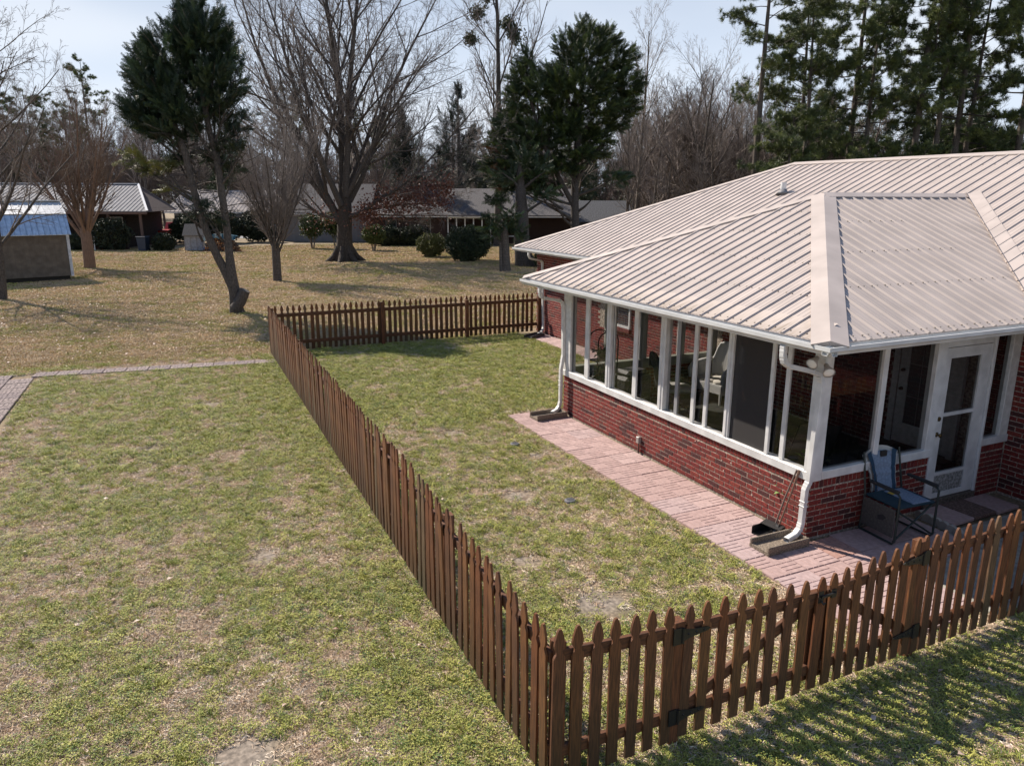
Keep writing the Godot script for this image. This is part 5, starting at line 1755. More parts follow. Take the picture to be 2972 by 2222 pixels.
func oak() -> void:
	var o := thing("oak_tree", "huge bare spreading oak with flared trunk in the middle of the far lawn", "tree", Vector3(3.986, 0, -40.88))
	var tr := MB.new()
	tr.tube(along_side([[0, -0.15, 0.0], [0, 0.1], [0, 0.45], [0.02, 1.0], [0.05, 1.8], [0.12, 2.7], [0.15, 3.6], [0.12, 4.6]]), PackedFloat32Array([0.95, 0.76, 0.60, 0.50, 0.45, 0.45, 0.40, 0.28]), 14)
	for k in 7:
		var a := TAU * k / 7.0 + 0.3
		tr.tube(PackedVector3Array([Vector3(cos(a) * 0.42, 0.9, sin(a) * 0.42), Vector3(cos(a) * 0.72, 0.28, sin(a) * 0.72), Vector3(cos(a) * 1.25, -0.05, sin(a) * 1.25)]), PackedFloat32Array([0.14, 0.20, 0.12]), 6)
	part(o, "trunk", tr.done(), wear(fresh(0.095, 0.076, 0.062, 0.95), M.bold, Vector3(2.0, 0.6, 2.0), true, 4.0))
	var mbs := [MB.new(), MB.new(), MB.new()]
	var lv := [
		[6, 7, 0.1, 0.05, 12, 0.16, 0.62, 0.60, 0.55, 0.25],
		[5, 5, 0.13, 0.06, 9, 0.15, 0.65, 0.52, 0.55, 0.3],
		[4, 3, 0.16, 0.05, 6, 0.15, 0.7, 0.55, 0.6, 0.4],
		[3, 3, 0.2, 0.03, 4, 0.2, 0.7, 0.62, 0.7, 0.5],
		[2, 3, 0.2, 0.0, 0, 0.2, 0.7, 0.6, 0.7, 0.6]]
	var limbs := [
		[[[-0.2, 2.4, 0.0], [-0.75, 3.6, -0.1], [-1.18, 4.5, -0.2], [-1.75, 6.2, -0.2], [-2.7, 8.2, -0.3], [-3.7, 10.0, -0.4], [-4.5, 12.6, -0.5], [-5.1, 15.2, -0.5]], 0.32],
		[[[-0.35, 2.7, 0.2], [-1.5, 4.2, 0.5], [-2.7, 5.6, 0.8], [-3.5, 7.2, 1.1], [-4.2, 9.4, 1.4], [-5.2, 11.8, 1.6]], 0.22],
		[[[0.05, 3.8, 0.0], [0.1, 6.0, 0.2], [0.13, 9.0, 0.3], [-0.1, 12.0, 0.3], [-0.4, 15.0, 0.2], [-0.6, 17.8, 0.2]], 0.36],
		[[[0.25, 3.9, -0.2], [0.6, 6.4, -0.6], [0.9, 9.4, -1.0], [1.4, 12.4, -1.4], [1.9, 15.4, -1.6], [2.2, 17.6, -1.7]], 0.30],
		[[[0.4, 3.6, 0.2], [1.2, 5.0, 0.3], [2.1, 7.0, 0.3], [3.0, 9.6, 0.2], [4.4, 12.2, 0.0], [6.2, 15.2, -0.2]], 0.27],
		[[[0.4, 4.0, -0.2], [1.6, 6.0, -0.6], [3.0, 8.2, -0.9], [4.2, 9.8, -1.2], [5.6, 11.6, -1.4]], 0.20],
		[[[0.4, 2.7, -0.2], [1.3, 3.0, -0.4], [2.6, 3.9, -0.5], [4.0, 4.7, -0.6], [5.4, 6.0, -0.6], [7.0, 7.6, -0.6], [8.2, 9.0, -0.5]], 0.17],
		[[[0.4, 2.6, 0.3], [1.6, 3.1, 0.5], [3.2, 3.4, 0.7], [5.0, 3.5, 0.9], [6.6, 3.9, 1.0]], 0.13],
		[[[-0.3, 2.5, -0.2], [-1.4, 2.9, -0.5], [-2.6, 4.0, -0.8], [-3.6, 5.6, -1.0], [-4.2, 7.4, -1.1]], 0.14],
		[[[0.1, 3.4, 0.4], [0.2, 5.4, 1.6], [-0.4, 8.0, 2.8], [-0.8, 11.0, 3.8], [-1.4, 14.0, 4.4]], 0.26],
		[[[0.0, 3.4, -0.4], [-0.6, 5.6, -1.6], [-1.4, 8.4, -2.8], [-1.9, 11.4, -3.6], [-2.6, 14.2, -4.0]], 0.26],
		[[[0.2, 4.2, 0.3], [1.0, 6.6, 1.8], [2.0, 9.6, 3.0], [3.2, 12.6, 3.8]], 0.2]]
	for q in limbs:
		var pts := along_side(q[0])
		var l := 0.0
		for i in pts.size() - 1:
			l += pts[i].distance_to(pts[i + 1])
		limb_path(mbs, pts, q[1] * 0.78, q[1] * 0.13, l, 0, lv)
	part(o, "limbs", mbs[0].done(), M.bark)
	part(o, "branches", mbs[1].done(), M.bark)
	part(o, "twigs", mbs[2].done(), M.twig)
	var buf := PackedFloat32Array()
	for i in 4200:  # brown leaves that stayed on the low branches
		var t := rng.randf()
		var s := lerpf(-2.2, 6.8, rng.randf()) if rng.randf() < 0.25 else lerpf(1.0, 6.8, rng.randf())
		var y := 2.7 + absf(s) * 0.12 + rng.randfn() * 0.45 + (1.3 * rng.randf() if s > 2.0 else 0.0)
		var p := SIDE * s + Vector3(0, y, 0) + AWAY * (rng.randfn() * 0.7)
		spray(buf, p, Vector3(rng.randfn(), rng.randfn() - 0.6, rng.randfn()), rng.randf_range(0.12, 0.21), Color(0.10, 0.034, 0.022).lerp(Color(0.23, 0.095, 0.06), t * t))
	copies(o, "brown_leaves", leaf_mesh(1.0, 0.3), M.leaf, buf)

func yard_trees() -> void:
	# pear-shaped bare tree
	var lv := [[3, 9, 0.02, 0.0, 17, 0.55, 0.46, 4.4, 0.27, 0.85], [7, 5, 0.05, 0.06, 14, 0.08, 0.36, 0.36, 0.5, 0.2], [4, 3, 0.08, 0.12, 8, 0.1, 0.45, 0.5, 0.6, 0.4], [3, 3, 0.1, 0.08, 5, 0.2, 0.55, 0.55, 0.7, 0.5], [2, 3, 0.1, 0.0, 0, 0, 0, 0, 0, 0.6]]
	bare_tree("bare_tree", "small dark upright bare tree standing alone between the leaning cedar and the oak", Vector3(-1.515, 0, -30.914), 2.0, 0.21, lv, M.bark, M.twig)
	# crepe myrtle
	lv = [[4, 10, 0.05, 0.0, 13, 0.62, 0.55, 4.5, 0.34, 0.85], [7, 6, 0.07, 0.03, 11, 0.20, 0.42, 0.42, 0.5, 0.22], [4, 4, 0.10, 0.07, 9, 0.15, 0.45, 0.5, 0.6, 0.4], [3, 3, 0.12, 0.06, 5, 0.15, 0.5, 0.55, 0.7, 0.5], [2, 3, 0.12, 0.03, 0, 0, 0, 0, 0, 0.6]]
	bare_tree("crepe_myrtle", "tan multi-stemmed bare crepe myrtle beside the small shed", Vector3(-9.98, 0, -41.52), 2.3, 0.31, lv, M.bark_tan, wear(fresh(0.17, 0.115, 0.085, 0.9), M.fine, Vector3(2, 2, 2)))
	# bare tree whose twigs reach in from the left edge
	lv = [[7, 7, 0.05, 0.02, 26, 0.14, 0.9, 0.52, 0.42, 0.2], [5, 4, 0.12, 0.04, 8, 0.12, 0.6, 0.5, 0.55, 0.3], [4, 3, 0.14, 0.04, 6, 0.15, 0.6, 0.5, 0.6, 0.4], [3, 3, 0.16, 0.02, 3, 0.2, 0.6, 0.55, 0.7, 0.5], [2, 3, 0.1, 0.0, 0, 0, 0, 0, 0, 0.6]]
	bare_tree("bare_tree", "thin bare tree at the left edge in front of the shed", Vector3(-12.15, 0, -28.5), 9.6, 0.19, lv, M.bark, M.twig)
	# stub of a cut cedar with a low green tuft
	var o := thing("cedar_stump", "grey cut cedar trunk with low green shoots near the end of the house", "tree", Vector3(10.55, 0, -31.336))
	var tr := MB.new()
	tr.tube(along_side([[0, -0.1, 0.0], [0, 0.3], [0.0, 0.9], [-0.02, 1.6], [-0.02, 2.3]]), PackedFloat32Array([0.36, 0.28, 0.24, 0.22, 0.16]), 9, true)
	tr.tube(along_side([[-0.22, -0.05, -0.25], [-0.25, 0.8], [-0.27, 1.5]]), PackedFloat32Array([0.09, 0.08, 0.06]), 7, true)
	part(o, "trunk", tr.done(), M.bark_pale)
	var buf := PackedFloat32Array()
	evergreen_clusters(buf, [[-0.5, 2.5, 0.9, 0.5, 0.0, 0.7], [0.5, 2.2, 0.7, 0.4, 0.2, 0.6], [-0.9, 1.9, 0.5, 0.3, -0.2, 0.4], [0.1, 3.0, 0.7, 0.5, 0.0, 0.6], [1.1, 1.8, 0.4, 0.25, 0.0, 0.4]], 90.0, 0.42, Vector3(0, 2, 0), Color(0.02, 0.04, 0.014), Color(0.09, 0.13, 0.03), 0.1)
	copies(o, "crown", frond, M.needle, buf)
	# big dark trunk near the end of the house; its crown is merged with the cedar's
	o = thing("cedar_tree", "thick dark trunk under the green cedar beside the house's far gutter", "tree", Vector3(12.74, 0, -33.59))
	tr = MB.new()
	tr.tube(along_side([[0.2, -0.15, 0.0], [0.1, 0.2], [0, 0.7], [-0.1, 1.5], [-0.1, 3.0], [-0.2, 4.6], [-0.2, 6.2]]), PackedFloat32Array([0.75, 0.6, 0.5, 0.46, 0.38, 0.26, 0.08]), 11)
	for s in [[-1.8, 3.6], [1.6, 3.9], [-1.2, 5.2], [1.2, 5.3], [-2.2, 2.9]]:
		tr.tube(along_side([[-0.1, s[1] - 1.0, 0.0], [s[0] * 0.5, s[1] - 0.4, -0.3], [s[0], s[1], -0.6]]), PackedFloat32Array([0.10, 0.07, 0.02]), 5)
	part(o, "trunk", tr.done(), M.bark)
	buf = PackedFloat32Array()
	evergreen_clusters(buf, [[-1.6, 3.7, 0.9, 0.4, -0.4, 0.8], [1.4, 4.1, 0.8, 0.4, -0.4, 0.8], [-1.0, 5.2, 1.0, 0.6, 0.0, 0.9], [1.0, 5.6, 0.9, 0.6, 0.0, 0.9], [0.0, 6.2, 0.9, 0.7, 0.0, 0.9], [-2.3, 2.9, 0.5, 0.3, -0.4, 0.5]], 75.0, 0.5, Vector3(0, 4, 0), Color(0.018, 0.036, 0.013), Color(0.07, 0.11, 0.026), 0.2)
	copies(o, "crown", frond, M.needle, buf)
	# red cedars by the far brick house
	for e in [[Vector3(20.36, 0, -63.25), 14.5, 4.6, "tall dark red cedar in front of the brick house right of the oak"], [Vector3(13.78, 0, -59.6), 11.3, 2.6, "narrow dark red cedar just right of the oak by the brick house"], [Vector3(25.2, 0, -60.5), 12.2, 3.0, "dark red cedar half hidden behind the broad green cedar"]]:
		o = thing("red_cedar_tree", e[3], "tree", e[0])
		var h: float = e[1]
		var w: float = e[2]
		tr = MB.new()
		tr.tube(PackedVector3Array([Vector3(0, -0.1, 0), Vector3(0.1, h * 0.3, 0), Vector3(0, h * 0.7, 0), Vector3(0, h, 0)]), PackedFloat32Array([0.42, 0.3, 0.14, 0.02]), 8)
		buf = PackedFloat32Array()
		var cl := []
		for k in 34:
			var t := (k + rng.randf()) / 34.0
			var y := lerpf(h * 0.20, h * 0.97, t)
			var rr := w * pow(1.0 - t, 0.75) * rng.randf_range(0.45, 1.0)
			var a := rng.randf() * TAU
			cl.append([cos(a) * rr, y, lerpf(1.15, 0.35, t), lerpf(0.7, 0.6, t), sin(a) * rr, lerpf(1.15, 0.35, t)])
			tr.tube(PackedVector3Array([Vector3(0, y - 0.5, 0), SIDE * cos(a) * rr + AWAY * sin(a) * rr + Vector3(0, y, 0)]), PackedFloat32Array([0.07, 0.015]), 4)
		part(o, "trunk", tr.done(), M.bark)
		evergreen_clusters(buf, cl, 34.0, 0.75, Vector3(0, h * 0.4, 0), Color(0.014, 0.024, 0.016), Color(0.045, 0.066, 0.032), 0.5)
		copies(o, "crown", frond, M.needle, buf)
	# shrubs
	shrub("shrub", "round yellow green clipped shrub right of the oak", Vector3(10.04, 0, -41.94), 0.95, 1.5, Color(0.05, 0.065, 0.02), Color(0.16, 0.17, 0.05), 1500, 0.10, 0.05)
	shrub("shrub", "large dark rounded camellia shrub beside the yellow green one", Vector3(11.03, 0, -37.95), 1.38, 2.15, Color(0.018, 0.032, 0.014), Color(0.07, 0.095, 0.04), 3200, 0.11, 0.02)
	shrub("shrub", "small round green shrub on a short stem right of the oak trunk", Vector3(8.03, 0, -49.12), 0.82, 1.85, Color(0.04, 0.06, 0.015), Color(0.12, 0.15, 0.035), 1300, 0.11, 0.55)
	shrub("shrub", "green leggy shrub between the oak and the brick house", Vector3(5.9, 0, -52.2), 0.95, 2.9, Color(0.03, 0.05, 0.015), Color(0.09, 0.12, 0.03), 1100, 0.12, 0.9, "", 0.3)
	shrub("shrub", "green leggy shrub just behind the oak trunk", Vector3(4.3, 0, -53.0), 0.9, 2.6, Color(0.03, 0.05, 0.015), Color(0.10, 0.13, 0.03), 1000, 0.12, 0.8, "", 0.3)
	shrub("shrub", "pink flowering azalea shrub at the house's far corner", Vector3(13.4, 0, -31.9), 0.7, 1.3, Color(0.02, 0.04, 0.014), Color(0.07, 0.10, 0.03), 900, 0.10, 0.0)

func backdrop() -> void:
	var lv_tall := [[8, 6, 0.05, 0.03, 15, 0.28, 0.55, 0.42, 0.5, 0.15], [5, 4, 0.10, 0.08, 8, 0.15, 0.5, 0.5, 0.55, 0.3], [4, 3, 0.12, 0.07, 6, 0.15, 0.55, 0.5, 0.6, 0.4], [3, 3, 0.14, 0.05, 4, 0.15, 0.55, 0.6, 0.8, 0.6], [2, 3, 0.1, 0.0, 0, 0, 0, 0, 0, 0.7]]
	var lv_wide := [[6, 6, 0.07, 0.02, 13, 0.2, 0.7, 0.62, 0.55, 0.2], [5, 4, 0.12, 0.08, 9, 0.15, 0.55, 0.5, 0.55, 0.3], [4, 3, 0.14, 0.07, 6, 0.15, 0.55, 0.5, 0.6, 0.4], [3, 3, 0.14, 0.04, 4, 0.15, 0.6, 0.6, 0.8, 0.6], [2, 3, 0.1, 0.0, 0, 0, 0, 0, 0, 0.7]]
	# one very tall bare tree with mistletoe, behind the green cedar
	var o := bare_tree("bare_tree", "very tall bare tree with dark mistletoe clumps rising behind the broad green cedar", Vector3(18.6, 0, -50.4), 23.0, 0.34, lv_tall, M.bark, M.twig)
	var buf := PackedFloat32Array()
	for q in [[-1.5, 17.4, 0.5], [-0.8, 18.6, 0.45], [0.9, 16.6, 0.5], [1.5, 15.8, 0.55], [0.6, 19.0, 0.35], [-2.0, 15.6, 0.35]]:
		for i in 90:
			var p: Vector3 = SIDE * q[0] + Vector3(0, q[1], 0) + Vector3(rng.randfn(), rng.randfn(), rng.randfn()) * q[2] * 0.55
			spray(buf, p, Vector3(rng.randfn(), rng.randfn(), rng.randfn()), rng.randf_range(0.16, 0.26), Color(0.03, 0.045, 0.018).lerp(Color(0.07, 0.08, 0.03), rng.randf()))
	copies(o, "mistletoe", bunch, M.leaf, buf)
	# bare trees and thicket right of it
	var t1 := bare_tree("bare_tree", "wispy grey bare tree left of the pines above the roof's far hip", Vector3(27.8, 0, -44.3), 16.0, 0.22, lv_tall, M.bark_pale, M.twig_pale)
	var t2 := bare_tree("bare_tree", "spreading bare tree just left of the pines", Vector3(31.0, 0, -40.9), 12.5, 0.2, lv_wide, M.bark_pale, M.twig_pale)
	dup(t1, Vector3(23.6, 0, -46.4), 2.0, "wispy bare tree close behind the green cedar on its right", "", 0.82)
	dup(t2, Vector3(25.2, 0, -40.3), 1.1, "low bare tree over the middle of the roof's far slope", "", 0.62)
	dup(t2, Vector3(29.4, 0, -37.0), 3.0, "low bare brown tree over the roof's upper far corner", "", 0.66)
	dup(t2, Vector3(33.2, 0, -38.6), 4.4, "bare brown tree at the foot of the leftmost pine", "", 0.72)
	dup(t2, Vector3(27.0, 0, -39.4), 5.2, "dense brown bare tree low behind the far end of the roof ridge", "", 0.55)
	dup(t2, Vector3(30.6, 0, -45.8), 0.3, "brown bare tree deep in the thicket left of the pines", "", 0.85)
	dup(t1, Vector3(26.0, 0, -42.6), 3.7, "slim bare tree in the thicket right of the green cedar", "", 0.7)
	dup(t2, Vector3(34.4, 0, -42.0), 2.2, "bare tree behind the second pine from the left", "", 0.8)
	dup(t1, Vector3(21.0, 0, -56.0), 4.2, "wispy bare tree between the red cedars and the green cedar", "", 0.95)
	# pines right of the thicket
	var g := "tall pines behind the house"
	var p1 := pine("tall leftmost pine with a lone drooping lower branch above the house roof", Vector3(29.0, 0, -32.7), 21.0, 0.46, 3.7, 30, g)
	var p2 := pine("second pine from the left behind the house roof, forking low", Vector3(31.7, 0, -31.4), 16.5, 0.36, 4.2, 38, g)
	var p3 := pine("tall dense pine third from the left behind the house roof", Vector3(36.4, 0, -32.0), 21.5, 0.40, 4.3, 42, g)
	var spots := [[Vector3(35.4, 0, -29.7), 0.98, 1, "pine just right of the dense third pine behind the roof"], [Vector3(38.1, 0, -28.4), 1.02, 2, "pine with crossing limbs in the middle of the row behind the roof"], [Vector3(39.0, 0, -27.5), 0.86, 0, "shorter pine close beside the middle pine behind the roof"], [Vector3(40.3, 0, -27.2), 0.98, 2, "broad dark pine near the right end behind the roof"], [Vector3(41.8, 0, -27.6), 1.05, 1, "second pine from the right edge behind the roof"], [Vector3(44.0, 0, -25.5), 1.0, 2, "rightmost pine at the picture's edge behind the roof"], [Vector3(46.2, 0, -33.0), 1.05, 1, "pine set farther back near the right edge"], [Vector3(38.0, 0, -38.0), 0.9, 2, "pine set farther back between the second and third pines"]]
	for s in spots:
		dup([p1, p2, p3][s[2]], s[0], rng.randf() * TAU, s[3], g, s[1])
	var y1 := pine("bushy bright green young pine left of the second tall pine", Vector3(29.4, 0, -30.0), 9.0, 0.12, 2.7, 54, "young pines under the tall ones", true)
	for s in [[Vector3(34.0, 0, -27.2), 0.8, "bushy young pine low under the third tall pine"], [Vector3(36.6, 0, -26.4), 0.78, "bushy young pine low under the middle tall pines"], [Vector3(40.5, 0, -25.0), 0.72, "bushy young pine low near the right edge"], [Vector3(43.6, 0, -27.5), 0.9, "dark young pine at the right edge under the pines"]]:
		dup(y1, s[0], rng.randf() * TAU, s[2], "young pines under the tall ones", s[1])
	# pines far behind the grey metal roof at the left
	var far := [[Vector3(-22.5, 0, -106.0), 0.86, 0, "far pine at the left edge above the shed"], [Vector3(-18.8, 0, -105.0), 0.98, 1, "far round-topped pine left of the leaning cedar, tallest of three"], [Vector3(-12.6, 0, -102.2), 0.92, 0, "far round-topped pine nearest the leaning cedar"], [Vector3(-15.4, 0, -108.0), 0.9, 1, "far pine between the two round-topped ones"], [Vector3(12.0, 0, -106.5), 0.86, 2, "far pine seen through the left of the bare oak"], [Vector3(19.8, 0, -103.0), 0.84, 0, "far pine seen through the right of the bare oak"], [Vector3(23.6, 0, -101.5), 0.9, 1, "far pine between the oak and the red cedars"], [Vector3(4.5, 0, -110.5), 0.7, 2, "far pine behind the small upright bare tree"]]
	for s in far:
		dup([p1, p2, p3][s[2]], s[0], rng.randf() * TAU, s[3], "far pines beyond the houses", s[1])
	# grey bare trees nearer than the woodland
	for s in [[Vector3(-17.0, 0, -84.0), 0.80, "far bare tree behind the left end of the grey metal roof"], [Vector3(-12.0, 0, -82.0), 0.86, "far bare tree behind the middle of the grey metal roof"], [Vector3(-7.0, 0, -80.0), 0.74, "far bare tree behind the right end of the grey metal roof"], [Vector3(-1.5, 0, -88.0), 0.74, "far bare tree between the two pale roofs"], [Vector3(-21.0, 0, -80.0), 0.9, "far bare tree at the left edge behind the shed"], [Vector3(27.5, 0, -84.0), 0.95, "far bare tree behind the brick house's right end"]]:
		dup(t1 if rng.randf() < 0.5 else t2, s[0], rng.randf() * TAU, s[2], "grey bare trees beyond the houses", s[1] * (1.0 if s[1] > 0 else 1.0))
	# the woodland that closes the view: nobody could count it
	var wood := MB.new()
	wood.tinted = true
	wood.col = Color(0.115, 0.092, 0.082)
	var ms := [wood, wood, wood]
	limb(ms, Vector3(0, -0.1, 0), Vector3.UP, 13.0, 0.2, 0, [[6, 5, 0.06, 0.02, 13, 0.15, 0.6, 0.5, 0.5, 0.2], [4, 3, 0.12, 0.07, 8, 0.15, 0.55, 0.5, 0.6, 0.35], [3, 3, 0.14, 0.05, 6, 0.15, 0.6, 0.55, 0.8, 0.6], [2, 3, 0.14, 0.05, 4, 0.15, 0.6, 0.6, 0.9, 0.8], [1, 3, 0.14, 0.05, 0, 0.15, 0.6, 0.6, 0.9, 0.8]])
	var wm := wood.done()
	var m := fresh(1, 1, 1, 0.9)
	m.vertex_color_use_as_albedo = true
	buf = PackedFloat32Array()
	for i in 640:
		var a := rng.randf_range(-95.0, 135.0)
		var d := rng.randf_range(84.0, 140.0)
		if i > 560:
			a = rng.randf_range(13.0, 34.0)
			d = rng.randf_range(58.0, 84.0)
		var p := Vector3(EYE.x, 0, EYE.z) + SIDE * a + AWAY * d
		var s := rng.randf_range(0.55, 1.05) * (0.9 if d < 110.0 else 1.1)
		if a > 30.0:
			s *= 0.85
		var b := Basis(Vector3.UP, rng.randf() * TAU)
		var k := rng.randf_range(0.75, 1.3)
		push(buf, b.x * s, b.y * s * rng.randf_range(0.85, 1.15), b.z * s, p, Color(k * rng.randf_range(0.95, 1.1), k, k * rng.randf_range(0.9, 1.05)))
	var w := copies(self, "bare_woodland", wm, m, buf)
	tag(w, "grey brown bare woodland closing the view behind the houses", "woodland")
	buf = PackedFloat32Array()
	for i in 190:
		var a := rng.randf_range(8.0, 130.0) if rng.randf() < 0.75 else rng.randf_range(-90.0, 20.0)
		var d := rng.randf_range(76.0, 130.0)
		if i > 130:
			a = rng.randf_range(24.0, 60.0)
			d = rng.randf_range(58.0, 72.0)
		var c := Vector3(EYE.x, 0, EYE.z) + SIDE * a + AWAY * d
		var h := rng.randf_range(9.0, 15.0) * (1.0 if a > 20.0 else 0.8) * (0.72 if i > 130 else 1.0)
		var k := rng.randf_range(0.7, 1.2)
		for j in 34:
			var t := rng.randf()
			var r := 3.0 * (1.05 - t) + 0.4
			var q := rng.randf() * TAU
			var p := c + Vector3(cos(q) * r * rng.randf(), h * (0.25 + 0.75 * t), sin(q) * r * rng.randf())
			var b := Basis(Vector3.UP, q)
			var s := rng.randf_range(0.9, 1.6)
			push(buf, b.x * s, b.y * s, b.z * s, p, Color(0.045 * k, 0.066 * k, 0.026 * k))
	w = copies(self, "evergreen_woodland", tuft, M.needle, buf)
	tag(w, "dark evergreen treeline low behind the pines and bare trees", "woodland")

# ---------- far houses, shed and yard things ----------
func slope_ribs(up: Node, a: Vector3, b: Vector3, rise: Vector3, n: int, m: Material, w := 0.06, h := 0.03) -> void:  # ribs from the eave a-b up along rise
	var nn := (b - a).cross(rise).normalized()
	if nn.y < 0.0:
		nn = -nn
	var rib := rib_mesh(w, h)
	var z := (b - a).normalized()
	for i in n:
		var p := a.lerp(b, (i + 0.5) / n) + nn * 0.002
		part(up, "rib", rib, m, Transform3D(Basis(rise, nn, rise.normalized().cross(nn)), p))

func win(up: Node, x: float, y: float, z: float, w: float, h: float, fm: Material) -> void:
	var mb := MB.new()
	mb.span(Vector3(x, y, z - 0.01), Vector3(x + w, y + 0.06, z + 0.05))
	mb.span(Vector3(x, y + h - 0.06, z - 0.01), Vector3(x + w, y + h, z + 0.05))
	mb.span(Vector3(x, y + 0.06, z - 0.01), Vector3(x + 0.06, y + h - 0.06, z + 0.05))
	mb.span(Vector3(x + w - 0.06, y + 0.06, z - 0.01), Vector3(x + w, y + h - 0.06, z + 0.05))
	mb.span(Vector3(x + 0.06, y + h * 0.5 - 0.02, z), Vector3(x + w - 0.06, y + h * 0.5 + 0.02, z + 0.04))
	var o := part(up, "window", mb.done(), fm)
	mb = MB.new()
	mb.span(Vector3(x + 0.06, y + 0.06, z + 0.002), Vector3(x + w - 0.06, y + h - 0.06, z + 0.012))
	part(o, "pane", mb.done(), mat(0.02, 0.022, 0.025, 0.08))

func post_at(up: Node, x: float, z: float, h: float, w: float, m: Material) -> void:
	var mb := MB.new()
	mb.cbox(Vector3(x, h * 0.5, z), Vector3(w, h, w), 0.01)
	part(up, "post", mb.done(), m)

func box_part(up: Node, nm: String, lo: Vector3, hi: Vector3, m: Material) -> MeshInstance3D:
	var mb := MB.new()
	mb.span(lo, hi)
	return part(up, nm, mb.done(), m)

func neighbours() -> void:
	shed()
	# carport house with the grey metal roof
	var h := thing("brick_house", "low brown house with grey ribbed metal roof and dark open carport at the left", "house", Vector3(-7.134, 0, -56.05), TURN)
	var zinc := wear(fresh(0.25, 0.25, 0.265, 0.85, 0.0), M.mid, Vector3(0.3, 0.3, 0.3))
	var dark := wear(fresh(0.06, 0.042, 0.036, 0.9), M.bold, Vector3(1, 1, 1))
	var e0 := Vector3(-17.0, 2.80, 0.4)
	var e1 := Vector3(0.45, 2.80, 0.4)
	var r0 := Vector3(-17.0, 4.75, -4.4)
	var r1 := Vector3(-2.3, 4.75, -4.4)
	var roof := part(h, "roof", sheet([e0, e1, r1, r0], 0.05), zinc)
	part(h, "gable", sheet([e1 + Vector3(-0.06, -0.05, 0), Vector3(-1.6, 2.75, -9.2), r1 + Vector3(-0.06, -0.05, 0)], 0.02), mat(0.09, 0.06, 0.05, 0.9))
	part(h, "roof", sheet([r0, r1, Vector3(-1.6, 2.80, -9.2), Vector3(-17.0, 2.80, -9.2)], 0.05), zinc)
	for i in 56:
		var x := -16.8 + i * 0.305
		var f := 1.0 if x < -2.3 else (0.45 - x) / 2.75
		var rise := Vector3(0, 1.95, -4.8) * f
		part(roof, "rib", rib_mesh(0.06, 0.03) if i == 0 else (roof.get_child(0) as MeshInstance3D).mesh, zinc, Transform3D(Basis(rise, Vector3(0, 4.8, 1.95).normalized(), Vector3(1, 0, 0)), Vector3(x, 2.802, 0.4)))
	var mb := MB.new()
	mb.bar(e1 + Vector3(0, 0.04, 0), r1 + Vector3(0, 0.04, 0), 0.16, 0.05)
	mb.bar(r0 + Vector3(0, 0.05, 0), r1 + Vector3(0, 0.05, 0), 0.3, 0.06)
	part(h, "roof_trim", mb.done(), mat(0.62, 0.62, 0.62, 0.4))
	box_part(h, "fascia", Vector3(-17.0, 2.58, 0.30), Vector3(0.40, 2.79, 0.38), mat(0.11, 0.065, 0.05, 0.7))
	box_part(h, "wall", Vector3(-17.0, 0, -9.0), Vector3(-2.9, 2.75, -3.2), dark)
	box_part(h, "low_wall", Vector3(-17.0, 0, -0.15), Vector3(-1.4, 1.05, 0.10), wear(fresh(0.12, 0.06, 0.048, 0.9), M.bold, Vector3(2, 6, 2)))
	for x in [-6.6, -4.6, -2.6, -0.25, -9.0, -12.0]:
		post_at(h, x, 0.05, 2.6, 0.16, mat(0.12, 0.075, 0.06, 0.8))
	win(h, -4.2, 1.2, -3.19, 1.0, 1.1, M.white_old)
	win(h, -6.3, 1.2, -3.19, 1.0, 1.1, M.white_old)
	# pale long house
	h = thing("house", "long white house with pale pinkish metal roof beyond the small bare tree", "house", Vector3(6.497, -0.05, -75.8), TURN)
	var pale := wear(fresh(0.30, 0.265, 0.255, 0.85, 0.0), M.mid, Vector3(0.3, 0.3, 0.3))
	var r := part(h, "roof", sheet([Vector3(-13.0, 2.35, 0.5), Vector3(3.2, 2.35, 0.5), Vector3(1.0, 4.55, -5.0), Vector3(-13.0, 4.55, -5.0)], 0.06), pale)
	slope_ribs(r, Vector3(-13.0, 2.352, 0.5), Vector3(1.0, 2.352, 0.5), Vector3(0, 2.2, -5.5), 34, pale)
	part(h, "roof", sheet([Vector3(3.2, 2.35, 0.5), Vector3(3.2, 2.35, -10.5), Vector3(1.0, 4.55, -5.0)], 0.06), pale)
	part(h, "roof", sheet([Vector3(-13.0, 4.55, -5.0), Vector3(1.0, 4.55, -5.0), Vector3(3.2, 2.35, -10.5), Vector3(-13.0, 2.35, -10.5)], 0.06), pale)
	box_part(h, "fascia", Vector3(-13.0, 2.2, 0.42), Vector3(3.15, 2.345, 0.48), M.white)
	box_part(h, "wall", Vector3(-12.8, 0, -10.0), Vector3(2.9, 2.3, -1.4), wear(fresh(0.30, 0.29, 0.28, 0.9), M.mid, Vector3(0.6, 5, 0.6)))
	box_part(h, "wall", Vector3(-8.9, 0, -1.38), Vector3(-4.5, 2.2, -0.2), wear(fresh(0.20, 0.23, 0.28, 0.7), M.mid, Vector3(0.6, 2, 0.6)))
	for x in [-3.6, -1.2, 0.6, 1.9, 2.9]:
		post_at(h, x, 0.3, 2.3, 0.13, M.white)
	for x in [-3.0, -0.6]:
		win(h, x, 0.9, -1.39, 0.9, 1.1, M.white)
	# gable wing with grey siding and brick house with dark roof
	h = thing("brick_house", "dark brick house with grey shingle roof and screened porch right of the oak", "house", Vector3(13.6, 0, -53.4), TURN)
	var shingle := wear(fresh(0.15, 0.14, 0.145, 0.9), M.bold, Vector3(0.9, 2.2, 0.9), true, 1.0)
	var fb := wear(fresh(0.095, 0.055, 0.045, 0.9), M.bold, Vector3(2, 7, 2))
	box_part(h, "wall", Vector3(-4.6, 0, -9.0), Vector3(1.6, 2.45, -0.6), fb)
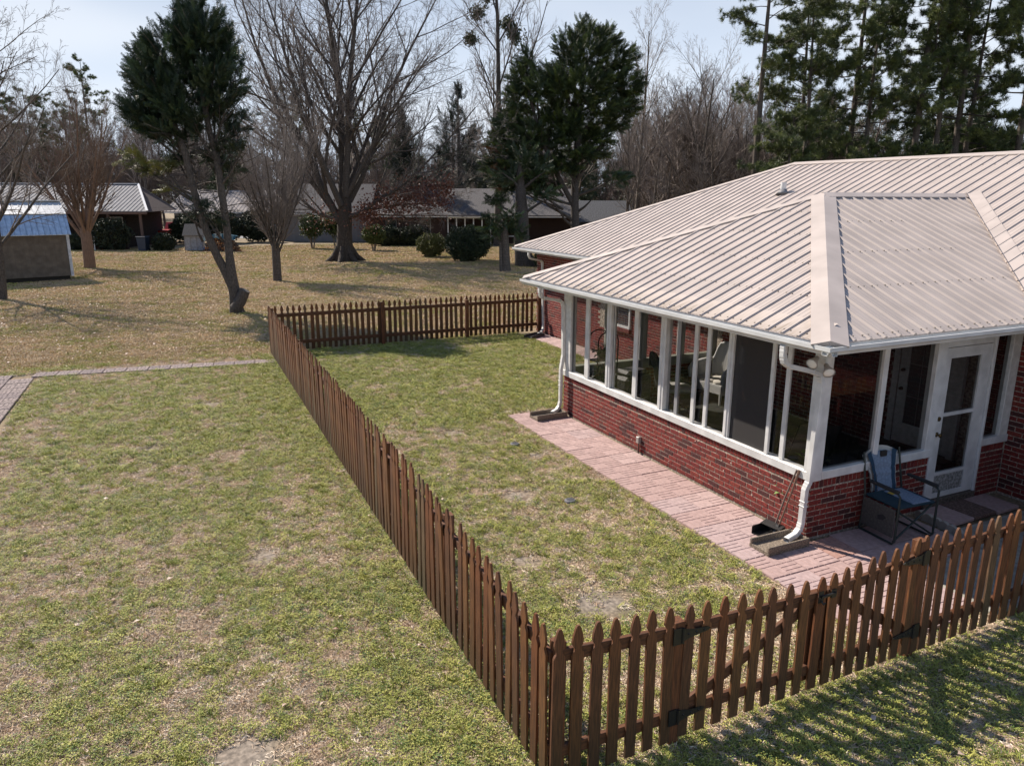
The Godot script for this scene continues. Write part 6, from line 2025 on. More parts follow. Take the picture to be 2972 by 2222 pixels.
	box_part(h, "wall", Vector3(1.6, 0, -9.0), Vector3(12.0, 2.45, -2.6), fb)
	part(h, "roof", sheet([Vector3(-5.2, 2.45, 0.1), Vector3(12.6, 2.45, 0.1), Vector3(12.6, 4.6, -4.6), Vector3(-3.4, 4.6, -4.6)], 0.08), shingle)
	part(h, "roof", sheet([Vector3(-3.4, 4.6, -4.6), Vector3(12.6, 4.6, -4.6), Vector3(12.6, 2.45, -9.3), Vector3(-5.2, 2.45, -9.3)], 0.08), shingle)
	part(h, "roof", sheet([Vector3(-5.2, 2.45, -9.3), Vector3(-5.2, 2.45, 0.1), Vector3(-3.4, 4.6, -4.6)], 0.08), shingle)
	box_part(h, "fascia", Vector3(-5.2, 2.28, 0.02), Vector3(12.6, 2.44, 0.08), M.white)
	for x in [1.75, 2.45, 3.15, 3.85, 4.55, 5.25, 6.2, 7.4]:
		post_at(h, x, -0.35, 2.3, 0.10, M.white)
	for y in [0.72, 2.18]:
		box_part(h, "porch_rail", Vector3(1.8, y, -0.39), Vector3(7.4, y + 0.09, -0.32), M.white)
	win(h, -0.6, 0.9, -0.59, 0.9, 1.3, mat(0.22, 0.22, 0.21, 0.6))
	win(h, -3.4, 0.9, -0.59, 0.9, 1.2, mat(0.16, 0.16, 0.15, 0.6))
	h = thing("house", "grey sided wing with steep shingle roof just right of the oak trunk", "house", Vector3(9.6, 0, -60.5), TURN)
	box_part(h, "wall", Vector3(-7.0, 0, -6.0), Vector3(0.9, 2.5, -0.5), wear(fresh(0.26, 0.25, 0.25, 0.9), M.mid, Vector3(0.6, 7, 0.6)))
	part(h, "roof", sheet([Vector3(-7.3, 2.5, 0.0), Vector3(1.3, 2.5, 0.0), Vector3(1.3, 5.0, -3.4), Vector3(-5.4, 5.0, -3.4)], 0.08), shingle)
	part(h, "roof", sheet([Vector3(-5.4, 5.0, -3.4), Vector3(1.3, 5.0, -3.4), Vector3(1.3, 2.5, -6.8), Vector3(-7.3, 2.5, -6.8)], 0.08), shingle)
	part(h, "roof", sheet([Vector3(-7.3, 2.5, -6.8), Vector3(-7.3, 2.5, 0.0), Vector3(-5.4, 5.0, -3.4)], 0.08), shingle)
	box_part(h, "fascia", Vector3(-7.3, 2.33, -0.06), Vector3(1.3, 2.49, -0.01), M.white)
	win(h, -3.0, 0.9, -0.49, 1.0, 1.2, M.white)
	win(h, -5.2, 0.9, -0.49, 1.0, 1.2, M.white)
	# far glimpses right of the green cedar
	h = thing("house", "small far house with dark grey roof seen past the green cedar's trunk", "house", Vector3(28.5, 0, -55.5), TURN)
	box_part(h, "wall", Vector3(-2.4, 0, -5.0), Vector3(6.0, 1.7, -0.4), wear(fresh(0.20, 0.21, 0.20, 0.9), M.mid, Vector3(0.6, 5, 0.6)))
	part(h, "roof", sheet([Vector3(-2.7, 1.7, 0.0), Vector3(6.4, 1.7, 0.0), Vector3(5.4, 3.6, -2.8), Vector3(-1.2, 3.6, -2.8)], 0.08), wear(fresh(0.17, 0.175, 0.19, 0.9), M.bold, Vector3(0.9, 2.2, 0.9)))
	part(h, "roof", sheet([Vector3(-1.2, 3.6, -2.8), Vector3(5.4, 3.6, -2.8), Vector3(6.4, 1.7, -5.6), Vector3(-2.7, 1.7, -5.6)], 0.08), shingle)
	part(h, "roof", sheet([Vector3(-2.7, 1.7, -5.6), Vector3(-2.7, 1.7, 0.0), Vector3(-1.2, 3.6, -2.8)], 0.08), shingle)
	h = thing("outbuilding", "small far white outbuilding glimpsed through the green cedar's low limbs", "building", Vector3(30.0, 0, -71.0), TURN)
	box_part(h, "wall", Vector3(-3.0, 0, -4.0), Vector3(3.0, 2.6, 0.0), mat(0.5, 0.52, 0.53, 0.8))
	part(h, "roof", sheet([Vector3(-3.3, 2.6, 0.3), Vector3(3.3, 2.6, 0.3), Vector3(3.3, 3.8, -2.0), Vector3(-3.3, 3.8, -2.0)], 0.06), mat(0.62, 0.64, 0.66, 0.5))
	part(h, "roof", sheet([Vector3(-3.3, 3.8, -2.0), Vector3(3.3, 3.8, -2.0), Vector3(3.3, 2.6, -4.3), Vector3(-3.3, 2.6, -4.3)], 0.06), mat(0.62, 0.64, 0.66, 0.5))
	# hedges and shrubs by the houses
	var dg := Color(0.012, 0.020, 0.010)
	var lg := Color(0.045, 0.06, 0.025)
	for s in [[-3.0, 1.6, 1.5, "dark clipped hedge left half under the brick house wall"], [-0.9, 1.5, 1.5, "dark clipped hedge right half under the brick house wall"]]:
		var at: Vector3 = Vector3(13.6, 0, -53.4) + SIDE * s[0] - AWAY * 0.9
		shrub("hedge", s[3], at, 1.35, 1.55, dg, lg, 1700, 0.14, 0.0, "", 0.0, 0.8)
	var fr := Vector3(-7.134, 0, -56.05)
	for s in [[1.5, 0.75, 1.2, "low round dark shrub beside the blue wheeled bin"], [-2.3, 1.5, 2.3, "dark overgrown shrub in front of the carport's right side"], [-5.0, 1.2, 1.1, "low dark shrub under the carport wall beside the ladder"], [-8.0, 1.5, 1.3, "low dark shrub under the carport wall behind the shed"]]:
		shrub("shrub", s[3], fr + SIDE * s[0] - AWAY * 0.6, s[1], s[2], dg, lg, 1300, 0.13, 0.0, "", 0.0, 0.7)
	for s in [[2.2, -9.0, 1.5, 2.6, "large dark clipped shrub right of the carport, left of the road gap"], [4.6, -10.5, 1.4, 2.7, "tall dark clipped shrub beside the road behind the little white hut"], [0.0, -8.0, 1.6, 2.4, "dark shrub mass behind the carport's right corner"]]:
		shrub("shrub", s[4], fr + SIDE * s[0] - AWAY * s[1], s[2], s[3], dg, lg, 1500, 0.16)
	var f2 := Vector3(6.497, 0, -75.8)
	for s in [[-6.0, 1.2, 1.3, "dark foundation shrub at the left of the long pale house"], [-2.6, 1.1, 1.2, "dark foundation shrub under the pale house's middle windows"], [0.8, 1.4, 1.6, "dark shrub before the right porch posts of the pale house"], [3.6, 1.4, 2.0, "leafy shrub left of the oak trunk by the pale house"]]:
		shrub("shrub", s[3], f2 + SIDE * s[0] - AWAY * 1.5, s[1], s[2], dg, Color(0.06, 0.08, 0.035), 1000, 0.16)
	yard_clutter(fr)

func shed() -> void:
	# gambrel shed, its long side towards the camera
	var o := thing("garden_shed", "tan garden shed with metal gambrel roof, sky blue tinted into its lower slope, at the left edge", "shed", Vector3(-10.228, 0, -35.138), 0.275)
	# local x runs left to right along the long side and ends at 0; z towards the camera
	var tan := wear(fresh(0.165, 0.135, 0.105, 0.9), M.mid, Vector3(0.5, 0.5, 0.5), true, 0.3)
	box_part(o, "wall", Vector3(-6.0, 0.22, -3.0), Vector3(-0.02, 2.18, -0.02), tan)
	box_part(o, "skid", Vector3(-5.9, 0.0, -2.9), Vector3(-0.1, 0.2, -0.25), mat(0.03, 0.028, 0.025, 0.9))
	var trim := wear(fresh(0.66, 0.68, 0.72, 0.5), M.mid, Vector3(1, 1, 1))
	box_part(o, "corner_trim", Vector3(-0.10, 0.2, -0.10), Vector3(0.02, 2.20, 0.02), trim)
	box_part(o, "corner_trim", Vector3(-0.10, 0.2, -3.02), Vector3(0.02, 2.20, -2.92), trim)
	var tin_sky_tint := wear(fresh(0.50, 0.60, 0.74, 0.32, 0.85), M.mid, Vector3(0.8, 0.8, 0.8))  # blue of the reflected sky put into the lower slope's colour
	var tin_sky_tint2 := wear(fresh(0.70, 0.72, 0.74, 0.45, 0.3), M.mid, Vector3(0.8, 0.8, 0.8))  # same metal, the upper slope's sun sheen put in as a whiter colour
	var a := Vector3(-6.2, 2.14, 0.12)
	var b := Vector3(0.10, 2.14, 0.12)
	var c := Vector3(0.10, 3.06, -0.42)
	var d := Vector3(-6.2, 3.06, -0.42)
	var lo := part(o, "lower_roof", sheet([a, b, c, d], 0.03), tin_sky_tint)
	slope_ribs(lo, a, b, c - b, 27, tin_sky_tint, 0.04, 0.018)
	var e := Vector3(0.10, 3.62, -1.5)
	var f := Vector3(-6.2, 3.62, -1.5)
	var u := part(o, "upper_roof", sheet([d + Vector3(0, 0.01, 0.05), c + Vector3(0, 0.01, 0.05), e, f], 0.03), tin_sky_tint2)
	slope_ribs(u, d + Vector3(0, 0.01, 0.05), c + Vector3(0, 0.01, 0.05), e - c - Vector3(0, 0.01, 0.05), 27, tin_sky_tint2, 0.04, 0.018)
	part(o, "upper_roof", sheet([f, e, Vector3(0.10, 3.06, -2.58), Vector3(-6.2, 3.06, -2.58)], 0.03), tin_sky_tint2)
	part(o, "lower_roof", sheet([Vector3(-6.2, 3.06, -2.58), Vector3(0.10, 3.06, -2.58), Vector3(0.10, 2.14, -3.12), Vector3(-6.2, 2.14, -3.12)], 0.03), tin_sky_tint)
	var mb := MB.new()
	mb.prism(PackedVector2Array([Vector2(-3.0, 2.18), Vector2(-0.02, 2.18), Vector2(-0.45, 3.02), Vector2(-1.5, 3.58), Vector2(-2.57, 3.02)]), Transform3D(Basis(Vector3(0, 0, 1), Vector3(0, 1, 0), Vector3(-1, 0, 0)), Vector3(0.0, 0, 0)), 0.06)
	part(o, "gable", mb.done(), tan)
	mb = MB.new()
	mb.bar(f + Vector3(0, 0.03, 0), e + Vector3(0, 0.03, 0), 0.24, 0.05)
	part(o, "ridge_cap", mb.done(), tin_sky_tint2)
	# plywood grooves and rust streaks
	mb = MB.new()
	for i in 29:
		mb.span(Vector3(-5.9 + i * 0.203, 0.24, -0.022), Vector3(-5.892 + i * 0.203, 2.16, -0.018))
	part(o, "siding_groove", mb.done(), mat(0.09, 0.072, 0.058, 0.9)).set_meta("kind", "stuff")

func yard_clutter(fr: Vector3) -> void:
	# wheeled bin by the carport
	var o := thing("wheeled_bin", "dark blue wheeled bin between dark shrubs by the carport", "bin", fr + SIDE * 0.35 - AWAY * 1.3, TURN)
	var mb := MB.new()
	mb.prism(PackedVector2Array([Vector2(-0.26, 0.08), Vector2(0.26, 0.08), Vector2(0.33, 1.0), Vector2(-0.33, 1.0)]), Transform3D(Basis(), Vector3(0, 0, -0.33)), 0.62)
	part(o, "body", mb.done(), mat(0.012, 0.022, 0.045, 0.5))
	mb = MB.new()
	mb.cbox(Vector3(0, 1.03, 0.0), Vector3(0.70, 0.07, 0.74), 0.02)
	mb.tube(PackedVector3Array([Vector3(-0.28, 1.0, -0.40), Vector3(0.28, 1.0, -0.40)]), PackedFloat32Array([0.02, 0.02]), 6, true)
	part(o, "lid", mb.done(), mat(0.012, 0.022, 0.045, 0.5))
	for x in [-0.29, 0.29]:
		mb = MB.new()
		mb.tube(PackedVector3Array([Vector3(x - 0.025, 0.11, -0.28), Vector3(x + 0.025, 0.11, -0.28)]), PackedFloat32Array([0.11, 0.11]), 14, true)
		part(o, "wheel", mb.done(), M.black)
	# ladder
	o = thing("ladder", "white ladder section standing against the dark carport shrubs", "ladder", fr + SIDE * -3.45 - AWAY * 0.9, TURN)
	for x in [-0.24, 0.24]:
		mb = MB.new()
		mb.bar(Vector3(x, 0, 0.35), Vector3(x - 0.25, 1.45, -0.2), 0.05, 0.075)
		part(o, "rail", mb.done(), mat(0.60, 0.58, 0.54, 0.5))
	for i in 5:
		mb = MB.new()
		var t := (i + 0.6) / 5.2
		mb.bar(Vector3(-0.24 - 0.25 * t, 1.45 * t, 0.35 - 0.55 * t), Vector3(0.24 - 0.25 * t, 1.45 * t, 0.35 - 0.55 * t), 0.03, 0.03)
		part(o, "rung", mb.done(), mat(0.60, 0.58, 0.54, 0.5))
	# little hut
	var at := Vector3(-3.95, 0, -54.0)
	o = thing("hut", "little white sided hut with grey shingle roof beside the covered woodpile", "shed", at, TURN + 0.25)
	box_part(o, "wall", Vector3(-0.62, 0.06, -0.8), Vector3(0.55, 1.17, 0.5), wear(fresh(0.36, 0.38, 0.43, 0.7), M.mid, Vector3(1, 1, 1)))
	for x in [-0.62, -0.22, 0.18, 0.55]:
		box_part(o, "batten", Vector3(x - 0.02, 0.06, 0.502), Vector3(x + 0.02, 1.17, 0.53), mat(0.20, 0.20, 0.22, 0.7))
	part(o, "roof", sheet([Vector3(-0.74, 1.13, 0.66), Vector3(0.68, 1.13, 0.66), Vector3(0.62, 1.92, -0.15), Vector3(-0.62, 1.92, -0.15)], 0.05), wear(fresh(0.22, 0.20, 0.18, 0.9), M.bold, Vector3(2, 4, 2)))
	part(o, "roof", sheet([Vector3(-0.62, 1.92, -0.15), Vector3(0.62, 1.92, -0.15), Vector3(0.68, 1.13, -0.96), Vector3(-0.74, 1.13, -0.96)], 0.05), wear(fresh(0.22, 0.20, 0.18, 0.9), M.bold, Vector3(2, 4, 2)))
	mb = MB.new()
	mb.prism(PackedVector2Array([Vector2(-0.8, 1.17), Vector2(0.5, 1.17), Vector2(-0.15, 1.85)]), Transform3D(Basis(Vector3(0, 0, 1), Vector3(0, 1, 0), Vector3(-1, 0, 0)), Vector3(0.55, 0, 0)), 0.04)
	part(o, "gable", mb.done(), mat(0.33, 0.35, 0.40, 0.7))
	# woodpile under a blue tarpaulin
	o = thing("woodpile", "split woodpile half covered by a dark teal tarpaulin behind the forked cedar", "woodpile", Vector3(-2.2, 0, -52.3), TURN)
	var r2 := [mat(0.10, 0.055, 0.035, 0.9), mat(0.16, 0.085, 0.05, 0.9), mat(0.07, 0.045, 0.035, 0.9), mat(0.26, 0.12, 0.05, 0.9)]
	for j in 6:
		for i in 15 - j:
			mb = MB.new()
			var rr := rng.randf_range(0.065, 0.095)
			var c := Vector3(-1.25 + i * 0.175 + j * 0.07 + rng.randf_range(-0.02, 0.02), 0.09 + j * 0.165, 0.0)
			mb.tube(PackedVector3Array([c + Vector3(0, 0, -0.25), c + Vector3(0, 0, 0.25 + rng.randf_range(-0.04, 0.06))]), PackedFloat32Array([rr, rr]), 7, true)
			part(o, "log", mb.done(), r2[rng.randi() % 4])
	mb = MB.new()
	var n := 14
	for i in n:
		for j in 6:
			var q := []
			for k in [[0, 0], [1, 0], [1, 1], [0, 1]]:
				var fx: float = (i + k[0]) / float(n)
				var fz: float = (j + k[1]) / 6.0
				var x := lerpf(-1.25, 1.05, fx)
				var y := 1.10 + 0.16 * sin(fx * PI) + 0.05 * noise2.get_noise_2d(x * 1.5, fz * 2.0)
				var z := lerpf(-0.36, 0.36, fz)
				if k[1] + j >= 5:
					y -= 0.30 + 0.14 * noise2.get_noise_2d(x * 1.2, 7.0)
					z = 0.36 + (k[1] + j - 5) * 0.05
				q.append(Vector3(x, y, z))
			mb.quad_out(q[0], q[1], q[2], q[3], Vector3(0, 1, 0.3))
	part(o, "tarpaulin", mb.done(), mat(0.012, 0.06, 0.075, 0.35))
	mb = MB.new()
	mb.cbox(Vector3(0, 0.16, 0), Vector3(0.55, 0.32, 0.4), 0.04)
	solo("crate", mb.done(), mat(0.03, 0.12, 0.30, 0.5), "bright blue plastic crate between the little hut and the woodpile", "crate", Transform3D(Basis(Vector3.UP, TURN), Vector3(-3.15, 0, -52.9)))
	# red pickup parked by the road
	o = thing("pickup_truck", "red pickup truck parked by the road, half hidden behind the little hut", "truck", Vector3(-4.6, 0, -66.5), TURN + 1.2)
	var red := mat(0.32, 0.02, 0.018, 0.3)
	mb = MB.new()
	mb.prism(PackedVector2Array([Vector2(-2.5, 0.45), Vector2(2.5, 0.45), Vector2(2.55, 0.75), Vector2(2.45, 1.0), Vector2(1.2, 1.1), Vector2(0.6, 1.65), Vector2(-0.5, 1.68), Vector2(-0.75, 1.08), Vector2(-2.5, 1.05)]), Transform3D(Basis(), Vector3(0, 0, -0.85)), 1.7)
	part(o, "body", mb.done(), red)
	mb = MB.new()
	mb.span(Vector3(-0.42, 1.12, -0.86), Vector3(0.62, 1.55, 0.86))
	part(o, "side_window", mb.done(), mat(0.02, 0.022, 0.025, 0.1))
	for x in [-1.6, 1.65]:
		for z in [-0.82, 0.82]:
			mb = MB.new()
			mb.tube(PackedVector3Array([Vector3(x, 0.36, z - 0.11), Vector3(x, 0.36, z + 0.11)]), PackedFloat32Array([0.36, 0.36]), 16, true)
			part(o, "wheel", mb.done(), M.black)
	for z in [-0.62, 0.62]:
		mb = MB.new()
		mb.box(Vector3(2.52, 0.82, z), Vector3(0.05, 0.16, 0.3))
		part(o, "headlight", mb.done(), mat(0.6, 0.6, 0.58, 0.2))

# ---------- things round the porch ----------
func small_things() -> void:
	# splash blocks
	var mb := MB.new()
	mb.box(Vector3(0, 0.02, 0), Vector3(0.62, 0.04, 0.30))
	for z in [-0.135, 0.135]:
		mb.cbox(Vector3(0.0, 0.065, z), Vector3(0.62, 0.075, 0.035), 0.008)
	mb.cbox(Vector3(0.293, 0.065, 0), Vector3(0.035, 0.075, 0.24), 0.008)
	var sb := mb.done()
	solo("splash_block", sb, M.splash, "tan concrete splash block under the downspout at the near porch corner", "splash block", Transform3D(Basis(Vector3.UP, 0.0), Vector3(-0.42, 0.018, 0.02)), "concrete splash blocks under downspouts")
	solo("splash_block", sb, M.splash, "grey concrete splash block under the downspout at the far porch corner", "splash block", Transform3D(Basis(Vector3.UP, 0.03), Vector3(-0.41, 0.018, -5.66)), "concrete splash blocks under downspouts")
	solo("splash_block", sb, mat(0.07, 0.065, 0.06, 0.9), "small dark splash block under the farthest downspout by the back fence", "splash block", Transform3D(Basis(Vector3.UP, 0.5), Vector3(3.0, 0.0, -12.95)))
	# lobby dustpan and broom leaning on the wall
	var o := thing("dustpan", "black long-handled dustpan set on the pavers beside the near downspout", "dustpan", Vector3(-0.30, 0.018, -0.27), 0.15)
	mb = MB.new()
	mb.quad(Vector3(-0.16, 0.006, 0.13), Vector3(0.10, 0.006, 0.13), Vector3(0.10, 0.006, -0.13), Vector3(-0.16, 0.006, -0.13))
	mb.box(Vector3(-0.02, 0.045, 0.135), Vector3(0.25, 0.09, 0.008))
	mb.box(Vector3(-0.02, 0.045, -0.135), Vector3(0.25, 0.09, 0.008))
	mb.box(Vector3(0.105, 0.055, 0), Vector3(0.008, 0.11, 0.27))
	mb.box(Vector3(0.055, 0.108, 0), Vector3(0.11, 0.006, 0.27), Basis(Vector3(0, 0, 1), 0.25))
	part(o, "pan", mb.done(), M.black)
	mb = MB.new()
	mb.tube(PackedVector3Array([Vector3(0.10, 0.08, 0.0), Vector3(0.165, 0.45, 0.055), Vector3(0.245, 0.80, 0.12)]), PackedFloat32Array([0.011, 0.011, 0.011]), 8, true)
	part(o, "handle", mb.done(), mat(0.16, 0.12, 0.10, 0.5))
	o = thing("broom", "small broom with brown handle leaning beside the dustpan", "broom", Vector3(-0.20, 0.018, -0.22), 0.1)
	mb = MB.new()
	mb.tube(PackedVector3Array([Vector3(0.0, 0.12, 0.0), Vector3(0.07, 0.45, 0.045), Vector3(0.145, 0.78, 0.085)]), PackedFloat32Array([0.011, 0.011, 0.011]), 8, true)
	mb.tube(PackedVector3Array([Vector3(0.12, 0.68, 0.072), Vector3(0.15, 0.81, 0.088)]), PackedFloat32Array([0.015, 0.015]), 8, true)
	part(o, "handle", mb.done(), mat(0.15, 0.085, 0.06, 0.5))
	mb = MB.new()
	mb.prism(PackedVector2Array([Vector2(-0.11, 0.0), Vector2(0.09, 0.0), Vector2(0.05, 0.11), Vector2(-0.03, 0.13)]), Transform3D(Basis(), Vector3(0, 0, -0.018)), 0.036)
	part(o, "bristles", mb.done(), M.black)
	camp_chair()
	# drain cap discs in the grass
	for s in [[Vector3(-1.62, 0.004, -4.55), "small grey drain cover in the grass near the paver walk's far end"], [Vector3(-1.95, 0.004, -2.15), "small dark drain cover in the grass beside the middle of the paver walk"]]:
		mb = MB.new()
		mb.lathe(PackedVector2Array([Vector2(0.0, 0.03), Vector2(0.06, 0.03), Vector2(0.075, 0.022), Vector2(0.08, 0.0)]), 14)
		mb.box(Vector3(0, 0.032, 0), Vector3(0.10, 0.006, 0.012))
		mb.box(Vector3(0, 0.032, 0.03), Vector3(0.08, 0.006, 0.010))
		mb.box(Vector3(0, 0.032, -0.03), Vector3(0.08, 0.006, 0.010))
		solo("drain_cover", mb.done(), mat(0.11, 0.11, 0.12, 0.7), s[1], "drain cover", Transform3D(Basis(), s[0]))

func camp_chair() -> void:
	var o := thing("camp_chair", "folding camp chair with blue and white padded back beside the storm door", "chair", Vector3(1.08, 0.022, 0.34), deg_to_rad(-4))
	var fr := mat(0.022, 0.035, 0.032, 0.5)
	var mb := MB.new()
	for s in [-0.30, 0.30]:
		mb.tube(PackedVector3Array([Vector3(s, 0.02, -0.24), Vector3(s, 0.02, 0.24), Vector3(s, 0.06, 0.27), Vector3(s, 0.60, 0.27), Vector3(s, 0.63, 0.24), Vector3(s, 0.64, -0.16)]), PackedFloat32Array([0.013, 0.013, 0.013, 0.013, 0.013, 0.013]), 8, true)
		mb.tube(PackedVector3Array([Vector3(s, 0.02, -0.24), Vector3(s * 0.97, 0.45, -0.22), Vector3(s * 0.92, 0.95, -0.32)]), PackedFloat32Array([0.013, 0.013, 0.013]), 8, true)
	mb.tube(PackedVector3Array([Vector3(-0.30, 0.05, 0.25), Vector3(0.30, 0.43, 0.22)]), PackedFloat32Array([0.012, 0.012]), 8)
	mb.tube(PackedVector3Array([Vector3(0.30, 0.05, 0.26), Vector3(-0.30, 0.43, 0.23)]), PackedFloat32Array([0.012, 0.012]), 8)
	mb.tube(PackedVector3Array([Vector3(-0.30, 0.05, -0.23), Vector3(0.30, 0.43, -0.20)]), PackedFloat32Array([0.012, 0.012]), 8)
	part(o, "frame", mb.done(), fr)
	for s in [-0.30, 0.30]:
		mb = MB.new()
		mb.cbox(Vector3(s, 0.652, 0.04), Vector3(0.052, 0.03, 0.42), 0.012)
		part(o, "armrest", mb.done(), mat(0.020, 0.022, 0.024, 0.7))
	# seat: teal sides with a pale centre strip
	mb = MB.new()
	mb.cbox(Vector3(0, 0.455, 0.02), Vector3(0.57, 0.035, 0.48), 0.012)
	var seat := part(o, "seat", mb.done(), wear(fresh(0.013, 0.045, 0.066, 0.8), M.fine, Vector3(12, 12, 12), false))
	mb = MB.new()
	mb.cbox(Vector3(0.08, 0.477, 0.04), Vector3(0.27, 0.02, 0.42), 0.008)
	part(seat, "pale_strip", mb.done(), wear(fresh(0.24, 0.31, 0.42, 0.8), M.mid, Vector3(6, 6, 6), false))
	mb = MB.new()
	mb.cbox(Vector3(-0.02, 0.489, -0.07), Vector3(0.10, 0.006, 0.07), 0.002)
	part(seat, "yellow_patch", mb.done(), mat(0.42, 0.28, 0.03, 0.8))
	# padded backrest, curved, blue wings and a puckered pale centre
	var back := func(x0: float, x1: float, lift: float, top: float) -> ArrayMesh:
		var q := MB.new()
		var nx := 8
		var ny := 9
		for i in nx:
			for j in ny:
				var c := []
				for k in [[0, 0], [1, 0], [1, 1], [0, 1]]:
					var u: float = lerpf(x0, x1, (i + k[0]) / float(nx))
					var v: float = (j + k[1]) / float(ny)
					var waist := 1.0 - 0.30 * sin(clampf(1.0 - v, 0.0, 1.0) * PI * 0.62)
					var y := lerpf(0.47, top - 0.03 * u * u * 40.0 * v, v)
					var pk := 0.012 * absf(sin(v * 11.0)) + lift
					var z := -0.21 - 0.12 * v - 0.05 * cos(u * 5.0) + pk
					c.append(Vector3(u * waist, y, z))
				q.quad_out(c[0], c[1], c[2], c[3], Vector3(0, 0, 1))
				var d := Vector3(0, 0, -0.02 - lift * 0.5)
				q.quad_out(c[0] + d, c[1] + d, c[2] + d, c[3] + d, Vector3(0, 0, -1))
		return q.done()
	var b := part(o, "backrest", back.call(-0.275, 0.275, 0.0, 0.99), mat(0.42, 0.42, 0.40, 0.85))
	part(b, "centre_pad", back.call(-0.155, 0.165, 0.036, 0.94), wear(fresh(0.25, 0.33, 0.45, 0.85), M.mid, Vector3(5, 5, 5), false))
	for s in [[-0.235, -0.165], [0.170, 0.235]]:
		part(b, "blue_band", back.call(s[0], s[1], 0.03, 0.985), mat(0.014, 0.045, 0.085, 0.85))
	mb = MB.new()
	mb.cbox(Vector3(0.03, 0.90, -0.315), Vector3(0.09, 0.07, 0.03), 0.004)
	part(b, "dark_emblem", mb.done(), mat(0.02, 0.018, 0.018, 0.8))
	# hanging side pocket
	mb = MB.new()
	mb.cbox(Vector3(-0.318, 0.27, 0.02), Vector3(0.014, 0.34, 0.46), 0.005)
	var pk := part(o, "side_pocket", mb.done(), wear(fresh(0.085, 0.085, 0.08, 0.85), M.mid, Vector3(5, 5, 5), false))
	mb = MB.new()
	mb.prism(PackedVector2Array([Vector2(0.02, 0.30), Vector2(0.09, 0.33), Vector2(0.14, 0.30), Vector2(0.10, 0.26), Vector2(0.03, 0.25)]), Transform3D(Basis(Vector3(0, 0, 1), Vector3.UP, Vector3(-1, 0, 0)), Vector3(-0.327, 0, 0)), 0.003)
	part(pk, "dark_emblem", mb.done(), mat(0.02, 0.02, 0.024, 0.8))

# ---------- grass and fallen leaves ----------
func paved(x: float, z: float) -> bool:
	if x > -1.06 and z > -6.15 and z < 1.92 and x < 0.46:
		return true
	if x > -0.05 and z > -5.9 and z < 0.6:
		return true
	if x > 0.4 and z > 0.4 and z < 2.0:
		return true
	if x > 2.86:
		return z > -14.0 and z < 2.0
	if z < -11.9 and z > -14.2 and x < -4.4 and x > -10.3:
		var back := -12.94 + (x + 4.6) * 0.127
		if z < back + 0.44 and z > back and x > -9.3:
			return true
	if x < -9.25 and x > -10.25 and z > -13.45 and z < -8.6:
		return true
	return false

func tuft_grass(n: int, h: float, spread: float, w: float, flat: float, sd: int) -> ArrayMesh:
	var mb := MB.new()
	var r2 := RandomNumberGenerator.new()
	r2.seed = sd
	for i in n:
		var a := r2.randf() * TAU
		var p := Vector3(cos(a), 0, sin(a)) * spread * sqrt(r2.randf())
		var b := r2.randf() * TAU
		var d := Vector3(cos(b) * flat, 1.0, sin(b) * flat).normalized()
		var x := d.cross(Vector3(r2.randf() - 0.5, 0.2, r2.randf() - 0.5)).normalized() * w
		var l := h * r2.randf_range(0.5, 1.2)
		var m := p + d * l * 0.55
		var e := m + (d + Vector3(cos(b), -0.7, sin(b)) * 0.5).normalized() * l * 0.5
		mb.quad(p - x, p + x, m + x * 0.8, m - x * 0.8)
		mb.tri(m - x * 0.8, m + x * 0.8, e)
	return mb.done()

func weed_clump(n: int, spread: float, l: float, sd: int) -> ArrayMesh:  # small broad leaves close to the soil
	var mb := MB.new()
	var r2 := RandomNumberGenerator.new()
	r2.seed = sd
	for i in n:
		var a := r2.randf() * TAU
		var q := sqrt(r2.randf())
		var p := Vector3(cos(a) * spread * q, 0.008 + 0.035 * r2.randf() * (1.0 - 0.5 * q), sin(a) * spread * q)
		var b := r2.randf() * TAU
		var d := Vector3(cos(b), r2.randf_range(-0.1, 0.75), sin(b)).normalized()
		var x := d.cross(Vector3.UP).normalized()
		var s := l * r2.randf_range(0.6, 1.3)
		mb.quad(p, p + d * s * 0.5 + x * s * 0.30, p + d * s, p + d * s * 0.5 - x * s * 0.30)
	return mb.done()

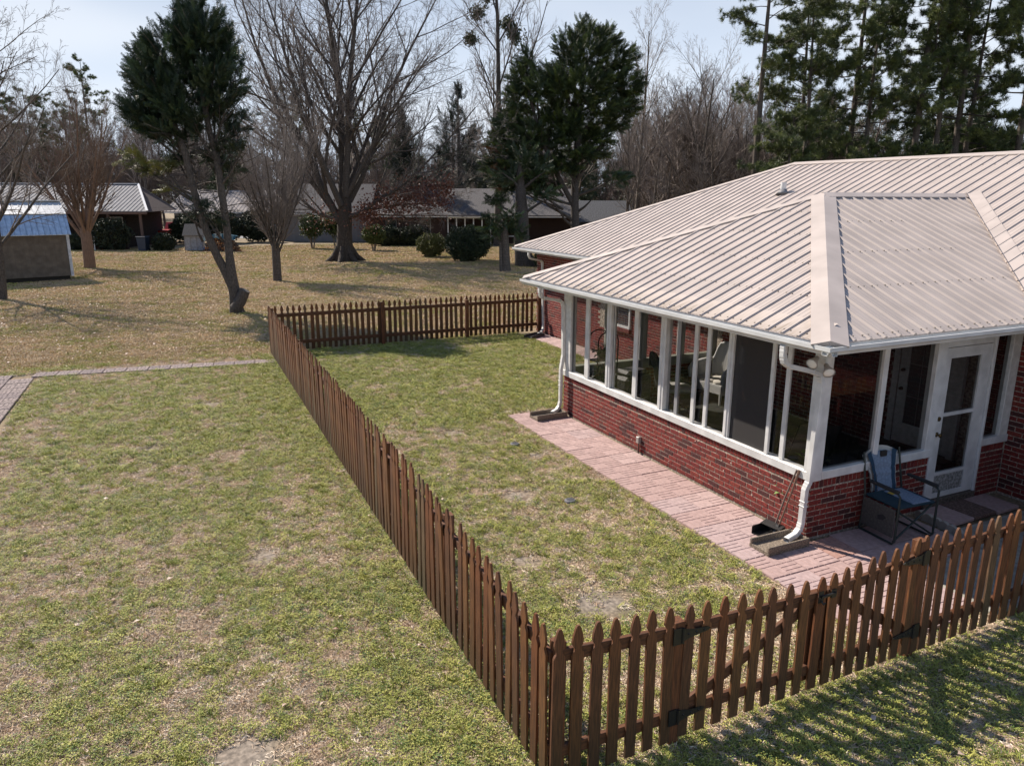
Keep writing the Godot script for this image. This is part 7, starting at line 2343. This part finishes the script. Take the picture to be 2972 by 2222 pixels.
func lawn() -> void:
	var straw := PackedFloat32Array()
	var weed := PackedFloat32Array()
	var blade := PackedFloat32Array()
	rng.seed = 99
	for i in 330000:
		var x: float
		var z: float
		# more of them close to the camera
		if i % 5 < 3:
			z = rng.randf_range(-6.0, 4.2)
			x = rng.randf_range(-12.5, 3.0)
		else:
			z = rng.randf_range(-14.0, -6.0)
			x = rng.randf_range(-14.5, 3.4)
		if paved(x, z):
			continue
		var bs := bare(x, z)
		if bs > 0.45 and rng.randf() < 0.93:
			continue
		var g := greenness(x, z)
		var s := rng.randf_range(0.7, 1.35) * (1.0 if z > -6.0 else 1.25)
		var b := Basis(Vector3.UP, rng.randf() * TAU)
		var p := Vector3(x, -0.012, z)
		var k := rng.randf_range(0.7, 1.3)
		var pg := smoothstep(0.12, 0.88, g)
		if rng.randf() < pg * 0.70:
			if rng.randf() < 0.72:
				var c := Color(0.190, 0.225, 0.036).lerp(Color(0.37, 0.345, 0.085), rng.randf()) * k
				if rng.randf() < 0.25:
					c = Color(0.085, 0.140, 0.032) * k
				push(weed, b.x * s, b.y * s, b.z * s, p, c)
			else:
				push(blade, b.x * s, b.y * s, b.z * s, p, Color(0.20, 0.25, 0.045).lerp(Color(0.42, 0.40, 0.10), rng.randf()) * k)
		else:
			var c := Color(0.66, 0.53, 0.38).lerp(Color(0.47, 0.335, 0.22), rng.randf()) * k
			if rng.randf() < 0.16:
				c = Color(0.744, 0.648, 0.516) * k
			push(straw, b.x * s, b.y * s, b.z * s, p, c)
	tag(copies(self, "dry_grass", tuft_grass(11, 0.062, 0.055, 0.0026, 2.2, 1), M.grass, straw), "dry tan grass matted over the near lawn", "grass")
	tag(copies(self, "lawn_weeds", weed_clump(20, 0.045, 0.0125, 2), M.grass, weed), "low green clover and weeds spreading through the near lawn", "ground cover")
	tag(copies(self, "green_grass", tuft_grass(12, 0.065, 0.05, 0.0026, 0.75, 3), M.grass, blade), "short green grass tufts in the near lawn", "grass")
	# far yard
	var far := PackedFloat32Array()
	var farg := PackedFloat32Array()
	for i in 78000:
		var d := pow(rng.randf(), 1.5)
		var z := lerpf(-13.8, -58.0, d)
		var x := rng.randf_range(-18.0 - 6.0 * d, 5.0 + 22.0 * d)
		if paved(x, z) or (x > 3.0 and z > -14.5):
			continue
		var s := rng.randf_range(0.8, 1.4) * (1.0 + 1.2 * d)
		var b := Basis(Vector3.UP, rng.randf() * TAU)
		var k := rng.randf_range(0.72, 1.25)
		if rng.randf() < bare(x, z) * 0.8:
			continue
		if rng.randf() < smoothstep(0.15, 0.75, greenness(x, z)) * 0.8:
			push(farg, b.x * s, b.y * s, b.z * s, Vector3(x, -0.012, z), Color(0.34, 0.33, 0.085) * k)
		else:
			push(far, b.x * s, b.y * s, b.z * s, Vector3(x, -0.012, z), Color(0.60, 0.455, 0.255).lerp(Color(0.47, 0.345, 0.225), rng.randf()) * k)
	tag(copies(self, "dry_grass", tuft_grass(16, 0.06, 0.13, 0.005, 1.2, 5), M.grass, far), "tan dormant grass over the far yard beyond the path", "grass")
	tag(copies(self, "green_grass", tuft_grass(16, 0.06, 0.13, 0.005, 1.0, 6), M.grass, farg), "green patches in the far yard beyond the path", "grass")
	# fallen leaves
	var fl := PackedFloat32Array()
	for i in 6200:
		var near := i < 260
		var z := rng.randf_range(-13.0, 4.2) if near else lerpf(-14.0, -56.0, pow(rng.randf(), 0.8))
		var x := rng.randf_range(-11.0, 2.5) if near else rng.randf_range(-17.0, 5.0 + (-z - 14.0) * 0.5)
		if near and i < 70:
			z = rng.randf_range(2.3, 4.2)
			x = rng.randf_range(-3.6, 3.0)
		if paved(x, z) or (x > 3.0 and z > -14.5):
			continue
		var s := rng.randf_range(0.035, 0.075) * (1.0 if near else 1.35)
		var t := rng.randf()
		var c := Color(0.22, 0.125, 0.08).lerp(Color(0.55, 0.43, 0.36), t)
		var b := Basis(Vector3.UP, rng.randf() * TAU) * Basis(Vector3.RIGHT, rng.randf_range(-0.4, 0.4)) * Basis(Vector3.BACK, rng.randf_range(-0.4, 0.4))
		push(fl, b.x * s, b.y * s, b.z * s, Vector3(x, 0.03, z), c)
	tag(copies(self, "fallen_leaves", leaf_mesh(1.0, 0.34), M.leaf, fl), "pale brown fallen leaves scattered over the grass", "leaves")
